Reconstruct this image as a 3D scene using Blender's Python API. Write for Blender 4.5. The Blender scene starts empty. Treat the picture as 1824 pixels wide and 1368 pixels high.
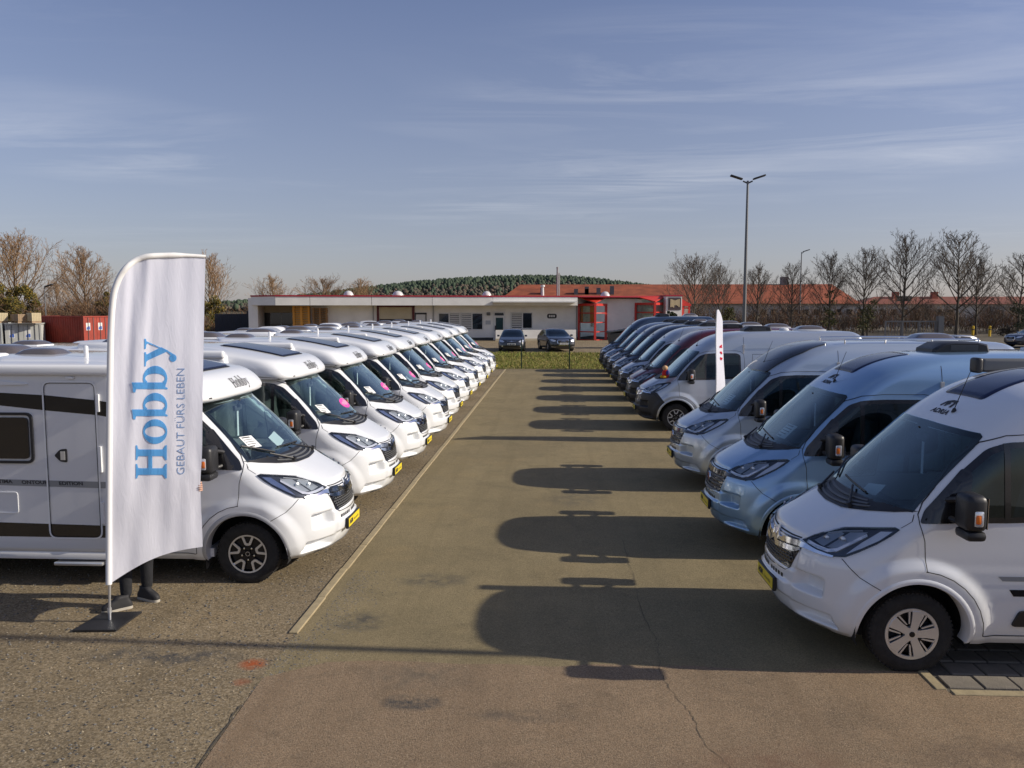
import bpy, bmesh, math, random
import numpy as np
from mathutils import Vector, Matrix
from mathutils.bvhtree import BVHTree

R = math.radians
sc = bpy.context.scene
col = sc.collection
random.seed(7)

# ------------------------------------------------------------------ camera
PITCH, YAW, CAM_H = 5.26, 2.884, 3.2
cam_d = bpy.data.cameras.new("camera")
cam_d.sensor_width = 36.0
cam_d.lens = 1423.0 / 1824.0 * 36.0
cam_d.clip_start = 0.1
cam_d.clip_end = 6000
cam = bpy.data.objects.new("camera", cam_d)
cam.location = (0, 0, CAM_H)
cam.rotation_euler = (R(90 - PITCH), 0, R(YAW))
col.objects.link(cam)
sc.camera = cam

# ------------------------------------------------------------------ sky and sun
SUN_EL, SUN_AZ = 26.5, 91.6          # azimuth clockwise from +Y: the sun stands over +X
SUN_STRENGTH, SKY_STRENGTH, EXPOSURE = 5.0, 0.103, 0.0
world = bpy.data.worlds.new("World")
sc.world = world
world.use_nodes = True
nt = world.node_tree
nt.nodes.clear()
def nd(nt, typ, **kw):
    n = nt.nodes.new(typ)
    for k, v in kw.items():
        if k.startswith('i_'):
            n.inputs[int(k[2:])].default_value = v
        else:
            setattr(n, k, v)
    return n
def lk(nt, a, b): nt.links.new(a, b)
sky = nd(nt, 'ShaderNodeTexSky', sky_type='NISHITA', sun_disc=False, sun_elevation=R(SUN_EL), sun_rotation=R(SUN_AZ),
         altitude=300, air_density=1.0, dust_density=1.0, ozone_density=3.4)
tc = nd(nt, 'ShaderNodeTexCoord')
sep = nd(nt, 'ShaderNodeSeparateXYZ'); lk(nt, tc.outputs['Generated'], sep.inputs[0])
# direction projected on a high flat layer, so that the cirrus streaks recede to the horizon
mx = nd(nt, 'ShaderNodeMath', operation='MAXIMUM', i_1=0.03); lk(nt, sep.outputs[2], mx.inputs[0])
dx = nd(nt, 'ShaderNodeMath', operation='DIVIDE'); lk(nt, sep.outputs[0], dx.inputs[0]); lk(nt, mx.outputs[0], dx.inputs[1])
dy = nd(nt, 'ShaderNodeMath', operation='DIVIDE'); lk(nt, sep.outputs[1], dy.inputs[0]); lk(nt, mx.outputs[0], dy.inputs[1])
cmb = nd(nt, 'ShaderNodeCombineXYZ'); lk(nt, dx.outputs[0], cmb.inputs[0]); lk(nt, dy.outputs[0], cmb.inputs[1])
mp = nd(nt, 'ShaderNodeMapping'); mp.inputs['Rotation'].default_value = (0, 0, R(15)); mp.inputs['Scale'].default_value = (0.42, 1.05, 1); mp.inputs['Location'].default_value = (5.5, 8.8, 0)
lk(nt, cmb.outputs[0], mp.inputs[0])
n1 = nd(nt, 'ShaderNodeTexNoise'); n1.inputs['Scale'].default_value = 1.0; n1.inputs['Detail'].default_value = 9; n1.inputs['Roughness'].default_value = 0.64; n1.inputs['Distortion'].default_value = 0.7
lk(nt, mp.outputs[0], n1.inputs['Vector'])
n2 = nd(nt, 'ShaderNodeTexNoise'); n2.inputs['Scale'].default_value = 0.22; n2.inputs['Detail'].default_value = 3
lk(nt, cmb.outputs[0], n2.inputs['Vector'])
r1 = nd(nt, 'ShaderNodeMapRange'); r1.inputs[1].default_value = 0.44; r1.inputs[2].default_value = 0.86; lk(nt, n1.outputs[0], r1.inputs[0])
r2 = nd(nt, 'ShaderNodeMapRange'); r2.inputs[1].default_value = 0.44; r2.inputs[2].default_value = 0.62; lk(nt, n2.outputs[0], r2.inputs[0])
mm = nd(nt, 'ShaderNodeMath', operation='MULTIPLY'); lk(nt, r1.outputs[0], mm.inputs[0]); lk(nt, r2.outputs[0], mm.inputs[1])
r3 = nd(nt, 'ShaderNodeMapRange', interpolation_type='SMOOTHSTEP'); r3.inputs[1].default_value = 0.05; r3.inputs[2].default_value = 0.16; lk(nt, sep.outputs[2], r3.inputs[0])
mf = nd(nt, 'ShaderNodeMath', operation='MULTIPLY'); lk(nt, mm.outputs[0], mf.inputs[0]); lk(nt, r3.outputs[0], mf.inputs[1])
ma = nd(nt, 'ShaderNodeMath', operation='MULTIPLY', i_1=0.62); lk(nt, mf.outputs[0], ma.inputs[0])
mix = nd(nt, 'ShaderNodeMixRGB', blend_type='MIX'); mix.inputs[2].default_value = (8.5, 8.6, 9.0, 1)
lk(nt, ma.outputs[0], mix.inputs[0])
wb = nd(nt, 'ShaderNodeMixRGB', blend_type='MULTIPLY'); wb.inputs[0].default_value = 1.0; wb.inputs[2].default_value = (1.19, 1.0, 1.09, 1)   # the camera's white balance
lk(nt, sky.outputs[0], wb.inputs[1])
# thin veil of high haze, denser where it is seen at a slant
vf = nd(nt, 'ShaderNodeMapRange'); vf.inputs[1].default_value = 0.0; vf.inputs[2].default_value = 0.42; vf.inputs[3].default_value = 0.52; vf.inputs[4].default_value = 0.03; lk(nt, sep.outputs[2], vf.inputs[0])
veil = nd(nt, 'ShaderNodeMixRGB', blend_type='MIX'); veil.inputs[2].default_value = (3.55, 3.65, 3.85, 1)
lk(nt, vf.outputs[0], veil.inputs[0]); lk(nt, wb.outputs[0], veil.inputs[1]); lk(nt, veil.outputs[0], mix.inputs[1])
bg = nd(nt, 'ShaderNodeBackground'); bg.inputs[1].default_value = SKY_STRENGTH
lk(nt, mix.outputs[0], bg.inputs[0])
wo = nd(nt, 'ShaderNodeOutputWorld'); lk(nt, bg.outputs[0], wo.inputs[0])

sun_d = bpy.data.lights.new("sun", 'SUN'); sun_d.energy = SUN_STRENGTH; sun_d.angle = R(0.53); sun_d.color = (1.0, 0.91, 0.77)
sun = bpy.data.objects.new("sun", sun_d); col.objects.link(sun)
sdir = Vector((math.sin(R(SUN_AZ)) * math.cos(R(SUN_EL)), math.cos(R(SUN_AZ)) * math.cos(R(SUN_EL)), math.sin(R(SUN_EL))))
sun.rotation_euler = (-sdir).to_track_quat('-Z', 'Y').to_euler()
sc.view_settings.view_transform = 'Standard'
sc.view_settings.look = 'None'
sc.view_settings.gamma = 1.0
sc.view_settings.exposure = EXPOSURE
sc.cycles.max_bounces = 8
sc.cycles.transparent_max_bounces = 24
sc.cycles.caustics_reflective = False
sc.cycles.caustics_refractive = False

# ------------------------------------------------------------------ pixel helper (photograph pixels to places on a vertical plane / the ground)
_sy, _cy, _sp, _cp = math.sin(R(YAW)), math.cos(R(YAW)), math.sin(R(PITCH)), math.cos(R(PITCH))
def ray(px, py):
    a, b = (px - 912) / 1423.0, -(py - 684) / 1423.0
    return Vector((_cy * a - _sy * _sp * b - _sy * _cp, _sy * a + _cy * _sp * b + _cy * _cp, _cp * b - _sp))
def at_y(px, py, y):
    r = ray(px, py); t = y / r.y
    return Vector((r.x * t, y, CAM_H + r.z * t))
def at_z(px, py, z=0.0):
    r = ray(px, py); t = (z - CAM_H) / r.z
    return Vector((r.x * t, r.y * t, z))
def tz(y):
    return float(np.interp(y, [-1e4, 43.6, 53.0, 68.0, 95.0, 1e5], [0, 0, 0.40, 0.67, 0.9, 0.9]))

# ------------------------------------------------------------------ materials
MATS = {}
def mat(name, color, rough=0.5, metal=0.0, coat=0.0, var=0.0, vscale=8.0, bump=0.0, bscale=60.0, spec=0.5, sheen=0.0):
    if name in MATS: return MATS[name]
    m = bpy.data.materials.new(name); m.use_nodes = True
    t = m.node_tree; b = t.nodes['Principled BSDF']
    b.inputs['Base Color'].default_value = (*color, 1)
    b.inputs['Roughness'].default_value = rough
    b.inputs['Metallic'].default_value = metal
    b.inputs['Coat Weight'].default_value = coat
    b.inputs['Coat Roughness'].default_value = 0.025; b.inputs['Coat IOR'].default_value = 1.62
    b.inputs['Specular IOR Level'].default_value = spec
    if var > 0 or bump > 0:
        tcn = nd(t, 'ShaderNodeTexCoord')
    if var > 0:
        n = nd(t, 'ShaderNodeTexNoise'); n.inputs['Scale'].default_value = vscale; n.inputs['Detail'].default_value = 5
        lk(t, tcn.outputs['Object'], n.inputs['Vector'])
        mr = nd(t, 'ShaderNodeMapRange'); mr.inputs[1].default_value = 0.3; mr.inputs[2].default_value = 0.7
        mr.inputs[3].default_value = 1 - var; mr.inputs[4].default_value = 1 + var
        lk(t, n.outputs[0], mr.inputs[0])
        mu = nd(t, 'ShaderNodeMixRGB', blend_type='MULTIPLY'); mu.inputs[0].default_value = 1; mu.inputs[1].default_value = (*color, 1)
        lk(t, mr.outputs[0], mu.inputs[2]); lk(t, mu.outputs[0], b.inputs['Base Color'])
    if bump > 0:
        n = nd(t, 'ShaderNodeTexNoise'); n.inputs['Scale'].default_value = bscale; n.inputs['Detail'].default_value = 4
        lk(t, tcn.outputs['Object'], n.inputs['Vector'])
        bp = nd(t, 'ShaderNodeBump'); bp.inputs['Strength'].default_value = bump; bp.inputs['Distance'].default_value = 0.02
        lk(t, n.outputs[0], bp.inputs['Height']); lk(t, bp.outputs[0], b.inputs['Normal'])
    MATS[name] = m
    return m
def glass(name, tint, refl=1.0, rough=0.0):
    if name in MATS: return MATS[name]
    m = bpy.data.materials.new(name); m.use_nodes = True
    t = m.node_tree; t.nodes.clear()
    tr = nd(t, 'ShaderNodeBsdfTransparent'); tr.inputs[0].default_value = (*tint, 1)
    gl = nd(t, 'ShaderNodeBsdfGlossy'); gl.inputs['Roughness'].default_value = rough; gl.inputs[0].default_value = (0.86, 1.0, 1.0, 1)
    fr = nd(t, 'ShaderNodeFresnel'); fr.inputs[0].default_value = 1.5
    mu = nd(t, 'ShaderNodeMath', operation='MULTIPLY', i_1=refl); lk(t, fr.outputs[0], mu.inputs[0]); mu.use_clamp = True
    mxs = nd(t, 'ShaderNodeMixShader'); lk(t, mu.outputs[0], mxs.inputs[0]); lk(t, tr.outputs[0], mxs.inputs[1]); lk(t, gl.outputs[0], mxs.inputs[2])
    o = nd(t, 'ShaderNodeOutputMaterial'); lk(t, mxs.outputs[0], o.inputs[0])
    MATS[name] = m
    return m

# ------------------------------------------------------------------ mesh helpers
class MB:
    def __init__(s): s.v = []; s.f = []; s.m = []
    def add(s, vs, fs, m=0):
        o = len(s.v); s.v += [tuple(p) for p in vs]; s.f += [tuple(i + o for i in f) for f in fs]; s.m += [m] * len(fs)
        return s
    def box(s, x0, x1, y0, y1, z0, z1, m=0, M=None):
        vs = [Vector((x, y, z)) for z in (z0, z1) for y in (y0, y1) for x in (x0, x1)]
        if M: vs = [M @ p for p in vs]
        return s.add(vs, [(0, 2, 3, 1), (4, 5, 7, 6), (0, 1, 5, 4), (2, 6, 7, 3), (0, 4, 6, 2), (1, 3, 7, 5)], m)
    def rbox(s, x0, x1, y0, y1, z0, z1, r=0.02, seg=2, m=0, M=None):
        bm = bmesh.new(); bmesh.ops.create_cube(bm, size=1)
        for v in bm.verts:
            v.co = Vector(((x0 + x1) / 2 + v.co.x * (x1 - x0), (y0 + y1) / 2 + v.co.y * (y1 - y0), (z0 + z1) / 2 + v.co.z * (z1 - z0)))
        bmesh.ops.bevel(bm, geom=bm.edges[:], offset=r, segments=seg, affect='EDGES', profile=0.5)
        bm.verts.ensure_lookup_table()
        vs = [(M @ v.co) if M else v.co.copy() for v in bm.verts]
        fs = [[v.index for v in f.verts] for f in bm.faces]
        bm.free()
        return s.add(vs, fs, m)
    def tube(s, pts, rads, n=6, m=0, cap=True):
        pts = [Vector(p) for p in pts]
        if not hasattr(rads, '__len__'): rads = [rads] * len(pts)
        vs = []; fs = []; nrm = None
        for i, p in enumerate(pts):
            t = pts[min(i + 1, len(pts) - 1)] - pts[max(i - 1, 0)]
            t = t.normalized() if t.length > 1e-9 else Vector((0, 0, 1))
            if nrm is None: nrm = t.cross(Vector((0, 0, 1)) if abs(t.z) < .9 else Vector((1, 0, 0)))
            nrm = nrm - t * nrm.dot(t)
            if nrm.length < 1e-6: nrm = t.orthogonal()
            nrm.normalize(); b = t.cross(nrm)
            for k in range(n):
                an = 2 * math.pi * k / n
                vs.append(p + (nrm * math.cos(an) + b * math.sin(an)) * rads[i])
        for i in range(len(pts) - 1):
            for k in range(n):
                k2 = (k + 1) % n
                fs.append((i * n + k, (i + 1) * n + k, (i + 1) * n + k2, i * n + k2))
        if cap:
            fs.append(tuple(range(n))); fs.append(tuple((len(pts) - 1) * n + k for k in reversed(range(n))))
        return s.add(vs, fs, m)
    def lathe(s, prof, n=24, m=0, M=None, close=False):
        """prof: list of (radius, height) turned about +Y (a wheel's axle)."""
        vs = []; fs = []; L = len(prof)
        for k in range(n):
            an = 2 * math.pi * k / n
            for r, h in prof: vs.append(Vector((r * math.cos(an), h, r * math.sin(an))))
        for k in range(n):
            k2 = (k + 1) % n
            for i in range(L - (0 if close else 1)):
                i2 = (i + 1) % L
                fs.append((k * L + i, k * L + i2, k2 * L + i2, k2 * L + i))
        if M: vs = [M @ v for v in vs]
        return s.add(vs, fs, m)
    def prism(s, poly, h0, h1, axis='z', m=0, M=None):
        """2-D polygon pushed from h0 to h1 along an axis; poly in the other two coordinates in order."""
        def pt(a, b, h):
            return Vector({'z': (a, b, h), 'y': (a, h, b), 'x': (h, a, b)}[axis])
        n = len(poly)
        vs = [pt(a, b, h0) for a, b in poly] + [pt(a, b, h1) for a, b in poly]
        if M: vs = [M @ v for v in vs]
        fs = [tuple(range(n)), tuple(reversed(range(n, 2 * n)))] + [(i, i + n, (i + 1) % n + n, (i + 1) % n) for i in range(n)]
        return s.add(vs, fs, m)
    def mirror_y(s):
        o = MB(); o.v = [(x, -y, z) for x, y, z in s.v]; o.f = [tuple(reversed(f)) for f in s.f]; o.m = list(s.m)
        return o
    def mesh(s, name, mats, smooth=False, recalc=True):
        me = bpy.data.meshes.new(name)
        me.from_pydata(s.v, [], s.f)
        for mm in (mats if isinstance(mats, (list, tuple)) else [mats]): me.materials.append(mm)
        if any(s.m): me.polygons.foreach_set('material_index', s.m)
        if recalc:
            bm = bmesh.new(); bm.from_mesh(me); bmesh.ops.recalc_face_normals(bm, faces=bm.faces[:]); bm.to_mesh(me); bm.free()
        if smooth is True: me.polygons.foreach_set('use_smooth', [True] * len(me.polygons))
        elif smooth:
            me.polygons.foreach_set('use_smooth', [True] * len(me.polygons)); me.set_sharp_from_angle(angle=R(smooth))
        me.update()
        return me
    def build(s, name, mats, parent=None, smooth=False, recalc=True, loc=None):
        o = bpy.data.objects.new(name, s.mesh(name, mats, smooth, recalc)); col.objects.link(o)
        if parent: o.parent = parent
        if loc: o.location = loc
        return o
def link(name, me, parent=None, loc=None, rot=None, scale=None):
    o = bpy.data.objects.new(name, me); col.objects.link(o)
    if parent: o.parent = parent
    if loc is not None: o.location = loc
    if rot is not None: o.rotation_euler = rot
    if scale is not None: o.scale = scale
    return o
def tag(o, label=None, cat=None, group=None, kind=None):
    if label: o['label'] = label
    if cat: o['category'] = cat
    if group: o['group'] = group
    if kind: o['kind'] = kind
    return o
def thing(name, label, cat, loc=(0, 0, 0), rz=0.0, group=None):
    o = bpy.data.objects.new(name, None); col.objects.link(o); o.empty_display_size = 0.2
    o.location = loc; o.rotation_euler = (0, 0, rz)
    return tag(o, label, cat, group)
def copy_tree(o, parent=None, swaps=None, skip=()):
    c = o.copy(); col.objects.link(c); c.parent = parent
    if swaps and c.type == 'MESH':
        for i, sl in enumerate(c.material_slots):
            if sl.material and sl.material.name in swaps:
                nm = swaps[sl.material.name]
                sl.link = 'OBJECT'; c.material_slots[i].material = nm
    for ch in o.children:
        if ch.get('opt') in skip and ch.get('opt') is not None: continue
        copy_tree(ch, c, swaps, skip)
    return c
def text_mesh(s, size=1.0, bold=0.0):
    cu = bpy.data.curves.new('txt', 'FONT'); cu.body = s; cu.size = size; cu.align_x = 'CENTER'; cu.offset = bold; cu.resolution_u = 3
    ob = bpy.data.objects.new('txt', cu); col.objects.link(ob)
    dg = bpy.context.evaluated_depsgraph_get()
    me = bpy.data.meshes.new_from_object(ob.evaluated_get(dg))
    vs = [tuple(v.co) for v in me.vertices]; fs = [tuple(p.vertices) for p in me.polygons]
    bpy.data.objects.remove(ob); bpy.data.curves.remove(cu); bpy.data.meshes.remove(me)
    return vs, fs
def inside(p, poly):
    x, y = p; c = False; n = len(poly); j = n - 1
    for i in range(n):
        xi, yi = poly[i]; xj, yj = poly[j]
        if (yi > y) != (yj > y) and x < (xj - xi) * (y - yi) / (yj - yi) + xi: c = not c
        j = i
    return c
def smoothpoly(pts, n=4, closed=True):
    """Catmull-Rom through points."""
    out = []; L = len(pts)
    for i in range(L if closed else L - 1):
        p = [pts[(i + k - 1) % L] if closed else pts[min(max(i + k - 1, 0), L - 1)] for k in range(4)]
        for k in range(n):
            t = k / n
            out.append(tuple(0.5 * ((2 * p[1][d]) + (-p[0][d] + p[2][d]) * t + (2 * p[0][d] - 5 * p[1][d] + 4 * p[2][d] - p[3][d]) * t * t + (-p[0][d] + 3 * p[1][d] - 3 * p[2][d] + p[3][d]) * t ** 3) for d in range(len(pts[0]))))
    if not closed: out.append(tuple(pts[-1]))
    return out
def roundpoly(pts, r=0.05, n=4):
    out = []; L = len(pts)
    for i in range(L):
        p0, p, p1 = Vector(pts[i - 1]), Vector(pts[i]), Vector(pts[(i + 1) % L])
        a, b = p0 - p, p1 - p
        rr = min(r, a.length * 0.45, b.length * 0.45)
        A = p + a.normalized() * rr; B = p + b.normalized() * rr
        for k in range(n + 1):
            t = k / n
            q = A * (1 - t) ** 2 + p * 2 * t * (1 - t) + B * t * t
            out.append((q.x, q.y))
    return out
def scale_poly(pts, d):
    """Shrink a polygon by about d towards its inside (vertex normals)."""
    n = len(pts); area = sum(pts[i][0] * pts[(i + 1) % n][1] - pts[(i + 1) % n][0] * pts[i][1] for i in range(n))
    sg = 1 if area > 0 else -1; out = []
    for i in range(n):
        a = Vector(pts[i]) - Vector(pts[i - 1]); b = Vector(pts[(i + 1) % n]) - Vector(pts[i])
        if a.length < 1e-7: a = b
        if b.length < 1e-7: b = a
        t = (a.normalized() + b.normalized())
        if t.length < 1e-6: t = a
        t.normalize(); nrm = Vector((-t.y, t.x)) * sg
        out.append((pts[i][0] + nrm.x * d, pts[i][1] + nrm.y * d))
    return out
class Proj:
    """Lays flat outlines, ribbons and lettering onto a curved body: plane axes u, v, looked at along d."""
    def __init__(s, bvh, u, v, d, org=(0, 0, 0)):
        s.b = bvh; s.u = Vector(u).normalized(); s.v = Vector(v).normalized(); s.d = Vector(d).normalized(); s.o = Vector(org)
    def hit(s, a, b, off=0.0):
        p = s.o + s.u * (a + 1.7e-4) + s.v * (b + 1.3e-4)
        loc, n, i, dist = s.b.ray_cast(p - s.d * 6, s.d)
        if loc is None:
            q = p; loc, n, i, dist = s.b.find_nearest(s.o + s.u * a + s.v * b)
        if n.dot(s.d) > 0: n = -n
        return loc + n * off, n
    def uv(s, p): q = Vector(p) - s.o; return (q.dot(s.u), q.dot(s.v))
    def patch(s, poly, off=0.003, cell=0.06, thick=0.0, mb=None, m=0, inset=0.0):
        mb = mb or MB()
        bm = bmesh.new()
        vs = [bm.verts.new((a, b, 0)) for a, b in poly]
        bm.faces.new(vs)
        xs = [p[0] for p in poly]; ys = [p[1] for p in poly]
        for lo, hi, ax in ((min(xs), max(xs), 0), (min(ys), max(ys), 1)):
            k = int((hi - lo) / cell)
            for j in range(1, k + 1):
                co = [0, 0, 0]; no = [0, 0, 0]; co[ax] = lo + (hi - lo) * j / (k + 1); no[ax] = 1
                bmesh.ops.bisect_plane(bm, geom=bm.verts[:] + bm.edges[:] + bm.faces[:], plane_co=co, plane_no=no, dist=1e-6)
        bm.verts.index_update()
        h = [s.hit(v.co.x, v.co.y, off) for v in bm.verts]
        fs = [tuple(v.index for v in f.verts) for f in bm.faces]
        pts = [p for p, n in h]
        if thick > 0:
            ring = [e for e in bm.edges if e.is_boundary]
            base = len(pts); idx = {}
            for e in ring:
                for v in e.verts:
                    if v.index not in idx:
                        idx[v.index] = len(pts); p, n = h[v.index]; pts.append(p - n * (thick + off))
            for e in ring:
                a, b = e.verts; fs.append((a.index, b.index, idx[b.index], idx[a.index]))
        bm.free()
        return mb.add(pts, fs, m)
    def ring(s, outer, inner, off=0.003, mb=None, m=0):
        mb = mb or MB(); O_, I_ = [], []
        for i in range(len(outer)):
            a, b = outer[i], outer[(i + 1) % len(outer)]; c, d = inner[i], inner[(i + 1) % len(inner)]
            k = max(1, int(math.hypot(b[0] - a[0], b[1] - a[1]) / .05))
            for j in range(k):
                t = j / k; O_.append((a[0] + (b[0] - a[0]) * t, a[1] + (b[1] - a[1]) * t)); I_.append((c[0] + (d[0] - c[0]) * t, c[1] + (d[1] - c[1]) * t))
        outer, inner = O_, I_; n = len(outer)
        vs = [s.hit(*p, off)[0] for p in outer] + [s.hit(*p, off)[0] for p in inner]
        return mb.add(vs, [(i, (i + 1) % n, n + (i + 1) % n, n + i) for i in range(n)], m)
    def ribbon(s, pts, w, off=0.002, thick=0.0, step=0.05, mb=None, m=0, closed=False):
        mb = mb or MB()
        P = [Vector(p) for p in pts]
        if closed: P.append(P[0])
        if not hasattr(w, '__len__'): w = [w] * len(P)
        S = []; W = []
        for i in range(len(P) - 1):
            k = max(1, int((P[i + 1] - P[i]).length / step))
            for j in range(k):
                S.append(P[i].lerp(P[i + 1], j / k)); W.append(w[i] + (w[i + 1] - w[i]) * j / k)
        S.append(P[-1]); W.append(w[-1])
        vs = []; fs = []; r = 4 if thick > 0 else 2
        for i, p in enumerate(S):
            a = S[max(i - 1, 0)]; b = S[min(i + 1, len(S) - 1)]
            t = (b - a)
            if t.length < 1e-7: t = Vector((1, 0))
            t.normalize()
            t1 = (p - a).normalized() if i > 0 else t; n = Vector((-t.y, t.x))
            mit = 1.0 / max(0.5, abs(t1.dot(t))) if i > 0 else 1
            for sg in (1, -1):
                q = p + n * sg * W[i] / 2 * mit
                h, nn = s.hit(q.x, q.y, 0.0)
                vs.append(h + nn * (off + thick))
                if thick > 0: vs.append(h + nn * -0.004)
        for i in range(len(S) - 1):
            a, b = i * r, (i + 1) * r
            if r == 2: fs.append((a, b, b + 1, a + 1))
            else: fs += [(a, b, b + 2, a + 2), (a + 1, b + 1, b, a), (a + 2, b + 2, b + 3, a + 3)]
        if r == 4: e = (len(S) - 1) * 4; fs += [(0, 2, 3, 1), (e, e + 1, e + 3, e + 2)]
        return mb.add(vs, fs, m)
    def text(s, vf, a, b, off=0.003, mb=None, m=0, rot=0.0, shear=0.0, flip=False):
        mb = mb or MB(); vs, fs = vf; c, sn = math.cos(rot), math.sin(rot)
        out = []
        for x, y, z in vs:
            x += shear * y
            out.append(s.hit(a + x * c - y * sn, b + x * sn + y * c, off)[0])
        return mb.add(out, fs, m)
# ------------------------------------------------------------------ vehicle materials
def paint(name, c, metal=0.0, rough=0.35, coat=1.0):
    return mat(name, c, rough, metal, coat)
P_WHITE = paint('paint_white', (0.79, 0.81, 0.83))
P_BUMP = paint('paint_white_bumper', (0.78, 0.80, 0.82))
BLACK_PL = mat('black_plastic', (0.018, 0.018, 0.02), 0.45)
BLACK_GL = mat('black_gloss', (0.012, 0.012, 0.014), 0.12, coat=0.5)
GREY_PL = mat('grey_plastic', (0.12, 0.125, 0.13), 0.6)
GAP = mat('panel_gap', (0.02, 0.02, 0.022), 0.9)
CHROME = mat('chrome', (0.75, 0.77, 0.8), 0.12, 1.0)
SILVER = mat('silver_alloy', (0.74, 0.76, 0.79), 0.3, 0.75)
RUBBER = mat('tyre_rubber', (0.022, 0.021, 0.02), 0.85, var=0.35, vscale=14, bump=0.3, bscale=90)
DARKRIM = mat('dark_alloy', (0.02, 0.02, 0.022), 0.3, 0.4)
UNDER = mat('underbody', (0.012, 0.012, 0.012), 0.95)
YELLOW = mat('plate_yellow', (0.80, 0.62, 0.03), 0.4)
WHITE_PL = mat('white_plastic', (0.78, 0.79, 0.80), 0.35)
PAPER = mat('paper', (0.78, 0.80, 0.80), 0.7)
INK = mat('ink', (0.03, 0.03, 0.035), 0.6)
PINK = mat('pink_sticker', (0.85, 0.06, 0.38), 0.5)
ORANGE_L = mat('indicator_orange', (0.9, 0.22, 0.03), 0.25)
LAMP_D = mat('lamp_housing', (0.085, 0.095, 0.12), 0.2, 0.5)
LAMP_R = mat('lamp_reflector', (0.55, 0.58, 0.63), 0.3, 0.6)
LAMP_W = mat('lamp_white', (0.85, 0.87, 0.9), 0.15, 0.6)
DASH = mat('dashboard', (0.075, 0.08, 0.09), 0.7, var=0.2)
SEAT = mat('seat_fabric', (0.60, 0.62, 0.62), 0.85, var=0.15)
CURTAIN = mat('cabin_lining', (0.70, 0.69, 0.65), 0.9, var=0.15)
CURTAIN_T = mat('cab_blind', (0.30, 0.50, 0.48), 0.8)
GREYSTR = mat('grey_stripe', (0.25, 0.265, 0.28), 0.4, coat=0.6)
GLASS = glass('window_glass', (0.76, 0.90, 0.92), 1.9)
GLASS_M = glass('door_glass', (0.075, 0.095, 0.09), 1.7)
GLASS_D = glass('window_glass_dark', (0.10, 0.12, 0.125), 1.2)
LENS = glass('lamp_lens', (0.96, 0.97, 0.98), 0.8)
ACRYL = mat('smoked_acrylic', (0.11, 0.095, 0.09), 0.08, coat=1.0, spec=0.6)
SKYL = mat('skylight_glass', (0.018, 0.028, 0.075), 0.12, spec=0.35)
BADGE_RED = mat('badge_red', (0.30, 0.02, 0.02), 0.25, coat=0.6)

def pch(xs, ys):
    xs = np.array(xs, float); ys = np.array(ys, float); h = np.diff(xs); d = np.diff(ys) / h
    m = np.zeros_like(ys); m[0] = d[0]; m[-1] = d[-1]
    for i in range(1, len(xs) - 1):
        if d[i - 1] * d[i] > 0:
            w1 = 2 * h[i] + h[i - 1]; w2 = h[i] + 2 * h[i - 1]
            m[i] = (w1 + w2) / (w1 / d[i - 1] + w2 / d[i])
    def f(x):
        i = int(np.clip(np.searchsorted(xs, x) - 1, 0, len(h) - 1)); t = (x - xs[i]) / h[i]
        return ys[i] * (1 + 2 * t) * (1 - t) ** 2 + h[i] * m[i] * t * (1 - t) ** 2 + ys[i + 1] * t * t * (3 - 2 * t) + h[i] * m[i + 1] * t * t * (t - 1)
    return f
def sm(t): t = max(0.0, min(1.0, t)); return t * t * (3 - 2 * t)
def shell(tab, zs, nf=40, ns=70, disp=None, rc=0.14):
    """Body of horizontal slices. tab rows: z, front x, half width, corner length, corner power, rear x."""
    Z = [r[0] for r in tab]; F = [pch(Z, [r[i] for r in tab]) for i in range(1, 6)]
    half = []
    for z in zs:
        xf, w, A, n, xr = [f(z) for f in F]
        row = []
        for k in range(nf + 1):
            th = math.pi / 2 * k / nf
            row.append((xf + A * (1 - max(math.cos(th), 0) ** (2 / n)), w * math.sin(th) ** (2 / n)))
        x0, x1 = xf + A, xr - rc
        for k in range(1, ns + 1): row.append((x0 + (x1 - x0) * k / ns, w))
        rw = min(rc, w * 0.6)
        for k in range(1, 6):
            th = math.pi / 2 * k / 5; row.append((x1 + rc * math.sin(th), w - rw * (1 - math.cos(th))))
        for k in range(1, 5): row.append((xr, (w - rw) * (1 - k / 4)))
        half.append([(x, y, z) for x, y in row])
    H = len(half[0]); n = 2 * H - 2
    vs = []
    for row in half:
        full = row + [(x, -y, z) for x, y, z in reversed(row[1:-1])]
        vs += [disp(p) if disp else p for p in full]
    fs = [(i * n + k, (i + 1) * n + k, (i + 1) * n + (k + 1) % n, i * n + (k + 1) % n) for i in range(len(half) - 1) for k in range(n)]
    def capf(base, rev):
        # strips across, so the cap is quads rather than one big face
        out = []
        for k in range(1, H - 2):
            a, b, c, d = base + k, base + k + 1, base + n - k - 1, base + n - k
            out.append((a, b, c, d) if not rev else (d, c, b, a))
        out.append((base, base + 1, base + n - 1) if not rev else (base + n - 1, base + 1, base))
        out.append((base + H - 2, base + H - 1, base + H) if not rev else (base + H, base + H - 1, base + H - 2))
        return out
    bot = capf(0, True); top = capf((len(half) - 1) * n, False)
    return vs, fs, bot, top
def zlist(*segs):
    out = []
    for a, b, k in segs: out += [a + (b - a) * i / k for i in range(k)]
    return out + [segs[-1][1]]
WX, WZ, WR = 0.98, 0.365, 0.365            # front axle, axle height, tyre radius
REAR_X = 5.0
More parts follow.
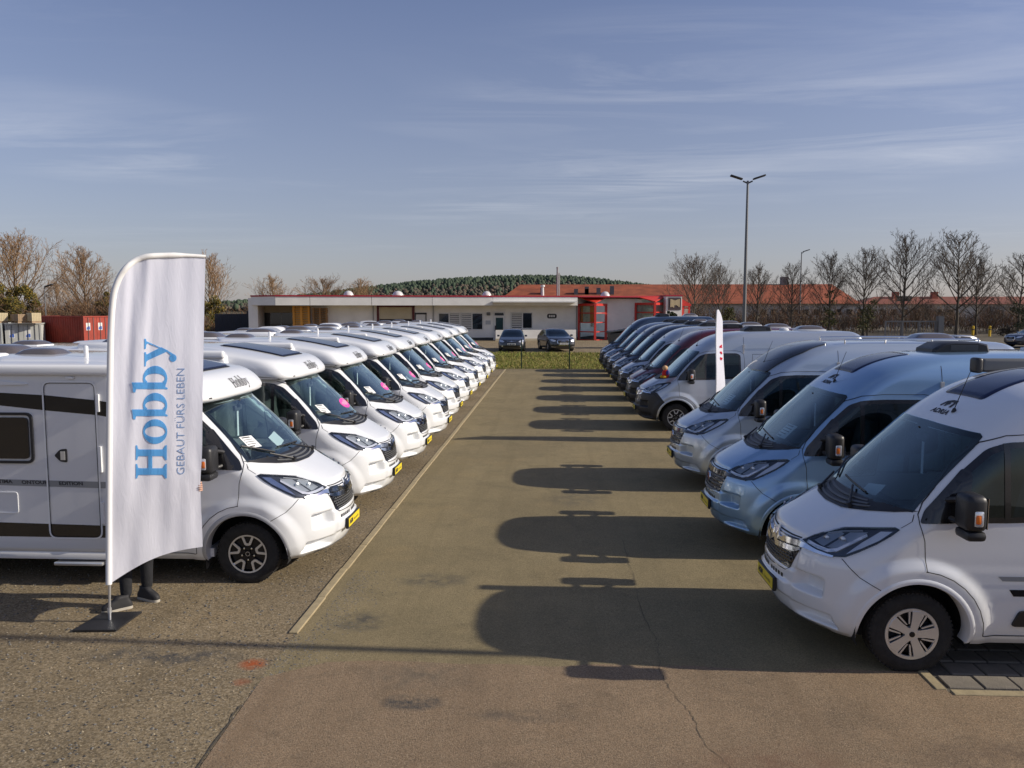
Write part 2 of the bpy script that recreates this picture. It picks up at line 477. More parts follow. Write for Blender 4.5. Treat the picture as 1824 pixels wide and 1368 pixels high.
def van_disp(rear):
    def f(p):
        x, y, z = p; ay = abs(y)
        if x < 0.8 and z < 1.0:
            g = sm((ay - .47) / .06) * sm((.80 - ay) / .028) * sm((z - .61) / .016) * sm((.79 - z) / .028)
            x += .13 * g
            if g > .02: y -= math.copysign(.02 * g, y)
            g = sm((ay - .40) / .16) * sm((.84 - ay) / .025) * sm((z - .335) / .02) * sm((.465 - z) / .022)
            x += .12 * g
            g = sm((.53 - ay) / .03) * sm((z - .74) / .03) * sm((1.03 - z) / .03)
            x += .02 * g
            x -= .03 * sm((.47 - ay) / .06) * sm((z - .47) / .03) * sm((.64 - z) / .03)
        if 1.06 < z < 1.44 and x < 1.0:
            x -= .05 * sm((.56 - ay) / .09) * sm((z - 1.06) / .05) * sm((1.44 - z) / .08)
        if ay > 0.7 and z < 1.15:
            for wx in ([WX, REAR_X] if rear else [WX]):
                r = math.hypot(x - wx, z - WZ)
                y += math.copysign(.036 * sm((.70 - r) / .12), y)
        return (x, y, z)
    return f
VAN_TAB = [  # z, xf, w, A, n, xr
    (.27, .16, .92, .62, 2.05, 5.90), (.33, .07, .965, .66, 2.05, 5.93), (.45, .02, 1.0, .68, 2.08, 5.95), (.60, .0, 1.015, .70, 2.1, 5.95),
    (.78, .005, 1.025, .72, 2.1, 5.95), (.92, .025, 1.025, .73, 2.1, 5.95), (1.0, .055, 1.02, .74, 2.1, 5.95), (1.06, .11, 1.018, .73, 2.12, 5.95),
    (1.12, .20, 1.015, .70, 2.15, 5.95), (1.20, .34, 1.01, .66, 2.25, 5.95), (1.28, .49, 1.005, .60, 2.4, 5.94), (1.35, .62, 1.0, .56, 2.5, 5.94),
    (1.41, .72, .995, .52, 2.6, 5.93), (1.47, .80, .99, .50, 2.8, 5.93), (1.6, .935, .975, .48, 3.0, 5.93), (1.8, 1.14, .955, .46, 3.0, 5.92),
    (2.0, 1.35, .93, .46, 3.0, 5.91), (2.12, 1.475, .912, .48, 3.0, 5.90), (2.2, 1.56, .90, .52, 3.0, 5.89), (2.3, 1.69, .887, .56, 3.0, 5.88),
    (2.4, 1.84, .868, .60, 3.0, 5.86), (2.48, 1.99, .842, .66, 2.9, 5.83), (2.55, 2.18, .80, .72, 2.8, 5.78), (2.605, 2.42, .72, .78, 2.7, 5.7), (2.64, 2.75, .60, .8, 2.5, 5.6), (2.655, 3.15, .44, .8, 2.3, 5.4)]
CAB_TAB = [(r[0], r[1], r[2], r[3], r[4], 2.5) for r in VAN_TAB if r[0] <= 2.2]
Z_VAN = zlist((.27, .85, 44), (.85, 1.44, 30), (1.44, 2.12, 16), (2.12, 2.54, 16), (2.54, 2.655, 8))
Z_CAB = zlist((.27, .85, 44), (.85, 1.44, 30), (1.44, 2.12, 16), (2.12, 2.19, 2))

def bvh_of(vs, fs): return BVHTree.FromPolygons([Vector(v) for v in vs], fs, epsilon=1e-6)

# outlines in front view (a = -y, z) and side view (x, z)
WIND = [(-.905, 1.43), (-.6, 1.425), (-.3, 1.425), (0, 1.425), (.3, 1.425), (.6, 1.425), (.905, 1.43), (.885, 1.6), (.86, 1.8), (.83, 2.0), (.80, 2.09), (.76, 2.115), (.5, 2.125), (0, 2.13), (-.5, 2.125), (-.76, 2.115), (-.80, 2.09), (-.83, 2.0), (-.86, 1.8), (-.885, 1.6)]
COWL = [(-.93, 1.445), (-.80, 1.405), (-.60, 1.365), (-.35, 1.335), (0, 1.325), (.35, 1.335), (.60, 1.365), (.80, 1.405), (.93, 1.445), (.6, 1.45), (.3, 1.45), (0, 1.45), (-.3, 1.45), (-.6, 1.45)]
DWIN = roundpoly([(1.02, 1.36), (1.06, 1.46), (1.36, 1.80), (1.58, 2.0), (1.74, 2.06), (2.0, 2.075), (2.55, 2.075), (2.64, 2.02), (2.66, 1.46), (2.58, 1.41), (1.75, 1.37)], .05, 3)
DGL1 = roundpoly([(1.30, 1.44), (1.44, 1.79), (1.60, 1.96), (1.70, 2.02), (1.70, 1.43)], .03, 3)
DGL2 = roundpoly([(1.76, 1.43), (1.76, 2.03), (2.0, 2.045), (2.53, 2.045), (2.60, 2.0), (2.62, 1.48), (2.55, 1.45)], .04, 3)

def make_wheel(kind):
    r = WR
    t = MB()
    prof = [(.225, -.10), (.245, -.112), (.30, -.118), (.345, -.105), (r - .004, -.085), (r, -.06), (r, -.045), (r - .009, -.043), (r - .009, -.033), (r, -.031), (r, -.005), (r - .009, -.003),
            (r - .009, .007), (r, .009), (r, .045), (r, .06), (r - .004, .085), (.345, .105), (.30, .118), (.245, .112), (.225, .10)]
    t.lathe(prof, 56)
    # tread blocks cut across the shoulders
    for k in range(56):
        an = 2 * math.pi * k / 56
        for sg in (-1, 1):
            M = Matrix.Rotation(-an, 4, 'Y')
            t.box(r - .013, r + .003, sg * .062 if sg > 0 else -.095, .095 if sg > 0 else -.062, -.011, .011, M=M)
    tyre = t.mesh('tyre', RUBBER, smooth=40)
    b = MB()
    if kind == 'alloy':
        b.lathe([(.228, -.10), (.228, .10), (.22, .10), (.20, .02), (.20, -.06), (.05, -.06), (.0, -.06)], 40, 1)
        b.lathe([(.229, -.106), (.229, -.095), (.213, -.092), (.211, -.104)], 48, 0, close=True)
        for k in range(5):
            a0 = 2 * math.pi * (k + .25) / 5
            for sg in (-1, 1):
                def pp(rad, da): return Vector((rad * math.cos(a0 + da), 0, rad * math.sin(a0 + da)))
                p = [pp(.215, sg * .36), pp(.215, sg * .24), pp(.125, sg * .10), pp(.100, sg * .20), pp(.115, sg * .33)]
                b.prism([(q.x, q.z) for q in p], -.094, -.08, 'y', 0)
            q = [pp(.215, -.30), pp(.215, .30), pp(.04, .5), pp(.04, -.5)]
            b.prism([(v.x, v.z) for v in q], -.084, -.05, 'y', 1)
            q = [pp(.125, -.11), pp(.125, .11), pp(.100, .21), pp(.100, -.21)]
            b.prism([(v.x, v.z) for v in q], -.0935, -.08, 'y', 0)
        for k in range(5):
            a0 = 2 * math.pi * (k + .75) / 5
            b.lathe([(0.0, -.092), (.011, -.09), (.012, -.07)], 8, 2, Matrix.Translation((.075 * math.cos(a0), 0, .075 * math.sin(a0))))
        b.lathe([(0, -.097), (.03, -.096), (.034, -.07)], 20, 1)
        b.lathe([(.022, -.099), (.027, -.099)], 20, 0)
    else:
        b.lathe([(.228, -.10), (.228, .10), (.22, .10), (.20, .02), (.20, -.05), (.05, -.05), (.0, -.05)], 40, 1)
        b.lathe([(.236, -.100), (.232, -.112), (.205, -.112), (.20, -.10)], 48, 0, close=True)
        for k in range(5):
            a0 = 2 * math.pi * (k + .05) / 5
            def pp(rad, da): return Vector((rad * math.cos(a0 + da), 0, rad * math.sin(a0 + da)))
            q = [pp(.21, -.26), pp(.213, 0), pp(.21, .26), pp(.13, .30), pp(.06, .55), pp(.04, 0), pp(.06, -.55), pp(.13, -.30)]
            b.prism([(v.x, v.z) for v in q], -.118, -.095, 'y', 0)
            for sg in (-1, 1):
                q = [pp(.21, sg * .42), pp(.21, sg * .34), pp(.10, sg * .45), pp(.095, sg * .58)]
                b.prism([(v.x, v.z) for v in q], -.112, -.095, 'y', 0)
        b.lathe([(0, -.120), (.062, -.116), (.07, -.09)], 24, 0)
        b.lathe([(0, -.124), (.024, -.123), (.028, -.11)], 18, 1)
    rim = b.mesh('rim', [SILVER, DARKRIM, CHROME], smooth=35)
    return tyre, rim
TYRE, RIM_ALLOY = make_wheel('alloy')
_, RIM_COVER = make_wheel('cover')
def put_wheels(root, xs, rim, yo=.86):
    for x in xs:
        for sg in (-1, 1):
            w = link('wheel', TYRE_HUB, root, (x, sg * yo, WZ - .012), (0, 0, 0 if sg < 0 else math.pi))
            link('tyre', TYRE, w); link('rim', rim, w)
hb = MB(); hb.lathe([(0.0, .09), (.12, .09), (.14, .06), (.14, -.02), (0, -.03)], 20); TYRE_HUB = hb.mesh('hub', DARKRIM, smooth=35)

def cut_and_build(vs, fs, top, cuts, name, root, paint_m, split_bumper=True, arches=(WX,)):
    """Body mesh with window holes and wheel arches cut, the bumper split off."""
    bm = bmesh.new()
    V = [bm.verts.new(v) for v in vs]
    for f in list(fs) + list(top):
        try: bm.faces.new([V[i] for i in f])
        except ValueError: pass
    if split_bumper:
        for co, no in (((0, 0, 1.02), (0, 0, 1)), ((.45, 0, 1.05), (1, 0, .75))):
            bmesh.ops.bisect_plane(bm, geom=bm.verts[:] + bm.edges[:] + bm.faces[:], plane_co=co, plane_no=no, dist=1e-5)
    kill = []
    for f in bm.faces:
        c = f.calc_center_median(); dead = False
        for kind, poly in cuts:
            if kind == 'front' and c.x < 1.75 and c.z > 1.3:
                if inside((-c.y, c.z), poly): dead = True
            elif kind == 'side' and abs(c.y) > .7:
                if inside((c.x, c.z), poly): dead = True
        if abs(c.y) > .68:
            for ax in arches:
                if math.hypot(c.x - ax, c.z - WZ) < .475: dead = True
        if dead: kill.append(f)
    bmesh.ops.delete(bm, geom=kill, context='FACES')
    for v in bm.verts:
        if v.is_boundary and abs(v.co.y) > .62:
            for ax in arches:
                r = math.hypot(v.co.x - ax, v.co.z - WZ)
                if .40 < r < .56 and v.co.z > .30:
                    v.co.x = ax + (v.co.x - ax) * .480 / r; v.co.z = WZ + (v.co.z - WZ) * .480 / r
    bm.normal_update()
    def piece(sel, nm, mt):
        b2 = bm.copy(); b2.faces.ensure_lookup_table()
        bmesh.ops.delete(b2, geom=[f for f in b2.faces if not sel(f.calc_center_median())], context='FACES')
        me = bpy.data.meshes.new(nm); bmesh.ops.recalc_face_normals(b2, faces=b2.faces[:]); b2.to_mesh(me); b2.free()
        me.materials.append(mt); me.polygons.foreach_set('use_smooth', [True] * len(me.polygons)); me.update()
        return link(nm, me, root)
    isb = lambda c: c.z < 1.02 and (c.x - .45) + (c.z - 1.05) * .75 < 0
    out = []
    if split_bumper:
        out.append(piece(lambda c: not isb(c), name, paint_m)); out.append(piece(isb, 'bumper', P_BUMP))
    else: out.append(piece(lambda c: True, name, paint_m))
    bm.free()
    return out

def arch_trim(bvh, ax, mb_y=-1):
    """Flared lip around a wheel opening (near side, y < 0)."""
    mb = MB(); vs = []; fs = []; n = 36
    P = Proj(bvh, (1, 0, 0), (0, 0, 1), (0, 1, 0))
    a0, a1 = R(-12), R(192)
    ptsr = [(.520, -.002), (.512, .005), (.490, .008), (.472, .006), (.464, -.012), (.464, -.14)]
    for k in range(n + 1):
        an = a0 + (a1 - a0) * k / n
        h, _ = P.hit(ax + .50 * math.cos(an), max(WZ + .51 * math.sin(an), .30))
        for rr, o in ptsr:
            q, nn = P.hit(ax + rr * math.cos(an), max(WZ + rr * math.sin(an), .29))
            y = q.y if rr > .505 else h.y
            vs.append((ax + rr * math.cos(an), y - o, max(WZ + rr * math.sin(an), .29)))
    L = len(ptsr)
    for k in range(n):
        for i in range(L - 1):
            fs.append((k * L + i, k * L + i + 1, (k + 1) * L + i + 1, (k + 1) * L + i))
    return mb.add(vs, fs)
def wheel_well(ax):
    mb = MB(); vs = []; fs = []; n = 20
    for k in range(n + 1):
        an = R(-20) + R(220) * k / n
        for y in (-.99, -.55): vs.append((ax + .50 * math.cos(an), y, max(.24, WZ + .50 * math.sin(an))))
    for k in range(n): fs.append((2 * k, 2 * k + 1, 2 * k + 3, 2 * k + 2))
    mb.add(vs, fs)
    mb.add([(ax + .5 * math.cos(R(-20) + R(220) * k / n), -.55, max(.24, WZ + .5 * math.sin(R(-20) + R(220) * k / n))) for k in range(n + 1)], [tuple(range(n + 1))])
    return mb

MIRROR_CACHE = {}
def mirror_meshes():
    """Side mirror for the y < 0 side, long two-armed housing."""
    a = MB()
    M = Matrix.Translation((1.30, -1.19, 1.50))
    a.rbox(-.075, .10, -.135, .115, -.135, .175, .055, 3, 0, M)
    a.rbox(-.065, .10, -.128, .108, -.215, -.128, .035, 2, 0, M)
    a.tube([(1.30, -1.12, 1.60), (1.26, -1.02, 1.58), (1.22, -.93, 1.55)], [.028, .026, .03], 8)
    a.tube([(1.30, -1.12, 1.40), (1.26, -1.02, 1.40), (1.22, -.93, 1.42)], [.028, .026, .03], 8)
    b = MB(); b.rbox(-.02, .055, -.145, -.125, -.08, .05, .012, 2, 0, M)
    c = MB(); c.rbox(-.012, .03, -.152, -.14, -.055, .02, .01, 2, 0, M)
    d = MB(); d.prism([(-.11, -.11), (.09, -.11), (.10, .15), (-.11, .15)], .1005, .104, 'x', 0, M)
    return a, b, c, d

def cab_details(root, bvh, fiat_too=False):
    F = Proj(bvh, (0, -1, 0), (0, 0, 1), (1, 0, 0))
    S = Proj(bvh, (1, 0, 0), (0, 0, 1), (0, 1, 0))
    def both(mbs, name, mats, smooth=30, parent=None, opt=None):
        res = []
        for m in (mbs, mbs.mirror_y()):
            o = m.build(name, mats, parent or root, smooth)
            if opt: o['opt'] = opt
            res.append(o)
        return res
    def one(m, name, mats, smooth=30, parent=None, opt=None):
        o = m.build(name, mats, parent or root, smooth)
        if opt: o['opt'] = opt
        return o
    # windscreen: black border, glass
    ws = one(F.patch(WIND, .006, .08), 'windscreen', GLASS, True)
    inn = scale_poly(WIND, .045)
    one(F.ring(WIND, inn, .003), 'windscreen_border', BLACK_GL, True, ws)
    one(F.patch([(-.055, 2.0), (.055, 2.0), (.09, 2.10), (-.09, 2.10)], .0035, .05), 'sensor_shade', BLACK_GL, True, ws)
    # cowl with louvres
    cw = one(F.patch(COWL, .006, .05, .0), 'cowl', BLACK_PL, True)
    lv = MB()
    for j in range(3):
        pts = [(a, 1.350 + .026 * j + (.085 - .012 * j) * (a / .8) ** 2) for a in np.linspace(-.56 + .05 * j, .56 - .05 * j, 15)]
        F.ribbon(pts, .010, .007, .007, .1, lv)
    one(lv, 'louvre', GREY_PL, False, cw)['kind'] = 'stuff'
    # wipers
    for a0, a1, b1 in ((.42, -.30, 1.50), (-.36, -.84, 1.60)):
        w = MB()
        p0, n0 = F.hit(a0, 1.36, .03); pm, _ = F.hit((a0 + a1) / 2, 1.46, .04); p1, _ = F.hit(a1, b1, .03)
        w.tube([p0, pm], [.014, .010], 6)
        e0, _ = F.hit(a0 * .45 + a1 * .55 + .33, 1.475, .03)
        pts = [F.hit(a1 + (a0 - .1 - a1) * t, b1 + (1.465 - b1) * t, .022)[0] for t in np.linspace(0, 1, 7)]
        w.tube(pts, .011, 6)
        p0b, _ = F.hit(a0, 1.36, .0)
        w.tube([p0b, p0 + Vector((-.01, 0, .02))], .025, 8)
        one(w, 'wiper', BLACK_PL, 40)
    # door windows
    for sg in (1, -1):
        g = S.patch(DWIN, .004, .10)
        fr = MB(); S.ring(DWIN, scale_poly(DWIN, .05), .0055, fr)
        S.patch(roundpoly([(1.0, 1.35), (1.05, 1.46), (1.38, 1.83), (1.44, 1.80), (1.40, 1.37)], .03, 3), .009, .08, .01, fr)
        S.ribbon([(1.73, 1.40), (1.73, 2.05)], .05, .007, .004, .1, fr)
        if sg < 0: g = g.mirror_y(); fr = fr.mirror_y()
        go = one(g, 'door_window', GLASS_M, True)
        one(fr, 'window_trim', BLACK_GL, 30, go)
    # door seams
    dr = MB()
    arc = [(WX + .585 * math.cos(R(t)), WZ + .585 * math.sin(R(t))) for t in range(84, -1, -12)]
    out = [(1.00, 1.34), (1.035, 1.2), (1.045, .955)] + arc + [(WX + .60, .36)]
    S.ribbon(out, .007, .0035, 0, .02, dr)
    S.ribbon([(2.74, .36), (2.74, 1.9), (2.72, 2.05), (2.64, 2.12), (2.5, 2.14), (2.0, 2.14), (1.74, 2.115), (1.55, 2.045), (1.33, 1.86), (1.05, 1.52), (1.0, 1.42), (1.0, 1.34)], .007, .0035, 0, .02, dr)
    S.ribbon([(WX + .60, .36), (2.74, .36)], .009, .004, 0, .05, dr)
    for o in both(dr, 'door_gap', GAP, False): o['kind'] = 'stuff'
    dh = MB(); S.patch(roundpoly([(2.42, 1.14), (2.62, 1.14), (2.62, 1.21), (2.42, 1.21)], .02, 2), .022, .06, .02, dh)
    both(dh, 'door_handle', BLACK_PL)
    # bonnet and wing seams, bumper seam
    bs = MB()
    F.ribbon([(.92, 1.415), (.948, 1.36), (.945, 1.30)], .0035, .002, 0, .02, bs)
    F.ribbon([(.44, 1.058), (.30, 1.05), (0, 1.045)], .011, .002, 0, .05, bs)
    hx0 = F.hit(.87, .995)[0].x
    S.ribbon([(hx0, .995), (hx0 + .05, .93), (hx0 + .12, .86), (.66, .775)], .006, .003, 0, .02, bs)
    pass
    for o in both(bs, 'panel_gap', GAP, False): o['kind'] = 'stuff'
    # headlights
    hp = [(.475, 1.045), (.53, 1.11), (.595, 1.175), (.655, 1.215), (.74, 1.24), (.84, 1.268), (.925, 1.295), (.952, 1.283), (.953, 1.23), (.945, 1.15), (.922, 1.07), (.885, 1.012), (.81, .993), (.70, 1.008), (.58, 1.028)]
    dd = Vector((.80, .60, 0)).normalized()
    O = Proj(bvh, (dd.y, -dd.x, 0), (0, 0, 1), dd)
    h3 = [O.uv(F.hit(a, b)[0]) for a, b in hp]
    for sg in (1, -1):
        def fin(m): return m if sg > 0 else m.mirror_y()
        hous = one(fin(O.patch(h3, .003, .05)), 'headlight', LAMP_D, True)
        rm = O.ring(h3, scale_poly(h3, .014), .005); one(fin(rm), 'lamp_rim', BLACK_GL, True, hous)
        rf = MB(); U = lambda a, b: O.uv(F.hit(a, b)[0])
        for (a, b, r0) in ((.65, 1.11, .058), (.765, 1.13, .064)):
            q, nn = O.hit(*U(a, b), .008)
            M = Matrix.Translation(q) @ Vector((0, -1, 0)).rotation_difference(-dd).to_matrix().to_4x4()
            rf.lathe([(r0 * .62, -.006), (r0 * .5, .002), (r0 * .3, -.004), (0, -.008)], 20, 0, M)
        one(fin(rf), 'reflector', LAMP_R, 35, hous)['kind'] = 'stuff'
        for q4 in (((.575, 1.075), (.70, 1.055), (.715, 1.175), (.655, 1.185), (.60, 1.15)), ((.725, 1.055), (.80, 1.06), (.83, 1.15), (.835, 1.225), (.735, 1.195))):
            one(fin(O.patch([U(a, b) for a, b in q4], .0055, .05)), 'reflector_bowl', LAMP_R, True, hous)
        dl = MB()
        O.ribbon([U(a, b) for a, b in ((.54, 1.05), (.66, 1.036), (.76, 1.03), (.81, 1.05), (.84, 1.12), (.86, 1.20))], .024, .008, .010, .04, dl)
        O.ribbon([U(a, b) for a, b in ((.60, 1.145), (.67, 1.185), (.80, 1.225))], .008, .006, .006, .04, dl)
        one(fin(dl), 'daytime_strip', LAMP_W, 35, hous)['kind'] = 'stuff'
        ind = MB(); O.patch([U(a, b) for a, b in ((.875, 1.035), (.912, 1.10), (.935, 1.18), (.938, 1.262), (.89, 1.248), (.88, 1.14))], .008, .05, .004, ind)
        one(fin(ind), 'indicator', CHROME, 35, hous)
        one(fin(O.patch(h3, .018, .05, .014)), 'lens', LENS, 30, hous)
    # grille
    gp = [(-.52, .99), (-.49, .94), (-.415, .755), (-.37, .725), (0, .705), (.37, .725), (.415, .755), (.49, .94), (.52, .99), (.2, .99), (0, .99), (-.2, .99)]
    g = one(F.patch(gp, .003, .06), 'grille', BLACK_GL, True)
    hx = MB()
    for r_ in range(8):
        for c_ in range(-11, 12):
            a = c_ * .052 + (.026 if r_ % 2 else 0); b = .735 + r_ * .030
            if inside((a, b), scale_poly(gp, -.02 if False else .03)):
                F.ribbon([(a - .022, b), (a, b + .012), (a + .022, b)], .008, .001, .008, .03, hx)
    one(hx, 'grille_mesh', GREY_PL, False, g, None)['kind'] = 'stuff'
    ch = MB()
    up = [(.82, .995), (.68, .998), (.56, 1.01), (.44, 1.004), (.27, .988), (.095, .972), (0, 1.028)]
    lo = [(.47, 1.0), (.50, .965), (.44, .945), (.27, .928), (.095, .912), (0, .97)]
    F.ribbon(up + [(-a, b) for a, b in up[-2::-1]], [.016, .024, .036, .046, .05, .05, .056, .05, .05, .046, .036, .024, .016], .006, .016, .04, ch)
    F.ribbon(lo[1:] + [(-a, b) for a, b in lo[-2:0:-1]], [.024, .040, .046, .048, .052, .048, .046, .040, .024], .006, .016, .04, ch)
    o = one(ch, 'chrome_chevrons', CHROME, 30); o['opt'] = 'chevron'
    o = one(F.patch([(-.44, 1.045), (-.2, 1.03), (0, 1.03), (.2, 1.03), (.44, 1.045), (.40, 1.02), (.2, 1.0), (0, 1.0), (-.2, 1.0), (-.40, 1.02)], .004, .06), 'grille_lip', BLACK_GL, True)
    if fiat_too:
        bb = MB()
        for j in range(5):
            b = .75 + j * .048; wd = .40 + (b - .735) * .40
            F.ribbon([(-wd, b + .012), (-wd * .5, b), (0, b - .004), (wd * .5, b), (wd, b + .012)], .016, .004, .018, .05, bb)
        o = one(bb, 'grille_bar', GREY_PL, 30); o['opt'] = 'bars'
        bb = MB(); up2 = [(.82, .995), (.64, 1.005), (.45, 1.01), (.25, .995), (0, .99)]
        F.ribbon(up2 + [(-a, b) for a, b in up2[-2::-1]], [.015, .03, .05, .055, .055, .055, .05, .03, .015], .006, .018, .04, bb)
        o = one(bb, 'grille_band', BLACK_GL, 30); o['opt'] = 'bars'
        q, nn = F.hit(0, .875, .02)
        M = Matrix.Translation(q)@ Matrix.Rotation(R(-90), 4, 'Z')
        bd = MB(); bd.lathe([(0, -.012), (.062, -.01), (.066, 0), (.066, .03)], 24, 0, M); bd.lathe([(.062, -.014), (.072, -.014), (.074, 0), (.074, .03)], 24, 1, M)
        o = one(bd, 'badge', [BADGE_RED, CHROME], 40); o['opt'] = 'bars'
    # slots above the plate, intake slats, fog lamps
    sl = MB()
    for k in range(-5, 6):
        if k: F.patch([(k * .062 - .02, .640), (k * .062 + .02, .640), (k * .062 + .02, .678), (k * .062 - .02, .678)], .003, .1, 0, sl)
    one(sl, 'bumper_slot', BLACK_PL, False)['kind'] = 'stuff'
    sl = MB()
    for j in range(3): F.ribbon([(.685, .648 + j * .034), (.765, .655 + j * .034)], .013, .003, 0, .03, sl)
    for o in both(sl, 'intake_slat', BLACK_PL, False): o['kind'] = 'stuff'
    for sg in (1, -1):
        q, nn = F.hit(.775 * sg, .395, .004)
        fg = MB(); M = Matrix.Translation(q) @ Vector((0, -1, 0)).rotation_difference(Vector((-1, -.3 * sg, 0)).normalized()).to_matrix().to_4x4()
        fg.lathe([(0, -.012), (.022, -.008), (.030, 0), (.036, .01), (.036, .03)], 16, 0, M)
        one(fg, 'fog_lamp', LAMP_W, 40)
    # lower lip
    lp = MB(); F.ribbon([(-.62, .30), (-.3, .285), (0, .282), (.3, .285), (.62, .30)], .035, .002, .004, .06, lp)
    one(lp, 'bumper_lip', GREY_PL, 30)
    # number plate with dealer lettering
    q, nn = F.hit(0, .55, .0)
    npx = q.x - .014
    pl = MB(); pl.rbox(npx - .006, npx + .03, -.285, .285, .478, .615, .006, 1)
    pl = one(pl, 'number_plate', BLACK_PL, False)
    ya = MB(); ya.prism([(-.268, .498), (.268, .498), (.268, .603), (-.268, .603)], npx - .010, npx - .006, 'x')
    one(ya, 'plate_face', YELLOW, False, pl)
    for s_, size, yy, bold in (('AGM', .072, .15, .004), ('Automobile', .05, -.09, .0)):
        vs, fs = text_mesh(s_, size, bold); t = MB()
        t.add([(npx - .0125, yy - x, .530 + y) for x, y, z in vs], fs)
        one(t, 'plate_lettering', INK, False, pl)
    # mirrors
    a, b, c, d = mirror_meshes()
    for sg in (1, -1):
        fin = (lambda m: m) if sg > 0 else (lambda m: m.mirror_y())
        mo = one(fin(a), 'wing_mirror', BLACK_PL, 40)
        one(fin(b), 'indicator', LAMP_W, 40, mo); one(fin(c), 'indicator_bulb', ORANGE_L, 40, mo); one(fin(d), 'mirror_glass', CHROME, False, mo)
    # arch lips and wells
    both(wheel_well(WX), 'wheel_well', UNDER, True)
    # cab interior
    da = MB(); da.rbox(.86, 1.32, -.90, .90, .95, 1.30, .08, 3); da.rbox(1.05, 1.38, -.72, -.22, 1.20, 1.40, .05, 3); da.rbox(.80, 1.02, -.86, .86, 1.2, 1.37, .05, 2)
    one(da, 'dashboard', DASH, 40)
    sw = MB()
    M = Matrix.Translation((1.48, -.46, 1.24)) @ Matrix.Rotation(R(-62), 4, 'Y')
    pts = [M @ Vector((.19 * math.cos(2 * math.pi * k / 24), .19 * math.sin(2 * math.pi * k / 24), 0)) for k in range(25)]
    sw.tube(pts, .016, 6); sw.tube([M @ Vector((-.19, 0, 0)), M @ Vector((.19, 0, 0))], .02, 6); sw.tube([M @ Vector((0, 0, 0)), M @ Vector((0, 0, -.25))], .03, 6)
    one(sw, 'steering_wheel', DASH, 40)
    for yy in (-.46, .46):
        st = MB(); st.rbox(1.72, 2.24, yy - .25, yy + .25, .82, 1.0, .06, 3)
        st.rbox(0, .15, yy - .245, yy + .245, 0, .68, .06, 3, 0, Matrix.Translation((2.14, 0, .98)) @ Matrix.Rotation(R(12), 4, 'Y'))
        st.rbox(0, .11, yy - .13, yy + .13, 0, .22, .045, 3, 0, Matrix.Translation((2.31, 0, 1.68)) @ Matrix.Rotation(R(8), 4, 'Y'))
        one(st, 'seat', SEAT, 40)
    bk = MB(); bk.box(2.70, 2.74, -.92, .92, .45, 2.3); bk.box(1.5, 2.7, -.9, .9, .55, .60)
    one(bk, 'cabin_lining', CURTAIN, False)
    # mirror, paper tag hanging from it, sheets behind the glass
    rv = MB(); q, nn = F.hit(-.02, 2.0, -.10); rv.rbox(q.x, q.x + .04, -.12, .10, 1.93, 2.0, .012, 2); rv.tube([(q.x + .02, 0, 1.98), (q.x - .02, 0, 2.07)], .01, 6)
    rv = one(rv, 'interior_mirror', DASH, 40)
    ht = MB(); q2 = q + Vector((.02, 0, 0)); ht.prism([(-.04, 1.60), (.01, 1.60), (.01, 1.92), (-.04, 1.92)], q2.x, q2.x + .003, 'x')
    one(ht, 'hanging_tag', PAPER, False, rv)
    return dict(F=F, S=S, ws=ws, both=both, one=one)

def sheet(P, root, cx, cy, w, h, rot, off, name, mt, marks=0, parent=None, opt=None):
    c, s_ = math.cos(rot), math.sin(rot)
    pl = [(cx + x * c - y * s_, cy + x * s_ + y * c) for x, y in ((-w / 2, -h / 2), (w / 2, -h / 2), (w / 2, h / 2), (-w / 2, h / 2))]
    o = P.patch(pl, off, .08).build(name, mt, parent or root, True)
    if opt: o['opt'] = opt
    if marks:
        mb = MB(); rnd = random.Random(marks)
        for k in range(marks):
            y = h * (.38 - .76 * k / max(1, marks - 1)); x0 = -w * .4; x1 = x0 + w * rnd.uniform(.35, .8)
            P.ribbon([(cx + x0 * c - y * s_, cy + x0 * s_ + y * c), (cx + x1 * c - y * s_, cy + x1 * s_ + y * c)], h * rnd.choice((.05, .09)), off + .003, 0, .1, mb)
        mb.build('printed_line', INK, o, False)['kind'] = 'stuff'
    return o

# ------------------------------------------------------------------ roof fittings
def roof_dome(root, x, y, z, lx, ly, h, name='roof_hatch', tint=ACRYL):
    fr = MB(); fr.rbox(x - lx / 2, x + lx / 2, y - ly / 2, y + ly / 2, z - .05, z + .035, .02, 2)
    f = fr.build(name, WHITE_PL, root, 40)
    d = MB(); n = 10; vs = []; fs = []
    for i in range(n + 1):
        for j in range(n + 1):
            u, v = -1 + 2 * i / n, -1 + 2 * j / n
            vs.append((x + u * (lx / 2 - .015), y + v * (ly / 2 - .015), z + .036 + h * (1 - abs(u) ** 3.5) ** .6 * (1 - abs(v) ** 3.5) ** .6))
    for i in range(n):
        for j in range(n): fs.append((i * (n + 1) + j, (i + 1) * (n + 1) + j, (i + 1) * (n + 1) + j + 1, i * (n + 1) + j + 1))
    d.add(vs, fs); d.build('dome', tint, f, True)
    return f
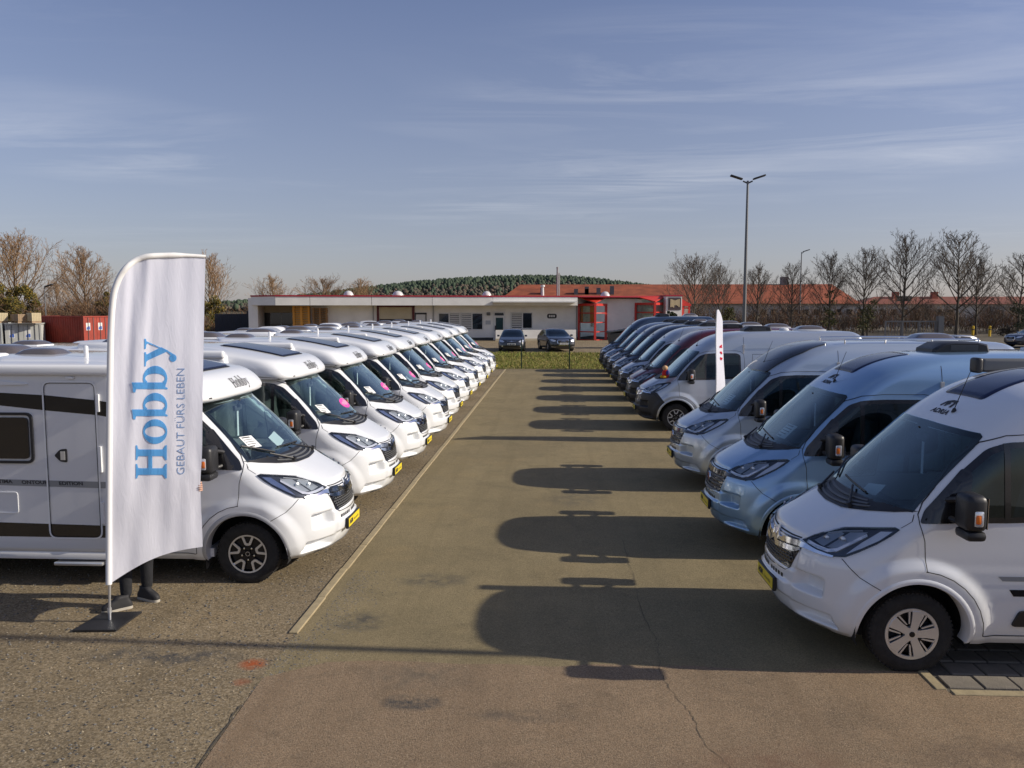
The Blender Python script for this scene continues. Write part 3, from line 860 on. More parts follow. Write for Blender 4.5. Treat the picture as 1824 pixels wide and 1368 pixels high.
def aircon(root, x, y, z, lx, ly, h, mt=WHITE_PL, name='air_conditioner', opt=None):
    poly = [(x - lx / 2, z - .06), (x - lx / 2 + .02, z + .03), (x - lx / 2 + .16, z + h * .86), (x - lx / 2 + .28, z + h), (x + lx / 2 - .18, z + h), (x + lx / 2 - .05, z + h * .75), (x + lx / 2, z - .06)]
    m = MB(); n = len(poly); P3 = []
    secs = [(-ly / 2, .90), (-ly / 2 + .05, 1.0), (ly / 2 - .05, 1.0), (ly / 2, .90)]
    vs = []; fs = []
    for yy, k in secs:
        for a, b in poly: vs.append((x + (a - x) * (k if k < 1 else 1), y + yy, z - .06 + (b - z + .06) * k))
    for i in range(3):
        for j in range(n): fs.append((i * n + j, i * n + (j + 1) % n, (i + 1) * n + (j + 1) % n, (i + 1) * n + j))
    fs += [tuple(range(n)), tuple(reversed(range(3 * n, 4 * n)))]
    m.add(vs, fs)
    o = m.build(name, mt, root, 25)
    sl = MB()
    for k in range(5): sl.box(x - lx * .2, x + lx * .25, y - ly / 2 - .004, y - ly / 2 + .01, z + h * (.15 + .12 * k), z + h * (.20 + .12 * k))
    sl.build('vent_slat', GREY_PL, o)['kind'] = 'stuff'
    if opt: o['opt'] = opt
    return o

# ------------------------------------------------------------------ panel van
def make_van():
    root = thing('camper_van', 'panel van', 'camper van')
    vs, fs, bot, top = shell(VAN_TAB, Z_VAN, 76, 120, van_disp(True))
    bvh = bvh_of(vs, fs + top)
    SIDEW = roundpoly([(3.35, 1.46), (4.25, 1.46), (4.25, 1.95), (3.35, 1.95)], .06, 3)
    cuts = [('front', scale_poly(WIND, .03)), ('side', scale_poly(DWIN, .03))]
    cut_and_build(vs, fs, top, cuts, 'body', root, P_WHITE, True, (WX, REAR_X))
    K = cab_details(root, bvh, True); S, F, both, one = K['S'], K['F'], K['both'], K['one']
    for ax in (WX, REAR_X): both(arch_trim(bvh, ax), 'wheel_arch_lip', P_WHITE, 40)
    both(wheel_well(REAR_X), 'wheel_well', UNDER, True)
    ub = MB(); ub.box(.5, 5.8, -.80, .80, .27, .34); one(ub, 'underbody', UNDER, False)
    # long side: rear window, sliding door seams, lower rub strip, roof gutter
    both(S.patch(SIDEW, .008, .1, .006), 'side_window', BLACK_GL)
    sg = MB()
    S.ribbon([(2.95, .40), (2.95, 2.05)], .009, .0015, 0, .05, sg); S.ribbon([(2.95, 2.05), (4.25, 2.05)], .009, .0015, 0, .05, sg)
    S.ribbon([(4.3, .40), (4.3, 2.08)], .009, .0015, 0, .05, sg); S.ribbon([(2.72, 2.18), (2.72, 2.50)], .008, .0015, 0, .04, sg)
    for o in both(sg, 'side_seam', GAP, False): o['kind'] = 'stuff'
    rs = MB(); S.patch(roundpoly([(1.80, .46), (1.86, .60), (4.4, .60), (4.42, .46)], .03, 2), .022, .15, .02, rs)
    both(rs, 'rub_strip', BLACK_PL)
    gu = MB(); S.ribbon([(2.76, 2.20), (3.5, 2.215), (5.7, 2.215)], .02, .004, .008, .1, gu); both(gu, 'roof_gutter', P_WHITE)
    cr = MB(); S.ribbon([(1.15, 2.20 - .50), (1.40, 2.0), (1.62, 2.17), (2.0, 2.27), (2.7, 2.30)], .012, .001, .002, .06, cr)
    T = Proj(bvh, (1, 0, 0), (0, 1, 0), (0, 0, -1))
    # front roof panel, either glass or black
    o = one(T.patch(roundpoly([(1.80, -.36), (2.55, -.33), (2.55, .33), (1.80, .36)], .05, 3), .006, .08, .005), 'roof_light', SKYL, True); o['opt'] = 'roof_light'
    D2 = Vector((.6, 0, -.8)); U2 = Vector((.8, 0, .6)); T2 = Proj(bvh, (.8, 0, .6), (0, 1, 0), D2)
    o = one(T2.patch(roundpoly([T2.uv((1.50, -.70, 2.14)), T2.uv((1.42, 0, 2.13)), T2.uv((1.50, .70, 2.14)), T2.uv((2.1, .76, 2.52)), T2.uv((2.6, .60, 2.63)), T2.uv((2.6, -.60, 2.63)), T2.uv((2.1, -.76, 2.52))], .06, 3), .02, .07, .02), 'black_roof_hood', BLACK_GL, 35); o['opt'] = 'black_hood'
    an = MB(); q, nn = T.hit(1.62, -.22)
    an.tube([q - Vector((0, 0, .01)), q + Vector((0, 0, .03))], [.03, .012], 8); an.tube([q + Vector((0, 0, .02)), q + Vector((.14, 0, .40))], [.005, .003], 5)
    one(an, 'antenna', BLACK_PL, 40)
    aircon(root, 3.25, 0, 2.655, .78, .58, .125, BLACK_PL, opt='aircon_black')
    roof_dome(root, 4.7, .05, 2.655, .75, .55, .10)['opt'] = 'hatch'
    ml = MB(); q, _ = T.hit(4.1, .3); M = Matrix.Translation(q) @ Matrix.Rotation(R(90), 4, 'X')
    ml.lathe([(.13, -.02), (.13, .02), (.10, .055), (0, .07)], 18, 0, M @ Matrix.Rotation(R(180), 4, 'X') if False else Matrix.Translation(q) @ Matrix.Rotation(R(90), 4, 'X'))
    o = one(ml, 'roof_antenna', WHITE_PL, 40); o['opt'] = 'ml'
    for yy in (-.66, .66):
        rr = MB(); pts = [T.hit(x, yy)[0] + Vector((0, 0, .07)) for x in (2.9, 3.6, 4.4, 5.2)]
        rr.tube(pts, .018, 6)
        for p in pts: rr.tube([p, p - Vector((0, 0, .09))], .014, 5)
        o = one(rr, 'roof_rail', CHROME, 40); o['opt'] = 'rails'
    aw = MB(); pz = 2.53
    aw.rbox(2.40, 5.6, .80, .94, pz + .01, pz + .155, .035, 3); aw2 = one(aw, 'awning', GREY_PL, 40); aw2['opt'] = 'awning'
    ac = MB(); ac.rbox(2.33, 2.41, .79, .95, pz - .0, pz + .165, .03, 3); ac.tube([(2.38, .82, pz + .03), (2.7, .80, pz + .03), (3.2, .80, pz + .04)], .014, 6); ac.box(2.9, 2.98, .72, .9, pz - .1, pz + .05)
    one(ac, 'awning_end', BLACK_PL, 40, aw2)
    # sheet behind the windscreen glass
    sheet(F, root, .33, 1.60, .34, .17, .0, -.03, 'price_sheet', PAPER, 5)['opt'] = 'sheet'
    sheet(F, root, .10, 1.53, .30, .10, .15, -.10, 'paper_on_dashboard', PAPER, 0)['opt'] = 'dashpaper'
    return root, dict(F=F, S=S, T=T, bvh=bvh)

# ------------------------------------------------------------------ semi-integrated motorhome
HAB_TAB = [(.40, 2.30, 1.13, .10, 2.2, 6.9), (.55, 2.28, 1.15, .10, 2.2, 6.9), (2.32, 2.28, 1.15, .12, 2.2, 6.9), (2.48, 2.32, 1.145, .14, 2.2, 6.88), (2.55, 2.40, 1.12, .2, 2.2, 6.85), (2.59, 2.55, 1.06, .3, 2.2, 6.80), (2.61, 2.8, .94, .3, 2.2, 6.7), (2.62, 3.1, .6, .3, 2.2, 6.5)]
FAIR_TAB = [(2.09, 1.72, .94, .5, 3.2, 3.6), (2.10, 1.50, 1.02, .50, 3.6, 3.6), (2.125, 1.41, 1.06, .50, 4.2, 3.6), (2.16, 1.385, 1.085, .50, 4.6, 3.7), (2.22, 1.40, 1.10, .52, 4.8, 3.7), (2.30, 1.455, 1.10, .56, 4.8, 3.8), (2.38, 1.54, 1.085, .60, 4.6, 3.8),
            (2.43, 1.625, 1.065, .66, 4.4, 3.9), (2.47, 1.77, 1.04, .74, 4.0, 3.9), (2.52, 2.0, 1.005, .85, 3.6, 3.9), (2.58, 2.32, .95, .95, 3.2, 4.0), (2.625, 2.64, .87, 1.0, 2.9, 4.0), (2.65, 2.95, .75, .9, 2.6, 4.1), (2.665, 3.3, .5, .6, 2.3, 4.2)]
# serif lettering drawn as loose pieces (s along the line, t up, cap height 1)
def serif_hobby():
    P = []
    def ell(cx, cy, rx, ry, ix, iy, icx=None, n=28, a0=0, a1=360):
        icx = cx if icx is None else icx
        o = [(cx + rx * math.cos(R(a0 + (a1 - a0) * k / n)), cy + ry * math.sin(R(a0 + (a1 - a0) * k / n))) for k in range(n + 1)]
        i = [(icx + ix * math.cos(R(a0 + (a1 - a0) * k / n)), cy + iy * math.sin(R(a0 + (a1 - a0) * k / n))) for k in range(n + 1)]
        for k in range(n): P.append([o[k], o[k + 1], i[k + 1], i[k]])
    def stem(s0, s1, sa, sb):
        for (a, b) in ((0, 1), (1, -1)):
            z = a
            P.append([(sa, z), (sb, z), (sb, z + b * .045), (s1 + .015, z + b * .075), (s1, z + b * .13), (s0, z + b * .13), (s0 - .015, z + b * .075), (sa, z + b * .045)])
        P.append([(s0, .13), (s1, .13), (s1, .87), (s0, .87)])
    stem(.165, .38, .05, .52); stem(.77, .985, .64, 1.12)
    P.append([(.38, .47), (.77, .47), (.77, .60), (.38, .60)])
    ell(1.56, .375, .40, .39, .18, .33)
    for o in (2.06, 2.93):
        P.append([(o, .06), (o + .215, .02), (o + .215, 1.13), (o + .06, 1.10), (o - .09, 1.09), (o - .12, 1.02), (o, .985)])
        P.append([(o, .06), (o - .015, -.02), (o + .03, -.03), (o + .075, .04)])
        ell(o + .34, .375, .41, .39, .155, .32, o + .345, 20, -128, 128)
    # y
    P.append([(3.66, .72), (4.12, .72), (4.12, .675), (4.045, .655), (4.28, .18), (4.16, -.06), (3.86, .60), (3.80, .665), (3.66, .675)])
    P.append([(4.22, .72), (4.55, .72), (4.55, .675), (4.47, .655), (4.20, .05), (4.12, -.12), (4.05, -.22), (3.98, -.17), (4.06, -.08), (4.16, .02), (4.40, .60), (4.36, .66), (4.22, .675)])
    ell(3.93, -.20, .125, .115, .0, .0, None, 18)
    return P
HOBBY = serif_hobby()
def hobby_tris():
    out = []
    for i, pl in enumerate(HOBBY):
        bm = bmesh.new(); bm.faces.new([bm.verts.new((a, b, 0)) for a, b in pl]); bmesh.ops.triangulate(bm, faces=bm.faces[:])
        for _ in range(4):
            big = [e for e in bm.edges if e.calc_length() > .16]
            if not big: break
            bmesh.ops.subdivide_edges(bm, edges=big, cuts=1); bmesh.ops.triangulate(bm, faces=bm.faces[:])
        bm.verts.index_update()
        out.append(([(v.co.x, v.co.y) for v in bm.verts], [tuple(v.index for v in f.verts) for f in bm.faces])); bm.free()
    return out
HOBBY_T = hobby_tris()
def hobby_text(P, cx, cy, cap, off, mt, parent, name='lettering'):
    mb = MB()
    for i, (vs, fs) in enumerate(HOBBY_T):
        mb.add([P.hit(cx + (s - 2.25) * cap, cy + (t - .4) * cap, off + .0004 * (i % 3))[0] for s, t in vs], fs)
    return mb.build(name, mt, parent, False, recalc=False)

def make_motorhome():
    root = thing('motorhome', 'motorhome', 'motorhome')
    vs, fs, bot, top = shell(CAB_TAB, Z_CAB, 76, 40, van_disp(False))
    bvh = bvh_of(vs, fs + top)
    cuts = [('front', scale_poly(WIND, .03)), ('side', scale_poly(DWIN, .03))]
    cut_and_build(vs, fs, top, cuts, 'cab', root, P_WHITE, True, (WX,))
    K = cab_details(root, bvh); F, one, both = K['F'], K['one'], K['both']
    for tr in (arch_trim(bvh, WX),): both(tr, 'wheel_arch_lip', GREY_ARCH, 40)
    # living body
    hv, hf, hbot, htop = shell(HAB_TAB, zlist((.40, .6, 4), (.6, 2.36, 8), (2.36, 2.62, 14)), 10, 60)
    hb_ = bvh_of(hv, hf + htop)
    bm = MB(); bm.add(hv, hf + htop + hbot)
    o = bm.build('living_body', P_BODY, root, True)
    # overcab fairing
    fv, ff, fbot, ftop = shell(FAIR_TAB, zlist((2.09, 2.36, 16), (2.36, 2.665, 20)), 44, 14)
    fb = bvh_of(fv, ff + ftop + fbot)
    fm = MB(); fm.add(fv, ff + ftop + fbot); fo = fm.build('overcab_fairing', P_WHITE, root, True)
    T = Proj(fb, (1, 0, 0), (0, 1, 0), (0, 0, -1)); FF = Proj(fb, (0, -1, 0), (0, 0, 1), (1, 0, 0)); FS = Proj(fb, (1, 0, 0), (0, 0, 1), (0, 1, 0))
    sk = one(T.patch(roundpoly([(1.74, -.46), (2.72, -.46), (2.72, .46), (1.74, .46)], .04, 3), .022, .08, .02), 'roof_light', SKYL, 30)
    one(T.ring(roundpoly([(1.70, -.49), (2.76, -.49), (2.76, .49), (1.70, .49)], .05, 3), roundpoly([(1.77, -.45), (2.70, -.45), (2.70, .45), (1.77, .45)], .04, 3), .006), 'roof_light_frame', BLACK_PL, 30, sk)
    hobby_text(FF, .12, 2.275, .115, .003, INK, fo)
    gb = MB(); FS.patch([(1.52, 2.125), (1.62, 2.165), (1.9, 2.185), (2.3, 2.22), (2.7, 2.30), (2.7, 2.125), (2.0, 2.125)], .003, .06, 0, gb)  # shade under the fairing, painted as grey on its lower sides
    both(gb, 'shade_band', GREYSTR, True, fo)
    lt = MB(); FF.patch([(.80, 2.165), (.85, 2.165), (.85, 2.18), (.80, 2.18)], .004, .1, .003, lt); both(lt, 'marker_lamp', BLACK_PL, False, fo)
    # side of the living body facing the driveway (y > 0), text reads from here
    SP = Proj(hb_, (-1, 0, 0), (0, 0, 1), (0, -1, 0))
    def sp(pl): return [(-x, z) for x, z in pl]
    one(SP.patch(sp(roundpoly([(3.42, 1.50), (4.75, 1.50), (4.75, 1.98), (3.42, 1.98)], .05, 3)), .02, .2, .02), 'side_window', BLACK_GL, 30)
    wpoly = roundpoly([(3.38, 1.46), (4.79, 1.46), (4.79, 2.02), (3.38, 2.02)], .07, 4)
    wr_ = MB(); SP.ribbon(sp(wpoly), .03, .004, .018, .2, wr_, 0, True); one(wr_, 'window_frame', BLACK_PL, 30)
    hc = MB(); SP.ribbon(sp(roundpoly([(3.6, .86), (4.5, .86), (4.5, 1.10), (3.6, 1.10)], .03, 3)), .012, .003, .004, .2, hc, 0, True); one(hc, 'service_hatch', WHITE_PL, 30)
    one(SP.patch(sp([(2.42, 1.98), (2.60, 2.01), (3.2, 2.06), (3.9, 2.13), (6.8, 2.16), (6.8, 2.30), (3.9, 2.27), (3.2, 2.235), (2.60, 2.18), (2.42, 2.15)]), .003, .3), 'black_band', BLACK_GL, False)
    one(SP.patch(sp([(2.42, .58), (6.7, .58), (6.7, .80), (2.42, .72)]), .003, .3), 'lower_band', BLACK_GL, False)
    gs = one(SP.patch(sp([(2.45, 1.16), (6.7, 1.24), (6.7, 1.30), (2.45, 1.235)]), .003, .3), 'grey_stripe', GREYSTR, False)
    for s_, x in (('OPTIMA', 3.78), ('ONTOUR', 3.38), ('EDITION', 2.95)):
        vf = text_mesh(s_, .058, .002); vf = ([(x_ * 1.25, y_, z_) for x_, y_, z_ in vf[0]], vf[1])
        one(SP.text(vf, -x, 1.186 + (x - 2.45) * .0185, .0045, shear=-.15), 'stripe_lettering', INK, False, gs)
    dpoly = roundpoly([(2.60, .56), (3.24, .56), (3.24, 2.40), (2.60, 2.40)], .10, 5)
    dr = one(SP.ring(sp(dpoly), sp(scale_poly(dpoly, .022)), .008), 'entrance_door', WHITE_PL, False)
    dg = MB(); SP.ribbon(sp(scale_poly(dpoly, .024)), .008, .009, 0, .2, dg, 0, True); one(dg, 'door_gap', GAP, False, dr)
    hd = MB(); SP.patch(sp(roundpoly([(2.98, 1.46), (2.98, 1.62), (3.06, 1.61), (3.13, 1.54), (3.06, 1.47)], .02, 3)), .012, .05, .01, hd)
    hd = one(hd, 'door_handle', BLACK_PL, 30, dr)
    lk_ = MB(); SP.patch(sp([(3.0, 1.49), (3.05, 1.49), (3.05, 1.59), (3.0, 1.59)]), .022, .1, .008, lk_); one(lk_, 'handle_grip', SILVER, False, dr)
    hg = MB()
    for z0, z1 in ((.75, 1.0), (1.35, 1.65), (2.05, 2.25)): SP.ribbon(sp([(2.585, z0), (2.585, z1)]), .03, .01, .015, .1, hg)
    one(hg, 'hinge', WHITE_PL, False, dr)
    lm = MB(); q, _ = SP.hit(-2.9, 2.44); lm.rbox(q.x - .05, q.x + .05, q.y - .01, q.y + .03, 2.42, 2.455, .01, 2); one(lm, 'entrance_lamp', WHITE_PL, 40)
    ov = MB(); SP.patch(sp(smoothpoly([(3.4, 2.36), (3.7, 2.395), (4.0, 2.41), (4.4, 2.38), (4.7, 2.36), (4.0, 2.35)], 4)), .02, .2, .018, ov); one(ov, 'vent_cover', WHITE_PL, 40)
    aw = MB(); aw.rbox(2.38, 6.6, 1.12, 1.215, 2.46, 2.585, .045, 4); one(aw, 'awning', WHITE_PL, 40)
    skt = MB(); skt.rbox(2.2, 6.85, -1.13, 1.13, .30, .415, .03, 2); skt.box(1.4, 2.3, -.92, .92, .30, .40); one(skt, 'skirt', P_BODY, 40)
    stp = MB(); stp.rbox(2.62, 3.20, 1.02, 1.17, .245, .285, .01, 2); one(stp, 'entrance_step', SILVER, 40)
    ub = MB(); ub.box(.5, 6.6, -.85, .85, .26, .33); one(ub, 'underbody', UNDER, False)
    sl = MB(); sl.prism([(1.45, .30), (1.45, .20), (1.47, .16), (1.49, .16), (1.49, .30)], -.95, -.72, 'y'); both(sl, 'mud_flap', BLACK_PL, False)
    put_wheels(root, (WX,), RIM_ALLOY); put_wheels(root, (5.35,), RIM_ALLOY, .90)
    # roof fittings
    roof_dome(root, 3.75, .30, 2.615, .55, .45, .09); roof_dome(root, 4.75, -.35, 2.61, .72, .55, .11); roof_dome(root, 6.05, .3, 2.605, .50, .45, .07)
    aircon(root, 5.4, -.05, 2.61, .80, .55, .13)['opt'] = 'camper_ac'
    wb = MB(); wb.rbox(4.05, 4.85, .48, .98, 2.56, 2.685, .04, 3); o = wb.build('roof_box', WHITE_PL, root, 40); o['opt'] = 'roof_box'
    tv = MB(); tv.rbox(3.02, 3.07, .55, .60, 2.62, 2.78, .02, 2); o = tv.build('roof_marker', WHITE_PL, root, 40)
    # stickers and sheets on the windscreen
    st = [(.0 + .20 * math.cos(t), 0) for t in ()]
    el = [(.36 + .24 * math.cos(t), 1.61 + .075 * math.sin(t)) for t in np.linspace(0, 2 * math.pi, 28)[:-1]]
    p = one(F.patch(el, .0075, .06), 'pink_sticker', PINK, True); p['opt'] = 'pink'
    mk = MB(); rnd = random.Random(3)
    for k in range(9):
        a = .19 + k * .042; hh = .02 + .035 * (1 - ((k - 4) / 4.6) ** 2)
        F.ribbon([(a - .004, 1.61 - hh * rnd.uniform(.4, 1)), (a + rnd.uniform(-.012, .014), 1.61), (a + .006, 1.61 + hh * rnd.uniform(.4, 1))], .012, .010, 0, .05, mk)
    one(mk, 'sticker_marks', PAPER, False, p)['kind'] = 'stuff'
    sheet(F, root, -.66, 1.63, .20, .13, -.05, .009, 'price_tag', PAPER, 5)
    s1 = sheet(F, root, .20, 1.60, .34, .13, .10, -.10, 'leaflet', PAPER, 0); s1['opt'] = 'leaflet'
    # blinds beside the seats
    bl = MB(); bl.rbox(2.3, 2.6, -.90, -.80, 1.3, 2.0, .03, 2); both(bl, 'cab_blind', CURTAIN_T, 40)
    return root
GREY_ARCH = mat('arch_grey', (0.42, 0.43, 0.45), 0.4, coat=0.4)
P_BODY = paint('paint_white_body', (0.74, 0.75, 0.77))
# ------------------------------------------------------------------ ground materials
def ground_mat(name, base, dark, light, stone_scale, contrast, patch_amt, bump, rough=0.92, extra=None, stone_amt=0.5):
    m = bpy.data.materials.new(name); m.use_nodes = True
    t = m.node_tree; b = t.nodes['Principled BSDF']; b.inputs['Roughness'].default_value = rough; b.inputs['Specular IOR Level'].default_value = 0.25
    g = nd(t, 'ShaderNodeNewGeometry')
    def noise(scale, detail=4, rough_=.55, dist=0.0):
        n = nd(t, 'ShaderNodeTexNoise'); n.inputs['Scale'].default_value = scale; n.inputs['Detail'].default_value = detail; n.inputs['Roughness'].default_value = rough_; n.inputs['Distortion'].default_value = dist
        lk(t, g.outputs['Position'], n.inputs['Vector']); return n.outputs[0]
    def rng(sock, a, b_, c=0.0, d=1.0):
        r = nd(t, 'ShaderNodeMapRange'); r.inputs[1].default_value = a; r.inputs[2].default_value = b_; r.inputs[3].default_value = c; r.inputs[4].default_value = d; lk(t, sock, r.inputs[0]); return r.outputs[0]
    def mixc(fac, c1, c2, mode='MIX'):
        x = nd(t, 'ShaderNodeMixRGB', blend_type=mode)
        if hasattr(fac, 'links'): lk(t, fac, x.inputs[0])
        else: x.inputs[0].default_value = fac
        for i, c in ((1, c1), (2, c2)):
            if hasattr(c, 'links'): lk(t, c, x.inputs[i])
            else: x.inputs[i].default_value = (*c, 1)
        return x.outputs[0]
    v = nd(t, 'ShaderNodeTexVoronoi'); v.inputs['Scale'].default_value = stone_scale; lk(t, g.outputs['Position'], v.inputs['Vector'])
    hs = nd(t, 'ShaderNodeSeparateColor'); lk(t, v.outputs['Color'], hs.inputs[0])
    stone = mixc(rng(hs.outputs[0], 0, 1), dark, light)
    c = mixc(rng(noise(.45, 5, .6, .4), .35, .65), tuple(k * (1 - patch_amt) for k in base), tuple(k * (1 + patch_amt) for k in base))
    c = mixc(rng(noise(3.5, 6, .65), .3, .7, 0, .5), c, tuple(k * .68 for k in base))
    c = mixc(rng(noise(1.3, 5, .7, .6), .52, .68, 0, patch_amt * 2.6), c, tuple(k * .42 for k in base))
    c = mixc(rng(noise(.8, 5, .65, .3), .54, .70, 0, patch_amt * 2.0), c, (base[0] * 1.35, base[1] * 1.25, base[2] * 1.1))
    c = mixc(rng(noise(stone_scale * .55, 3), .42, .62, stone_amt * .4, stone_amt), c, stone)
    mpn = nd(t, 'ShaderNodeMapping'); mpn.inputs['Scale'].default_value = (2.6, .10, 1); lk(t, g.outputs['Position'], mpn.inputs[0])
    ns = nd(t, 'ShaderNodeTexNoise'); ns.inputs['Scale'].default_value = 1.0; ns.inputs['Detail'].default_value = 6; ns.inputs['Roughness'].default_value = .6; ns.inputs['Distortion'].default_value = .3; lk(t, mpn.outputs[0], ns.inputs['Vector'])
    c = mixc(rng(ns.outputs[0], .50, .66, 0, .30), c, tuple(k * .62 for k in base))
    if extra: c = extra(t, g, noise, rng, mixc, c)
    lk(t, c, b.inputs['Base Color'])
    bp = nd(t, 'ShaderNodeBump'); bp.inputs['Strength'].default_value = bump; bp.inputs['Distance'].default_value = 0.02
    hsum = nd(t, 'ShaderNodeMath', operation='ADD'); lk(t, rng(hs.outputs[1], 0, 1, 0, .55), hsum.inputs[0]); lk(t, noise(stone_scale * .8, 6, .7), hsum.inputs[1])
    lk(t, hsum.outputs[0], bp.inputs['Height']); lk(t, bp.outputs[0], b.inputs['Normal'])
    MATS[name] = m
    return m
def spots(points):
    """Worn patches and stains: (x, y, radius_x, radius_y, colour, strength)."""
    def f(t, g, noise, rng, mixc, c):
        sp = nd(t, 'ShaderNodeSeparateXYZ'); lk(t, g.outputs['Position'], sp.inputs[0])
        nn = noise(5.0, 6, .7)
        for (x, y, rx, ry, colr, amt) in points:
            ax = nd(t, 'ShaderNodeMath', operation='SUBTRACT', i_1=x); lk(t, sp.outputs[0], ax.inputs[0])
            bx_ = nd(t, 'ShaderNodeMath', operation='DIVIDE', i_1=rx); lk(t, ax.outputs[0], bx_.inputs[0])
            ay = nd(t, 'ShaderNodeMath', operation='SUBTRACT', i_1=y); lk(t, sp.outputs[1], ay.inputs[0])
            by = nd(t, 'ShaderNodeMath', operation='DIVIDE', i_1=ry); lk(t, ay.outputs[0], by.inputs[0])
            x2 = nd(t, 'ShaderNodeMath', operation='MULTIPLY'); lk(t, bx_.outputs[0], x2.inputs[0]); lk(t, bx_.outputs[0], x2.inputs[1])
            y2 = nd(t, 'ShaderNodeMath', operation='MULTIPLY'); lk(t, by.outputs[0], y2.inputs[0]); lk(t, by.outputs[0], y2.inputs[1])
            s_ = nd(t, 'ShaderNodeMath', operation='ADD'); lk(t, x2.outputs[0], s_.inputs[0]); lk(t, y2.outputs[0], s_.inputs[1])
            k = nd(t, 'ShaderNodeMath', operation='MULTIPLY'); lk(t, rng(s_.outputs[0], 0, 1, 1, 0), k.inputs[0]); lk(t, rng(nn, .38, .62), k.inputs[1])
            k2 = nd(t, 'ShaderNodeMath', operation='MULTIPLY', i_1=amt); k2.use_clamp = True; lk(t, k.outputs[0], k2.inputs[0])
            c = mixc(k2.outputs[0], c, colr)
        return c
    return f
STAIN = at_z(450, 1183); WORN = at_z(735, 1252); ST2 = at_z(430, 1215)
G_ASPH = ground_mat('asphalt_brown', (.262, .208, .108), (.045, .04, .03), (.40, .33, .20), 120, .5, .17, .45, stone_amt=.52,
                    extra=spots([(WORN.x, WORN.y, .30, .16, (.05, .055, .055), 1.6), (-.2, 6.05, .5, .12, (.06, .06, .055), .9), (-1.4, 9.2, .5, .3, (.07, .068, .06), .8), (-1.95, 7.9, .35, .3, (.07, .068, .06), 1.0), (.4, 13.5, .6, .8, (.09, .085, .07), .6), (1.2, 5.2, .9, .4, (.20, .14, .09), .7), (-1.2, 6.7, .6, .3, (.10, .09, .07), .6)]))
G_FORE = ground_mat('asphalt_reddish', (.285, .195, .115), (.045, .04, .035), (.42, .33, .22), 120, .5, .20, .5, stone_amt=.6,
                    extra=spots([(WORN.x, WORN.y, .30, .16, (.05, .055, .055), 1.4), (-.2, 6.05, .5, .12, (.06, .06, .055), .6), (1.6, 5.3, .9, .5, (.20, .12, .075), .8), (-1.2, 6.7, .6, .3, (.10, .09, .07), .6), (3.6, 5.6, 1.2, .35, (.12, .085, .06), .7)]))
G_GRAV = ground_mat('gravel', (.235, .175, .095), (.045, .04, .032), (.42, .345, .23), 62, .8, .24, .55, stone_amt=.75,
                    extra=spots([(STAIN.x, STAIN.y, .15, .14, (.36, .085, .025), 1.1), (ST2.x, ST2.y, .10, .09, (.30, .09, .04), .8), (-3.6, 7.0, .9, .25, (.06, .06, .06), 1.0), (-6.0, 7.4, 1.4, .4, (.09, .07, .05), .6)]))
G_YARD = ground_mat('yard_paving', (.26, .20, .12), (.15, .12, .08), (.34, .28, .19), 7, .5, .10, .1)
G_SOIL = ground_mat('soil', (.13, .11, .075), (.07, .065, .05), (.2, .17, .12), 20, .5, .2, .2)
G_GRASS = ground_mat('grass_ground', (.21, .18, .04), (.11, .14, .02), (.34, .25, .09), 12, .5, .22, .4, stone_amt=.6)
KERB_M = mat('kerb_stone', (.34, .275, .16), .85, var=.2, vscale=5, bump=.2, bscale=40)
PAVER_M = mat('paver_stone', (.20, .175, .14), .85, var=.25, vscale=4, bump=.25, bscale=70)

def sheet_obj(name, pts, z, m, sub=None):
    b = MB(); b.add([(x, y, z + tz(y)) for x, y in pts], [tuple(range(len(pts)))])
    return tag(b.build(name, m), kind='structure')
# base terrain to the horizon
b = MB(); ys = [-60, 43.6, 53, 68, 95, 300, 4500]
for i, y in enumerate(ys):
    for x in (-4000, 4000): b.v.append((x, y, tz(y) - .03 - (.0 if y < 200 else .1)))
b.f = [(2 * i, 2 * i + 1, 2 * i + 3, 2 * i + 2) for i in range(len(ys) - 1)]; b.m = [0] * len(b.f)
tag(b.build('ground', G_SOIL), kind='structure')
e0, e1 = at_z(522, 1128), at_z(352, 1366)
sl = (e1 - e0) / (e0.y - e1.y)
edge = [(e0.x + sl.x * (e0.y - y), y) for y in (7.55, 6.6, 5.6, 4.6)]
rnd = random.Random(5)
edge2 = [(-2.52, 43.45), (-2.52, 7.6)] + [(x + rnd.uniform(-.03, .03), y) for x, y in edge] + [(edge[-1][0] + .5, -6)]
wob = [(3.34 - 5.8 * k / 14, 6.98 + rnd.uniform(-.05, .05)) for k in range(1, 14)]
asph = sheet_obj('parking_aisle', [(-2.52, 43.45), (-2.52, 7.6), (-2.53, 6.5), (3.34, 6.5), (3.34, 43.45)], .002, G_ASPH)
fore = sheet_obj('forecourt', [p for p in edge2[2:] if p[1] < 7.2] + [(45, -6), (45, 6.62), (3.34, 6.62), (3.34, 7.0)] + wob, .005, G_FORE)
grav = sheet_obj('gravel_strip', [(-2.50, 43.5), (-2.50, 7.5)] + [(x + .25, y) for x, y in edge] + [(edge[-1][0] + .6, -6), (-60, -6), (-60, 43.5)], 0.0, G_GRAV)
under = sheet_obj('van_bays', [(3.34, 43.45), (3.34, 6.62), (45, 6.62), (45, 43.45)], -.012, mat('bay_bedding', (.10, .088, .07), .95, var=.3, vscale=3, bump=.5, bscale=30))
yard = sheet_obj('yard', [(-40, 53.2), (30, 53.2), (30, 67.9), (-40, 67.9)], .01, G_YARD)
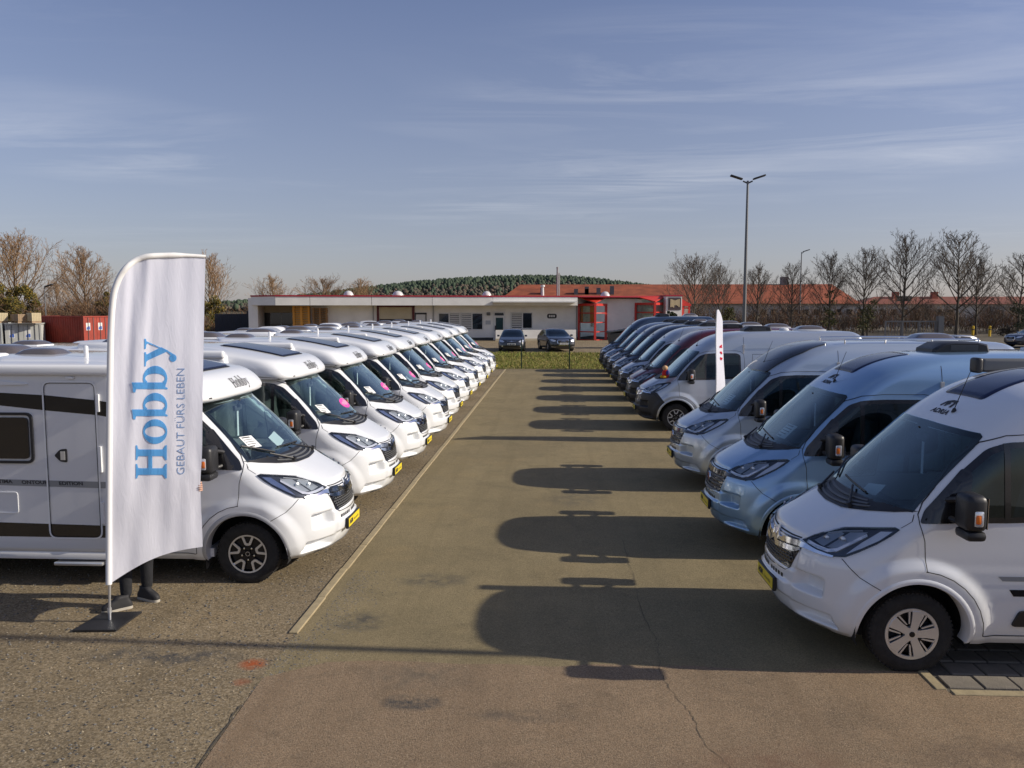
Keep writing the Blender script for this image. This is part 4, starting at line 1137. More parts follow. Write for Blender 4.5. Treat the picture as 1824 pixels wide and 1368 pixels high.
# loose stones near the camera
b = MB(); rnd = random.Random(11)
def stone(b, x, y, r):
    an = rnd.uniform(0, 6.28); vs = []
    for k in range(5):
        t = an + k * 1.257; rr = r * rnd.uniform(.7, 1.15); vs.append((x + rr * math.cos(t), y + rr * math.sin(t) * .8, .002))
    vs.append((x + r * rnd.uniform(-.3, .3), y + r * rnd.uniform(-.3, .3), r * rnd.uniform(.5, .9)))
    b.add(vs, [(k, (k + 1) % 5, 5) for k in range(5)], rnd.choice((0, 0, 1, 2)))
for i in range(9000):
    y = 4.2 + (rnd.random() ** 1.6) * 14; x = rnd.uniform(-8, -2.5)
    ex = e0.x + sl.x * (e0.y - y) if y < 7.6 else -2.62
    if x > ex - abs(rnd.gauss(0, .05)): continue
    stone(b, x, y, rnd.uniform(.006, .017))
for i in range(2600):
    y = rnd.uniform(4.2, 9.5); ex = e0.x + sl.x * (e0.y - y) if y < 7.6 else -2.4
    stone(b, ex + abs(rnd.gauss(0, .22)), y, rnd.uniform(.004, .011))
tag(b.build('gravel_stones', [mat('stone_grey', (.16, .155, .14), .9), mat('stone_dark', (.06, .06, .06), .9), mat('stone_tan', (.30, .25, .17), .9)]), 'loose grey and tan stones scattered over the gravel strip', 'gravel', kind='stuff')
# kerb stones: a flush line along the aisle
kerb = tag(MB().build('kerb', KERB_M) if False else bpy.data.objects.new('kerb', None), kind='structure'); col.objects.link(kerb)
km = MB(); km.rbox(-.045, .045, 0.004, .996, -.10, .016, .006, 1); KM = km.mesh('kerb_stone', KERB_M)
rnd = random.Random(2)
for i in range(36):
    link('kerb_stone', KM, kerb, (-2.56 + rnd.uniform(-.004, .004), 7.55 + i, rnd.uniform(-.003, .003)), (0, 0, rnd.uniform(-.003, .003)))
for i in range(14): link('kerb_stone', KM, kerb, (-2.5 + i + 1, 43.55, 0), (0, 0, R(90)))
c0, c1, c2 = at_z(1636, 1193), at_z(1678, 1226), at_z(1824, 1226)
for i in range(6): link('kerb_stone', KM, kerb, (3.30, 6.66 + i if i else 6.66, 0), (0, 0, 0))
for i in range(8): link('kerb_stone', KM, kerb, (3.36 + i + 1, 6.615, 0), (0, 0, R(90)))
# pavers of the first bay
pv = tag(bpy.data.objects.new('bay_paving', None), kind='structure'); col.objects.link(pv)
pm = MB(); pm.rbox(.006, .294, .006, .234, -.08, .004, .008, 1); PM = pm.mesh('paver', PAVER_M)
for j in range(12):
    for i in range(22):
        link('paver', PM, pv, (3.39 + i * .30 + (.15 if j % 2 else 0), 6.72 + j * .262, rnd.uniform(-.003, .003)), (0, 0, rnd.uniform(-.006, .006)))
# cracks in the asphalt
def crack(pts, w):
    b = MB(); P = smoothpoly(pts, 8, False); rr = random.Random(len(pts)); L = []; Rr = []
    for i, p in enumerate(P):
        q = (p[0] + rr.uniform(-.012, .012), p[1]); ww = w * rr.uniform(.3, 1.2)
        L.append((q[0] - ww, q[1], .008)); Rr.append((q[0] + ww, q[1], .008))
    n = len(P); b.add(L + Rr, [(i, i + 1, n + i + 1, n + i) for i in range(n - 1)])
    return b.build('crack', mat('crack', (.085, .072, .05), .95), asph)
crack([(.99, 11), (.99, 9.5), (.97, 8.2), (1.02, 7.6), (1.00, 7.2), (.98, 6.8), (1.05, 6.4), (1.12, 6.1), (1.15, 5.7), (1.3, 5.3), (1.4, 4.6)], .0028)
crack([((edge[2][0] + edge[1][0]) / 2, (edge[2][1] + edge[1][1]) / 2), edge[2], edge[3]], .009)
# grass verge with blades
b = MB()
gx = [-40, -20, -10, -5, 0, 5, 10, 20, 40]
for y in (43.62, 46, 48, 50, 53.2):
    for x in gx: b.v.append((x, y, tz(y) + .012))
n = len(gx); b.f = [(j * n + i, j * n + i + 1, (j + 1) * n + i + 1, (j + 1) * n + i) for j in range(4) for i in range(n - 1)]; b.m = [0] * len(b.f)
tag(b.build('verge', G_GRASS), kind='structure')
b = MB(); rnd = random.Random(9)
for i in range(15000):
    x = rnd.uniform(-6, 7); y = rnd.uniform(43.65, 53.1); h = rnd.uniform(.05, .14); a = rnd.uniform(0, 3.14); w = .02
    lx, ly = rnd.gauss(0, .05), rnd.gauss(0, .05); z = tz(y) + .01
    b.add([(x - w * math.cos(a), y - w * math.sin(a), z), (x + w * math.cos(a), y + w * math.sin(a), z), (x + lx, y + ly, z + h)], [(0, 1, 2)], rnd.choice((0, 0, 1, 1, 2)))
tag(b.build('grass', [mat('grass_green', (.16, .21, .03), .9), mat('grass_olive', (.23, .21, .045), .9), mat('grass_straw', (.38, .29, .11), .9)], recalc=False), 'patchy green and straw grass on the verge behind the aisle', 'grass', kind='stuff')

# ------------------------------------------------------------------ flat-roofed white building
B_WHITE = mat('render_white', (.80, .785, .74), .9, var=.07, vscale=1.2, bump=.15, bscale=14)
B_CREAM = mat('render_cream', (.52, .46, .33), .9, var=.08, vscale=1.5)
B_RED = mat('red_metal', (.55, .035, .025), .45)
B_REDROOF = mat('red_sheet_roof', (.62, .045, .02), .5, var=.08)
STEELD = mat('downpipe_grey', (.30, .30, .30), .5, .4)
B_EDGE = mat('roof_edge_red', (.40, .02, .04), .5)
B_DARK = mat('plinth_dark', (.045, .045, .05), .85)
B_MAROON = mat('maroon_frame', (.10, .015, .018), .6)
PANE = mat('window_pane_dark', (.012, .015, .018), .06, coat=.6)
BAYGL = glass('bay_glass', (.85, .9, .88), 1.2)
FRAME_W = mat('frame_white', (.66, .66, .64), .5)
BLIND = mat('blind_slat', (.55, .55, .53), .7)
CURT_O = mat('curtain_orange', (.75, .24, .02), .9, var=.15, vscale=6)
CURT_W = mat('curtain_pale', (.62, .63, .52), .9, var=.2, vscale=5)
FY, WY = 66.4, 68.0                      # fascia and wall planes
BROT = R(10); BC = Vector((at_y(830, 560, WY).x, WY, 0)); BM = Matrix.Translation(BC) @ Matrix.Rotation(BROT, 4, 'Z') @ Matrix.Translation(-BC)
def at_yb(px, py, y):
    """A photograph pixel met with the building's own slightly turned front plane (y in the building's frame)."""
    r = ray(px, py); c, sn = math.cos(BROT), math.sin(BROT); dy = y - WY
    # r.x t = BC.x + s c - dy sn ; r.y t = WY + s sn + dy c
    det = r.x * -sn + r.y * c
    bx_, by_ = BC.x - dy * sn, WY + dy * c
    t = (-bx_ * sn + by_ * c) / det if abs(det) > 1e-9 else 0
    s_ = (r.x * t - bx_) / c
    return Vector((BC.x + s_, y, CAM_H + r.z * t))
def rect(px0, px1, py0, py1, y):
    return at_yb(px0, py0, y).x, at_yb(px1, py1, y).x, at_y(830, py1, y).z, at_y(830, py0, y).z
def pxbox(px0, px1, py0, py1, y, d, mb=None, m=0, front=0.0):
    x0, x1, z0, z1 = rect(px0, px1, py0, py1, y)
    mb = mb or MB(); mb.box(x0, x1, y - front, y + d, z0, z1, m); return mb
BZ = tz(WY)
bld = thing('office_building', 'long flat-roofed white building with red roof edge and red glass bays', 'building', (0, 0, 0))
X0 = at_yb(447, 560, WY).x; X1 = at_yb(1190, 560, WY).x; ZT = at_yb(912, 529, FY).z; ZF = at_yb(912, 544, FY).z
xa, xb = at_yb(490, 560, FY).x, at_yb(1030, 560, FY).x
# wall with openings done as separate slabs around the deep bay
w = MB(); xg0, xg1 = at_yb(455, 0, WY).x, at_yb(540, 0, WY).x
w.box(X0 - .2, X0 + .55, WY, WY + 14, BZ - .3, ZT - .1); w.box(xg1, X1, WY, WY + 14, BZ - .3, ZT - .1); w.box(X0 + .55, xg1, WY + 3.0, WY + 14, BZ - .3, ZT - .1)
w.build('wall', B_WHITE, bld)
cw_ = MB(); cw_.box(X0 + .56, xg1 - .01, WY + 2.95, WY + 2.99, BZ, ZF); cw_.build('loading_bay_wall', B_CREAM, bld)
lb = pxbox(463, 521, 557, 580, WY + 2.9, .03); lbw = lb.build('loading_bay_window', PANE, bld)
fr = MB()
for px in (463, 482, 501, 521): fr.add(*(lambda q: (q.v, q.f))(pxbox(px - .5, px + .5, 557, 580, WY + 2.9, .02, front=.02)))
fr.build('window_bar', FRAME_W, lbw)['kind'] = 'stuff'
# fascia panels, each its own slab with a joint
cuts_px = [490, 552, 662, 770, 878, 1029]
for a, c in zip(cuts_px[:-1], cuts_px[1:]):
    q = pxbox(a + .25, c - .25, 529, 544, FY, .25); q.build('fascia_panel', B_WHITE, bld)
sl_ = MB(); pa, pb = at_yb(447, 530, WY), at_yb(490, 530, FY)
sl_.prism([(pa.x, WY), (pb.x, FY), (pb.x, FY + .25), (pa.x + .1, WY + .2)], ZF, ZT); sl_.build('fascia_panel', B_WHITE, bld)
rf = MB(); rf.prism([(pa.x - .05, WY), (pb.x, FY - .04), (xb, FY - .04), (X1 + .4, WY), (X1 + .4, WY + 14), (pa.x - .05, WY + 14)], ZT + .003, ZT + .12)
rf.build('roof', B_EDGE, bld)
so = MB(); so.prism([(pa.x + .2, WY), (pb.x, FY + .26), (xb, FY + .26), (xb, WY)], ZF, ZF + .06); so.build('soffit', B_WHITE, bld)
pl_ = MB(); pl_.box(xg1, X1 - .1, WY - .04, WY, BZ - .3, BZ + .22); pl_.build('plinth', B_DARK, bld)
# roller gate, small door
gt = pxbox(676, 734, 547, 568, WY, .05, front=.03); go = gt.build('roller_gate', B_CREAM, bld)
g2 = MB()
for r_ in ((671, 676, 543, 606), (734, 739, 543, 606), (671, 739, 543, 547)): g2.add(*(lambda q: (q.v, q.f))(pxbox(*r_, WY, .05, front=.08)))
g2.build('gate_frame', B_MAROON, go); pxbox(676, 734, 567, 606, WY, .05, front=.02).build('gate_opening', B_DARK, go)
d1 = pxbox(741, 758, 560, 606, WY, .04, front=.03).build('side_door', FRAME_W, bld)
g2 = MB()
for r_ in ((739, 741, 557, 606), (758, 760, 557, 606), (739, 760, 557, 560)): g2.add(*(lambda q: (q.v, q.f))(pxbox(*r_, WY, .04, front=.05)))
g2.build('door_frame', B_DARK, d1)
def window(px0, px1, py0, py1, lites, parent=bld, y=WY):
    f = MB(); f.add(*(lambda q: (q.v, q.f))(pxbox(px0, px1, py0, py1, y, .05, front=.05)))
    fo = f.build('window', FRAME_W, parent)
    for a, c, kind in lites:
        p = pxbox(a, c, py0 + 1.7, py1 - 1.7, y, .02, front=.056).build('pane', PANE, fo)
        if kind == 'blind':
            s_ = MB(); n = 8
            for k in range(n):
                yy = py0 + 2.2 + (py1 - py0 - 4.4) * k / n
                s_.add(*(lambda q: (q.v, q.f))(pxbox(a + .3, c - .3, yy, yy + (py1 - py0) / n * .62, y, .0, front=.065)))
            s_.build('blind', BLIND, fo)['kind'] = 'stuff'
    return fo
window(780, 820, 557, 588, [(782, 799, 'dark'), (801.5, 818, 'blind')]); window(820.5, 861, 557, 588, [(822, 839.5, 'blind'), (841.5, 859, 'dark')])
window(909, 949, 556, 586, [(911.5, 929, 'blind'), (931.5, 947, 'dark')])
do = pxbox(878.5, 899.5, 555, 606, WY, .05, front=.05).build('entrance_door', FRAME_W, bld)
pxbox(881, 897, 557, 562, WY, .02, front=.057).build('transom_pane', PANE, do)
pxbox(883, 896, 566, 589, WY, .02, front=.057).build('door_pane', mat('door_glass_green', (.02, .05, .05), .08, coat=.5), do)
pxbox(881.3, 884, 580, 590, WY, .02, front=.10).build('door_handle', B_DARK, do)
pxbox(865, 874, 571, 578, WY, .02, front=.03).build('wall_sign', mat('sign_grey', (.45, .47, .50), .5), bld)
lmp = MB(); q = at_yb(870, 559, WY); lmp.rbox(q.x - .15, q.x + .15, WY - .18, WY, q.z - .13, q.z + .13, .03, 2); lmp.build('wall_lamp', GREY_PL, bld)
q = at_yb(983, 563, WY); pq = MB(); pq.prism(roundpoly([(q.x - .42, q.z - .2), (q.x + .42, q.z - .2), (q.x + .42, q.z + .2), (q.x - .42, q.z + .2)], .2, 4), WY - .04, WY, 'y'); pq = pq.build('wall_plaque', B_DARK, bld)
for k in range(3):
    q2 = MB(); q2.box(q.x - .26 + k * .19, q.x - .13 + k * .19, WY - .05, WY - .041, q.z - .09, q.z + .09); q2.build('plaque_mark', FRAME_W, pq)
# canopy and ramp wall
cn = pxbox(878, 1028, 536.5, 538.5, FY - .9, .9); cn.build('canopy', FRAME_W, bld)
for a in (897, 946, 990): pxbox(a, a + 20, 541, 542, FY - .5, .1).build('canopy_lamp', FRAME_W, bld)
rw = MB(); x0, x1, z0, z1 = rect(883, 1026, 588, 606, WY - 1.6); rw.box(x0, x1, WY - 1.6, WY - 1.4, BZ - .3, z1); rw.build('ramp_wall', B_WHITE, bld)
rb = MB(); rb.box(x0 - .02, x1 + .02, WY - 1.62, WY - 1.38, BZ - .3, z0 + .12); rb.build('ramp_base', B_CREAM, bld)
# projecting red glass bays
def bay(pl, pa, pr, ytop, ybot, ap=1.7, curtain=False):
    L, A_, Rr = at_yb(pl, 560, WY), at_yb(pa, 560, WY - ap), at_yb(pr, 560, WY)
    zt = at_yb(pa, ytop, WY).z; zb = BZ - .1
    L2, A2, R2 = Vector((L.x, WY)), Vector((A_.x, WY - ap)), Vector((Rr.x, WY))
    root = bld
    zbeam = zt - .62
    rf = MB(); e = .12
    tl, ta, tr = (L.x - e, WY - .01, zt), (A_.x, WY - ap - .15, zbeam + .12), (Rr.x + e, WY - .01, zt)
    rf.add([tl, tr, ta, (L.x - e, WY - .01, zt - .07), (Rr.x + e, WY - .01, zt - .07), (A_.x, WY - ap - .15, zbeam + .05)], [(0, 1, 2), (5, 4, 3), (0, 2, 5, 3), (2, 1, 4, 5)])
    ro = rf.build('bay_roof', B_REDROOF, root)
    bb = MB(); t = .14
    def bar(p, q, z0, z1, th):
        d = (q - p).normalized(); n = Vector((d.y, -d.x)) * th
        bb.prism([tuple(p + n), tuple(q + n), tuple(q - n), tuple(p - n)], z0, z1)
    for p, q in ((L2, A2), (A2, R2)):
        bar(p, q, zbeam - .18, zbeam + .02, .10)
        n = 4
        for k in range(n): z = zb + (zbeam - zb) * k / n; bar(p, q, z - .03 + (.1 if k == 0 else 0), z + .05 + (.1 if k == 0 else 0), .05)
    for p in (L2, A2, R2): bb.box(p.x - .09, p.x + .09, p.y - .09, p.y + .09, zb, zbeam)
    fr = bb.build('bay_frame', B_RED, root)
    for p, q, nm in ((L2, A2, 'l'), (A2, R2, 'r')):
        for k in range(4):
            z0 = zb + (zbeam - zb) * k / 4 + .06; z1 = zb + (zbeam - zb) * (k + 1) / 4 - .04
            g = MB(); a, c = p.lerp(q, .06), p.lerp(q, .94)
            g.add([(a.x, a.y, z0), (c.x, c.y, z0), (c.x, c.y, z1), (a.x, a.y, z1)], [(0, 1, 2, 3)]); g.build('bay_pane', BAYGL, fr)
        tri = MB(); zz = lambda u: zt - .08 - (zt - zbeam - .10) * u
        ua, ub = (0, 1) if nm == 'l' else (1, 0)
        tri.add([(p.x, p.y, zbeam), (q.x, q.y, zbeam), (q.x, q.y, zz(ub)), (p.x, p.y, zz(ua))], [(0, 1, 2, 3)]); tri.build('bay_pane', GLASS, fr)
    cu = MB(); d = (A2 - L2)
    for u0, u1, m in ((.05, .30, 0), (.30, .72, 1), (.72, .95, 0)):
        n = 8
        for k in range(n):
            s0, s1 = u0 + (u1 - u0) * k / n, u0 + (u1 - u0) * (k + 1) / n; o = .22 + .04 * (k % 2)
            a, c = L2 + d * s0 + Vector((.0, o)), L2 + d * s1 + Vector((0, .22 + .04 * ((k + 1) % 2)))
            cu.add([(a.x, a.y, zb + .1), (c.x, c.y, zb + .1), (c.x, c.y, zbeam - .1), (a.x, a.y, zbeam - .1)], [(0, 1, 2, 3)], m if curtain else 1)
    d = R2 - A2
    a, c = A2 + d * .1 + Vector((-.05, .3)), A2 + d * .9 + Vector((-.05, .3))
    cu.add([(a.x, a.y, zb + .1), (c.x, c.y, zb + .1), (c.x, c.y, zbeam - .1), (a.x, a.y, zbeam - .1)], [(0, 1, 2, 3)], 1)
    cu.build('curtain', [CURT_O, CURT_W], fr)
bay(1031, 1060, 1079.5, 528.5, 606, 1.7, True); bay(1132, 1166, 1184, 527, 606, 1.9)
blk = MB(); x0, x1, z0, z1 = rect(1186.5, 1213.5, 527, 600, WY - 1.3); blk.box(x0, x1, WY - 1.3, WY + 10, BZ - .3, z1); blk.build('corner_block', B_WHITE, bld)
bt = MB(); bt.box(x0 - .05, x1 + .05, WY - 1.35, WY + 10, z1 + .003, z1 + .12); bt.build('roof_edge', B_EDGE, bld)
mu = pxbox(1190.5, 1212.5, 529.5, 552, WY - 1.3, .0, front=.04).build('wall_panel', mat('panel_brown', (.07, .05, .055), .8), bld)
rnd = random.Random(4)
for k in range(7):
    a = 1194 + k * 2.4; q = pxbox(a, a + 1.7, 533 + abs(k - 3) * -.8 + 1.5, 545 + rnd.uniform(-2, 2) + (3 if k < 3 else 0), WY - 1.3, 0, front=.06); q.build('panel_strip', mat('panel_cream', (.62, .50, .30), .8), mu)
b3 = MB(); L, A_ = at_yb(1214, 560, WY), at_yb(1227, 560, WY); z1 = at_yb(1220, 533, WY).z
for x in (L.x + .1, A_.x): b3.box(x - .07, x + .07, WY - .1, WY + .05, BZ - .1, z1 - .4)
for k in range(4): b3.box(L.x, A_.x, WY - .06, WY + .04, BZ + .3 + k * .8, BZ + .38 + k * .8)
b3.prism([(L.x, z1), (A_.x + .15, z1 - .45), (A_.x + .15, z1 - .6), (L.x, z1 - .6)], WY - .15, WY + .1, 'y'); f3 = b3.build('bay_frame', B_RED, bld)
g = MB(); g.box(L.x + .1, A_.x, WY, WY + .03, BZ, z1 - .6); g.build('bay_pane', CURT_W, f3)
for px in (665, 772, 1027):
    q = at_yb(px, 560, WY - .06); b = MB(); b.tube([(q.x, WY - .07, BZ + .1), (q.x, WY - .07, ZF)], .045, 8); b.build('downpipe', STEELD, bld, 40)
# roof furniture
def dome(px, py, wpx):
    q = at_yb(px, 529, WY + 3); r = wpx / 1423 * (WY + 3) / 2; b = MB(); vs = []; n = 14
    b.lathe([(r, -.12), (r, .0), (r * .93, .12), (r * .75, .28), (r * .45, .40), (0, .45)], n, 0, Matrix.Translation((q.x, WY + 3, ZT + .15)) @ Matrix.Rotation(R(90), 4, 'X'))
    b.build('roof_dome', mat('dome_acrylic', (.66, .66, .64), .3, coat=.4), bld, 40)
for px, wpx in ((621, 18), (709, 20), (867, 17), (1078, 18)): dome(px, 525, wpx)
ch = MB(); q = at_yb(993, 478, WY + 3); q2 = at_yb(996.5, 486, WY + 3)
ch.tube([(q.x, WY + 3, ZT), (q.x, WY + 3, q.z)], .085, 10); ch.tube([(q.x, WY + 3, q.z), (q.x, WY + 3, q.z + .12)], .10, 10); ch.tube([(q2.x, WY + 3.1, ZT), (q2.x, WY + 3.1, q2.z)], .06, 10)
ch.build('chimney', STEELD, bld, 40)
vp = MB(); q = at_yb(966.5, 511, FY + .6); vp.tube([(q.x, FY + .6, ZT - .1), (q.x, FY + .6, q.z)], [.14, .10], 10); vp.tube([(q.x, FY + .6, q.z), (q.x, FY + .6, q.z + .16)], .19, 10); vp.build('vent_pipe', FRAME_W, bld, 40)

bld.matrix_world = BM
# pallets stacked in front of the loading bay
PAL = mat('pallet_wood', (.62, .30, .06), .85, var=.2, vscale=3)
PAL2 = mat('pallet_wood_grey', (.28, .16, .07), .85, var=.2, vscale=3)
pbd = MB(); pbd.rbox(0, 1.2, 0, .1, 0, .022, .003, 1); PBD = pbd.mesh('board', PAL)
pbk = MB(); pbk.box(0, .1, 0, .8, 0, .1); 
def pallet_meshes(m):
    a = MB(); a.box(0, 1.2, 0, .8, .100, .144); A_ = a.mesh('deck', m)
    c = MB()
    for x in (0, .55, 1.08): c.box(x, x + .14, 0, .8, .030, .100)
    c2 = c.mesh('block_row', m); d = MB(); d.box(0, 1.2, .02, .78, .0, .030)
    return A_, c2, d.mesh('runner', m)
for px0, px1, top, m, lab in ((522, 552, 545, PAL, 'bright orange-brown stack of wooden pallets under the white eave'), (557, 583, 547, PAL2, 'darker stack of wooden pallets beside the orange-brown stack')):
    q = at_yb(px0, 560, WY - .3); q1 = at_yb(px1, 560, WY - .3); sx = (q1.x - q.x) / 1.2; base = tz(WY - .3)
    st = thing('pallet_stack', lab, 'pallets', tuple(BM @ Vector((q.x, WY - .6, base))), BROT, 'pallets under the eave'); n = int((at_y(px0, top, WY - .3).z - base) / .144)
    a, c, d = pallet_meshes(m)
    for k in range(n):
        p = link('pallet', a, st, (random.uniform(-.02, .02), random.uniform(-.02, .02), k * .144)); p.scale = (sx, 1, 1)
        link('block_row', c, p)['kind'] = 'stuff'; link('runner', d, p)

# ------------------------------------------------------------------ far buildings
TILE = mat('roof_tile_red', (.27, .068, .026), .85, var=.28, vscale=.9, bump=.6, bscale=3)
TILE_B = mat('roof_tile_brown', (.20, .06, .035), .85, var=.25, vscale=.5)
WALL_F = mat('far_render', (.52, .50, .46), .9, var=.06, vscale=.4)
def hip(name, lab, pxs, ridge, eave_py, ridge_py, y0, y1, roof_m, wall_m, base):
    xe0, xe1 = at_y(pxs[0], 0, y0).x, at_y(pxs[1], 0, y0).x
    ym = (y0 + y1) / 2; xr0, xr1 = at_y(ridge[0], 0, ym).x, at_y(ridge[1], 0, ym).x
    ze = at_y(912, eave_py, y0).z; zr = at_y(912, ridge_py, ym).z
    o = thing(name, lab, 'building', (0, 0, 0))
    b = MB(); b.box(xe0 + .6, xe1 - .6, y0 + .6, y1 - .6, base, ze); b.build('wall', wall_m, o)
    r = MB(); r.add([(xe0, y0, ze), (xe1, y0, ze), (xe1, y1, ze), (xe0, y1, ze), (xr0, ym, zr), (xr1, ym, zr)], [(0, 1, 5, 4), (1, 2, 5), (2, 3, 4, 5), (3, 0, 4), (0, 3, 2, 1)])
    ro = r.build('roof', roof_m, o)
    return o, ro, (xe0, xe1, ze, xr0, xr1, zr, ym)
hA, rA, gA = hip('long_hall', 'long hall with bright red tiled roof behind the white building', (878, 1556), (927, 1500), 541, 507, 100, 116, TILE, WALL_F, .5)
rnd = random.Random(3)
for px, py in ((966, 519), (1026, 521), (1045, 521), (1066, 519), (1090, 516), (1045, 517)):
    q = at_y(px, py, 104); b = MB(); b.box(q.x - .25, q.x + .25, 103.6, 104.4, q.z - 1.2, q.z + .45); b.build('roof_vent', GREY_PL, rA)
q = at_y(1397, 496, 108); b = MB(); b.box(q.x - .45, q.x + .45, 107.6, 108.4, q.z - 2, q.z + .2); b.build('chimney', mat('chimney_grey', (.2, .2, .2), .8), rA)
for px in (1466, 1474, 1482): pxbox(px - 3, px + 3, 528, 537, 100.9, .5).build('roof_window', PANE, rA)
for k, px in enumerate(range(1250, 1550, 17)):
    wdo = pxbox(px, px + 9, 551, 561, 100.6, .1, front=.02).build('window', PANE, hA)
hB, rB, gB = hip('terrace_block', 'white terrace block with dull brown roof behind the bare trees', (1556, 2000), (1580, 1980), 542, 529, 118, 128, TILE_B, WALL_F, .5)
pxbox(1669, 1675, 558, 590, 118.6, .1, front=.03).build('door', mat('door_rust', (.20, .045, .025), .7), hB)
for px in (1590, 1625, 1655, 1690, 1720, 1745, 1790, 1810): pxbox(px, px + 7, 552, 562, 118.6, .1, front=.03).build('window', PANE, hB)
for px in (1595, 1664): 
    q = at_y(px, 526, 122); b = MB(); b.box(q.x - .4, q.x + .4, 121.6, 122.4, q.z - 2, q.z + .5); b.build('chimney', mat('chimney_brick', (.4, .12, .07), .8), rB)
ga = thing('flat_garage', 'low white flat-roofed garage with dark roof edge at far right', 'garage', (0, 0, 0))
x0, x1, z0, z1 = rect(1768, 1850, 577, 600, 85); b = MB(); b.box(x0, x1, 85, 91, .4, z1); b.build('wall', WALL_F, ga)
b = MB(); b.box(x0 - .2, x1 + .2, 84.8, 91.2, z1, z1 + .22); b.build('roof', B_DARK, ga); pxbox(1776, 1783, 579, 600, 85, .05, front=.03).build('door', mat('door_grey', (.10, .09, .09), .6), ga)
lo = thing('low_shed', 'low grey shed roof showing behind the dark fence', 'shed', (0, 0, 0))
x0, x1, z0, z1 = rect(392, 446, 545, 570, 84); b = MB(); b.box(x0, x1, 84, 92, .4, z1); b.build('wall', mat('shed_wall', (.30, .30, .30), .8), lo); b = MB(); b.box(x0 - .3, x1 + .3, 83.7, 92.3, z1, z1 + .25); b.build('roof', mat('shed_roof', (.38, .37, .36), .8), lo)
# dark corrugated fence left of the building
fe = thing('panel_fence', 'dark corrugated panel fence left of the white building', 'fence', (0, 0, 0))
x0, x1, z0, z1 = rect(350, 447, 554, 590, 69); n = 12; FD = mat('fence_dark', (.028, .032, .042), .55)
for k in range(n):
    a = x0 + (x1 - x0) * k / n; b = MB(); w_ = (x1 - x0) / n
    pts = []
    for j in range(9): pts.append((a + w_ * (.02 + .96 * j / 8), 69 + (.03 if j % 2 else 0)))
    b.prism(pts + [(x, y + .04) for x, y in reversed(pts)], .5, z1 - (.25 if k < 8 else 0)); b.build('fence_panel', FD, fe)

# ------------------------------------------------------------------ wire fence on green posts at the end of the aisle
GREEN_P = mat('post_green', (.012, .05, .03), .5)
wf = thing('wire_fence', 'thin wire fence on dark green posts at the end of the aisle', 'fence', (0, 0, 0))
p0 = at_z(929, 657); p1 = at_z(1014, 657); stp_ = (p1.x - p0.x); yf = 43.75
for k in range(-4, 7):
    b = MB(); x = p0.x + k * stp_; b.box(x - .03, x + .03, yf - .03, yf + .03, -.05, 1.62); b.box(x - .035, x + .035, yf - .035, yf + .035, 1.62, 1.65); b.build('post', GREEN_P, wf)
WIRE = mat('wire_green', (.02, .045, .035), .5)
b = MB(); xa_, xb_ = p0.x - 4 * stp_, p0.x + 6 * stp_
for z in np.linspace(.08, 1.58, 16): b.tube([(xa_, yf, z), (xb_, yf, z)], .0016, 3)
x = xa_
while x < xb_: b.tube([(x, yf, .06), (x, yf, 1.6)], .0013, 3); x += .10
b.build('wire_mesh', WIRE, wf)['kind'] = 'stuff'
# ------------------------------------------------------------------ far hill with its wood
prof = [(-200, 553), (250, 549), (420, 540), (560, 527), (640, 516), (700, 509), (760, 503), (850, 497), (940, 494), (1000, 495), (1060, 499), (1130, 507), (1180, 515), (1260, 527), (1400, 543), (1800, 551), (2300, 553)]
HY = 820
hx = [at_y(p[0], 0, HY).x for p in prof]; hz = [max(0, at_y(p[0], p[1], HY).z - 5.2) for p in prof]
hillz = pch(hx, hz)
def hz_at(x, y):
    k = sm(1 - abs(y - HY) / 230.0); return .5 + max(0, hillz(min(max(x, hx[0]), hx[-1]))) * k
b = MB(); NX, NY = 80, 14
for j in range(NY + 1):
    for i in range(NX + 1):
        x = hx[0] + (hx[-1] - hx[0]) * i / NX; y = HY - 230 + 460 * j / NY; b.v.append((x, y, hz_at(x, y)))
b.f = [(j * (NX + 1) + i, j * (NX + 1) + i + 1, (j + 1) * (NX + 1) + i + 1, (j + 1) * (NX + 1) + i) for j in range(NY) for i in range(NX)]; b.m = [0] * len(b.f)
tag(b.build('hill', mat('hill_soil', (.07, .065, .035), .95, var=.2, vscale=.02), None, True), kind='structure')
b = MB(); rnd = random.Random(21)
for i in range(9500):
    x = rnd.uniform(at_y(380, 0, HY).x, at_y(1330, 0, HY).x); y = HY - 185 + 230 * rnd.random() ** .8
    z = hz_at(x, y); low = rnd.random() < sm((HY - 20 - y) / 90.0) * .9; h = rnd.uniform(4.2, 8.2) if not low else rnd.uniform(3, 5.5); r = h * rnd.uniform(.24, .38) if not low else h * .42
    n = 6; a0 = rnd.uniform(0, 6)
    if low:
        rings = [(.25, .6), (.5, 1.0), (.8, .75)]; m = rnd.choice((2, 2, 3, 3, 4))
    else:
        rings = [(.20, .85), (.48, 1.0), (.78, .68)]; m = rnd.choice((0, 0, 1))
    vs = []
    for t, k in rings:
        for q in range(n): an = a0 + q * 6.283 / n + t; rr = r * k * rnd.uniform(.65, 1.2); vs.append((x + rr * math.cos(an), y + rr * math.sin(an), z + h * (t + rnd.uniform(-.07, .07))))
    vs.append((x + rnd.uniform(-.3, .3), y, z + h)); vs.append((x, y, z + h * .08))
    fs = [(k * n + q, k * n + (q + 1) % n, (k + 1) * n + (q + 1) % n, (k + 1) * n + q) for k in range(2) for q in range(n)] + [(12 + q, 12 + (q + 1) % n, 18) for q in range(n)] + [((q + 1) % n, q, 19) for q in range(n)]
    b.add(vs, fs, m)
